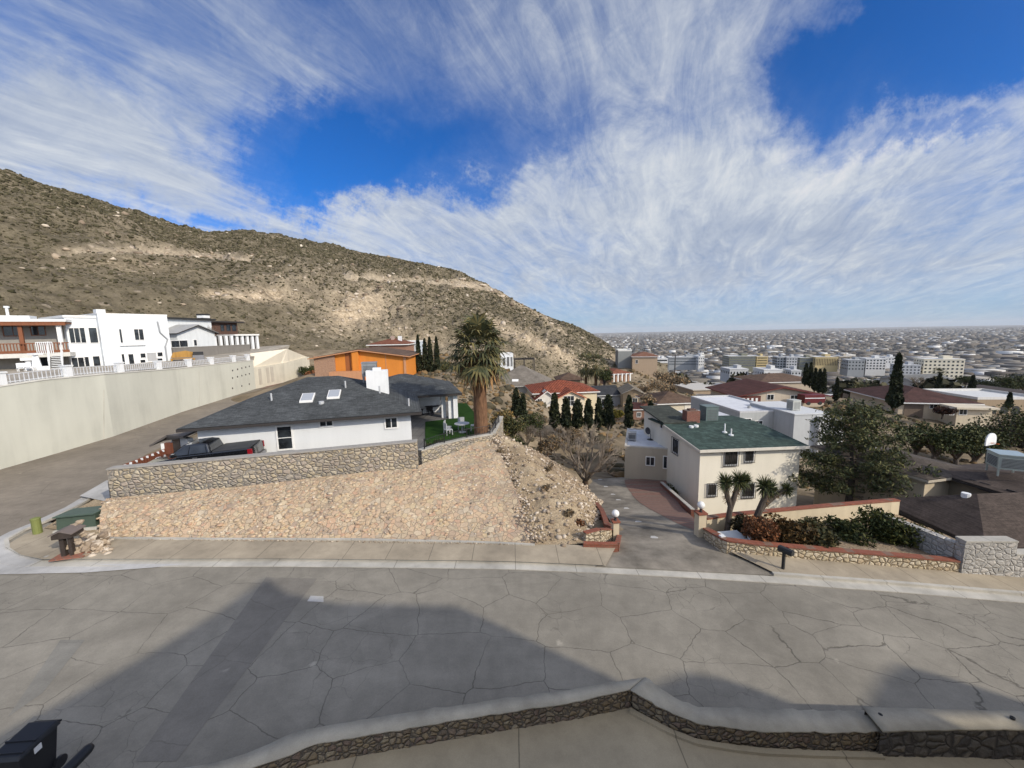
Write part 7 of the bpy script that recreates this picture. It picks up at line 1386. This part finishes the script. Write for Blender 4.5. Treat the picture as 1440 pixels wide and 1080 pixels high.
# town trees, nearer ones one by one
G_FAR = foliage((.028, .034, .02), .45, .1); tp = []
for k in range(3):
    n = 90; d = RNG.normal(0, 1, (n, 3)); d /= np.linalg.norm(d, axis=1)[:, None]; C = d*RNG.uniform(.45, 1.1, (n, 1))*np.array([2.6, 2.6, 2.0])+np.array([0, 0, 3.6]); v, f4 = leaf_quads(C, 1.3, 1.2); t = bpy.data.objects.new('town_tree', None); COL.objects.link(t); np_mesh('crown', v, f4, G_FAR, t); mb = MB(); mb.cyl(0, 0, -2, 3, .25, 6); mb.build('trunk', B_BROWN, t); tp.append(t)
cnt = 0
while cnt < 170:
    r = 140*math.exp(random.random()*1.3); az = math.radians(random.uniform(14, 53)); x, y = r*math.sin(az), r*math.cos(az)
    if r < 230 and az < math.radians(21.5): continue
    z = H(x, y); px, py = proj(x, y, z)
    if px < 895 or px > 1455 or field(px, py) or any((x-a)**2+(y-b)**2 < 11**2 for a, b in placed): continue
    o = tp[cnt] if cnt < 3 else copy_tree(tp[cnt % 3]); o.location = (x, y, z); o.rotation_euler = (0, 0, random.uniform(0, 6)); s = random.uniform(.7, 1.5); o.scale = (s, s, s*random.uniform(.8, 1.2)); tag(o, 'dark green town tree between the town buildings of the plain', 'tree', 'dark town trees on the plain'); cnt += 1
# the mass of the far city: low blocks, then trees
def boxes(P, S, rot):
    n = len(P); B = np.array([(-.5,-.5,0),(.5,-.5,0),(.5,.5,0),(-.5,.5,0),(-.5,-.5,1),(.5,-.5,1),(.5,.5,1),(-.5,.5,1)], float); Q = B[None]*S[:, None, :]; c, s = np.cos(rot)[:, None], np.sin(rot)[:, None]
    Q = np.stack([Q[..., 0]*c-Q[..., 1]*s, Q[..., 0]*s+Q[..., 1]*c, Q[..., 2]], -1)+P[:, None]; F_ = np.array([(4,5,6,7),(0,1,5,4),(1,2,6,5),(2,3,7,6),(3,0,4,7)]); return Q.reshape(-1, 3), (F_[None]+np.arange(n)[:, None, None]*8).reshape(-1, 4)
def scatter(n, r0, r1, az0=8, az1=56):
    u = RNG.random(n); r = 1/(1/r0-u*(1/r0-1/r1)); r = np.where(RNG.random(n) < .5, r, r0*np.exp(RNG.random(n)*math.log(r1/r0))); a = np.radians(RNG.uniform(az0, az1, n)); x, y = r*np.sin(a), r*np.cos(a); z = H_arr(x, y); return x, y, z, r
def m_mass(name, stops, rough=.85):
    t = NT(name); g = t.n('ShaderNodeNewGeometry'); return t.fin(t.ramp(g.outputs['Random Per Island'], stops), rough, .2)
x, y, z, r = scatter(52000, 480, 17000); k2 = np.where(r < 1800, 1.0, np.where(r < 5000, 1.8, 3.4)); ca_, sa_ = math.cos(math.radians(-18)), math.sin(math.radians(-18)); gu, gv = x*ca_+y*sa_, -x*sa_+y*ca_
iu, iv = np.floor(gu/(19*k2)).astype(int), np.floor(gv/(21*k2)).astype(int); _, first = np.unique(np.stack([iu, iv, (k2*10).astype(int)], 1), axis=0, return_index=True); first = first[(iv[first] % 3 != 0) & (iu[first] % 9 != 0)]
gu, gv = ((iu+.5)*19*k2)[first]+RNG.normal(0, 1.5, len(first)), ((iv+.5)*21*k2)[first]+RNG.normal(0, 1.5, len(first)); x, y = gu*ca_-gv*sa_, gu*sa_+gv*ca_; z = H_arr(x, y); r = np.hypot(x, y); P = np.stack([x, y, z-1], 1); k = (r/900).clip(.8, 6); big = RNG.random(len(x)) < .12
S = np.stack([RNG.uniform(10, 24, len(x))*k**.3*np.where(big, 2.3, 1), RNG.uniform(9, 16, len(x))*k**.3*np.where(big, 1.8, 1), RNG.uniform(3.2, 6.5, len(x))*np.where(big, 1.5, 1)*k**.35+1], 1)
# a darker belt of open land and rail yards runs across the town
ppx = 0; belt = (r > 2500) & (r < 3300) & (RNG.random(len(x)) < .75); keep = ~belt; vv, ff = boxes(P[keep], S[keep], np.radians(RNG.choice((-18, 72), keep.sum())))
tag(np_mesh('distant_city', vv, ff, m_mass('city_mass', [(.05, (.10, .085, .07)), (.35, (.19, .165, .135)), (.6, (.14, .13, .115)), (.82, (.27, .25, .22)), (.96, (.66, .65, .62))])), kind='stuff')
x, y, z, r = scatter(15000, 420, 9000); P = np.stack([x, y, z+1.5], 1); vv, ff = lumps(P, RNG.uniform(2.0, 4.2, len(x))*(r/900).clip(.8, 3)**.3, .75, .3)
tag(np_mesh('distant_trees', vv, ff, foliage((.045, .048, .035), .4, .1)), kind='stuff')
# bare sandy field beside the white block
def fpt(px, py):
    d = ray(px, py); lo, hi = 200.0, 3000.0
    for _ in range(50):
        m = (lo+hi)/2; q = O+d*(m/d.y)
        if q.z > H(q.x, q.y): lo = m
        else: hi = m
    return O+d*(lo/d.y)
Aq = [fpt(px, py) for px, py in ((1348, 537), (1400, 536), (1520, 533))]; Bq = [fpt(px, py) for px, py in ((1352, 509), (1420, 507), (1520, 504))]
loft('bare_field', Aq, Bq, 40, 20, m_dirt('field_dirt', (.30, .23, .15), (.40, .32, .22), (.17, .14, .09), .05), lambda p, u, t: Vector((p.x, p.y, H(p.x, p.y)+.5)))
# far mesa edge on the horizon
# ------------------------------------------------------------------ foreground terrace of our own house
M_CAP = m_conc('wall_cap_concrete', (.43, .385, .30), None, .8, .35); M_RUBD = stone([(.24, .18, .11), (.30, .23, .14), (.18, .14, .10), (.33, .27, .18), (.22, .16, .12)], (.13, .11, .085), 6.0, .1, 1.0, 1.2, .06)
def ring(outer, inner, zc_, zf, name, label, nseg=46, amp=.045, matw=M_RUBD, cap=.035):
    """curved wall from cap edge pixels (outer and inner edge of the cap)"""
    Ao = resample([PZ(x, y, z) for (x, y), z in zip(outer, zc_)], nseg); Ai = resample([PZ(x, y, z) for (x, y), z in zip(inner, zc_)], nseg); t = thing(name, label, 'wall', (0, 0, 0)); V = []; Fc = []
    for i, (a, b) in enumerate(zip(Ao, Ai)):
        n = (a-b); n.z = 0; n.normalize(); e = fbm(a.x*3, a.y*3, 1, 1.5, 3)*amp; e2 = fbm(b.x*3, b.y*3, 4, 1.5, 3)*amp; dz_ = fbm(a.x, a.y, 7, 2, 3)*amp*.6
        a2 = a+n*e; b2 = b+n*e2; V += [(a2.x, a2.y, a.z+dz_), (b2.x, b2.y, b.z+dz_), (b2.x, b2.y, b.z-cap+dz_), (a2.x, a2.y, a.z-cap+dz_)]
    for i in range(nseg-1):
        for k in range(4): Fc.append((i*4+k, i*4+(k+1) % 4, (i+1)*4+(k+1) % 4, (i+1)*4+k))
    Fc += [(0, 3, 2, 1), ((nseg-1)*4, (nseg-1)*4+1, (nseg-1)*4+2, (nseg-1)*4+3)]; np_mesh('coping', V, Fc, M_CAP, t)
    V = []; Fc = []; m = 7; ns = nseg*4; Ao2 = resample(Ao, ns); Ai2 = resample(Ai, ns)
    for a, b in zip(Ao2, Ai2):
        n = (a-b); n.z = 0; n.normalize(); ai = b+n*.05; ao = a-n*.05; zl = zf(ai.x, ai.y)-.15
        row = []
        for j in range(m): z = lerp(b.z-cap-.003, zl, j/(m-1)); q = ai-n*(fbm(ai.x*4, ai.y*4, z*4, 1.3, 3)*.035*(0 if j == 0 else 1)); row.append((q.x, q.y, z))
        row += [(ao.x, ao.y, zl-.6), (ao.x, ao.y, a.z-cap-.003)]; V += row
    R_ = m+2
    for i in range(ns-1):
        for k in range(R_): Fc.append((i*R_+k, (i+1)*R_+k, (i+1)*R_+(k+1) % R_, i*R_+(k+1) % R_))
    np_mesh('rubble_face', V, Fc, matw, t); return t, Ao, Ai
flr = lambda X, Y: .50-.05*max(0, X-3)
t1, Ao1, Ai1 = ring([(236, 1084), (312, 1071), (365, 1052), (420, 1027), (560, 1003), (720, 981), (820, 966), (906, 952)], [(300, 1095), (360, 1078), (400, 1064), (440, 1046), (575, 1023), (722, 1000), (815, 985), (886, 969)], [.98, 1.0, 1.02, 1.05, 1.05, 1.05, 1.05, 1.06], flr, 'terrace_wall', 'low rubble wall with pale concrete top rising to a corner at the bottom of the view')
t2, Ao2, Ai2 = ring([(907, 952), (922, 964), (955, 984), (985, 994), (1035, 996), (1080, 997), (1150, 998), (1222, 999)], [(887, 970), (912, 984), (944, 1002), (980, 1017), (1030, 1024), (1075, 1028), (1150, 1029), (1240, 1028)], [1.055, 1.02, .95, .9, .88, .86, .84, .83], flr, 'terrace_wall', 'low curved rubble wall with concrete top right of the corner')
t3, Ao3, Ai3 = ring([(1214, 994), (1290, 996), (1360, 998), (1440, 1000), (1560, 1004)], [(1242, 1027), (1310, 1026), (1370, 1025), (1440, 1025), (1560, 1030)], [.98, .96, .94, .92, .88], flr, 'terrace_wall', 'thicker dark rubble wall with concrete top at the lower right corner', 30, .02, stone([(.13, .115, .095), (.17, .15, .12), (.10, .09, .08), (.20, .17, .13)], (.08, .07, .06), 3.2, .1, 1.0, 1.2, .06), .05)
for px, py in ((1238, 1005), (1424, 1009)):
    q = PZ(px, py, .965); hl = thing('anchor_plate', 'small black anchor hole at the %s end of the lower right wall top' % ('left' if px < 1300 else 'right'), 'plate', tuple(q)); mb = MB(); mb.cyl(0, 0, -.03, .012, .045, 12); mb.build('plate', BLK, hl); mb = MB(); mb.cyl(0, 0, .012, .03, .018, 8); mb.build('bolt', IRON, hl)
# kick strip along the foot of the curved wall
Kin = [Vector((p.x-(q.x-p.x)*.0, p.y, flr(p.x, p.y))) for p, q in zip(Ai2, Ao2)]
strip('terrace_kerb', [Vector((a.x, a.y-.02, flr(a.x, a.y))) for a in Ai2], -.12, -.1, .07, M_TERR)
wl = [Vector((p.x, p.y+.12, 0)) for p in Ai1[6:]]+[Vector((p.x, p.y+.12, 0)) for p in Ai2]+[Vector((p.x, p.y+.1, 0)) for p in Ai3]
bl = [Vector((-4.2, -2.0, 0)), Vector((26, -2.0, 0))]
loft('terrace_floor', [bl[0], bl[1]], wl, 60, 14, M_TERR, lambda p, u, t: Vector((p.x, p.y, flr(p.x, p.y))))
strip('near_curb', [Vector((-60, 7.9, sz(-60))), Vector((-20, 7.25, sz(-20))), Vector((-9, 7.55, sz(-9))), Vector((-6.5, 7.95, sz(-6.5))), Vector((-5.2, 8.0, sz(-5)))], -.3, -.1, .1, M_CURB)
mb = MB(); mb.slab([(-40, -3, .52), (-5.6, -3, .52), (-5.8, 7.8, .46), (-9, 7.3, .5), (-40, 7.3, .8)], .3); tag(mb.build('near_driveway', M_APRON), kind='structure')
# black wheeled bin with hinged lid
bn = thing('trash_bin', 'black wheeled trash bin with ribbed lid at the lower left corner', 'bin', (-10.72, 7.42, .42), .06); BK = NT('black_plastic'); BKm = BK.fin((.012, .013, .016), .45, .4)
mb = MB(); mb.hexa([(-.24, -.3, .08), (.24, -.3, .08), (.24, .27, .08), (-.24, .27, .08), (-.31, -.37, .98), (.31, -.37, .98), (.31, .37, .98), (-.31, .37, .98)]); mb.build('body', BKm, bn, bevel=.03)
ld = MB(); ld.hexa([(-.34, -.42, .985), (.34, -.42, .985), (.34, .42, .985), (-.34, .42, .985), (-.30, -.36, 1.06), (.30, -.36, 1.06), (.30, .38, 1.10), (-.30, .38, 1.10)]); l_ = ld.build('lid', BKm, bn, bevel=.02); mb = MB(); mb.box(-.31, -.06, 1.065, .31, -.03, 1.10); mb.box(-.31, -.30, 1.05, .31, -.275, 1.085); mb.build('lid_rib', BKm, l_)
mb = MB(); mb.tube([(-.28, .46, 1.0), (.28, .46, 1.0)], .025, 8); mb.build('handle', BKm, bn); mb = MB(); mb.box(.305, -.12, .82, .318, .02, .95); mb.build('white_sticker', paint((.6, .6, .6), .5), bn)
for s_ in (-1, 1): mb = MB(); mb.tube([(s_*.26, .3, .12), (s_*.32, .3, .12)], .13, 16); mb.build('wheel', BKm, bn)
p = PZ(121, 1056, 1.25); hr = thing('handrail', 'black rounded rail end beside the trash bin at the bottom edge', 'rail', tuple(p), .02); mb = MB(); pts = [(.0, .16-.14*math.cos(a), 0) for a in ()]; mb.tube([(0, .13, 0), (0, .10, 0), (0, .03, 0), (-.02, -.6, -.03), (-.06, -1.8, -.08)], [.03, .08, .105, .11, .11], 14); mb.build('rail', BKm, hr, smooth=True)
for y in (-.5, -1.6): mb = MB(); mb.cyl(-.03, y, -.8, -.05, .035, 8); mb.build('post', BKm, hr)
# ------------------------------------------------------------------ our own house behind the camera: it throws the shadow on the street
YB = -2.0
def cast(px, py):
    q = PS(px, py, lambda X, Y: G(X, Y)); s = (YB-q.y)/SUN.y; return (q.x+SUN.x*s, q.z+SUN.z*s)
pr = [cast(x, y) for x, y in ((0, 1032), (100, 980), (200, 925), (300, 865), (374, 812), (402, 834), (470, 848), (640, 852), (695, 876), (770, 912), (850, 948), (893, 968))]
own = thing('hillside_house', 'tan hillside house behind the viewpoint with stepped roofline', 'house', (0, 0, 0))
p2 = [cast(x, y) for x, y in ((905, 966), (965, 946), (1005, 951), (1060, 968), (1132, 996))]; p3 = [cast(x, y) for x, y in ((1212, 1000), (1236, 950), (1262, 934), (1330, 952), (1440, 988))]
zlow = cast(1175, 1006)[1]-.1; zb = -3.0; OWN = paint((.45, .38, .28), .85, .1)
pl_ = [(pr[-1][0]+.02, zlow), (p2[0][0]-.02, zlow)]; pl2 = [(p2[-1][0]+.02, zlow), (p3[0][0]-.02, zlow)]; pl3 = [(p3[-1][0]+.02, p3[-1][1]), (p3[-1][0]+14, p3[-1][1]-1.5)]
for nm, prof, y0, y1 in (('side_wall', pl2, YB-.8, YB), ('side_wall', pl3, YB-.8, YB), ('wall', pr, YB-6.0, YB), ('side_wall', p2, YB-.8, YB), ('chimney_wall', p3, YB-.8, YB)):
    mb = MB(); q = [(prof[0][0], zb)]+[(a, b-.15) for a, b in prof]+[(prof[-1][0], zb)]; q = q if prof[0][0] < prof[-1][0] else q[::-1]
    mb.prism(q[::-1], y0, y1-.05, 'y'); w_ = mb.build(nm, OWN, own)
    mb = MB()
    for (a, b), (c, d) in zip(prof, prof[1:]): mb.hexa([(a, y0, b-.147), (c, y0, d-.147), (c, y1, d-.147), (a, y1, b-.147), (a, y0, b), (c, y0, d), (c, y1, d), (a, y1, b)])
    mb.build('roof', BRN, w_)
# ------------------------------------------------------------------ thin air between here and the far mesa
mb = MB(); mb.box(-25000, -6500, -140, 28000, 28000, 175); hz_ = mb.build('haze', None); tag(hz_, kind='stuff')
hm = bpy.data.materials.new('haze'); hm.use_nodes = True; nt = hm.node_tree; nt.nodes.clear(); pv_ = nt.nodes.new('ShaderNodeVolumePrincipled'); pv_.inputs['Color'].default_value = (.92, .94, .97, 1); pv_.inputs['Density'].default_value = 3.2e-5; pv_.inputs['Anisotropy'].default_value = .0
ho = nt.nodes.new('ShaderNodeOutputMaterial'); nt.links.new(pv_.outputs[0], ho.inputs['Volume']); hz_.data.materials.append(hm)
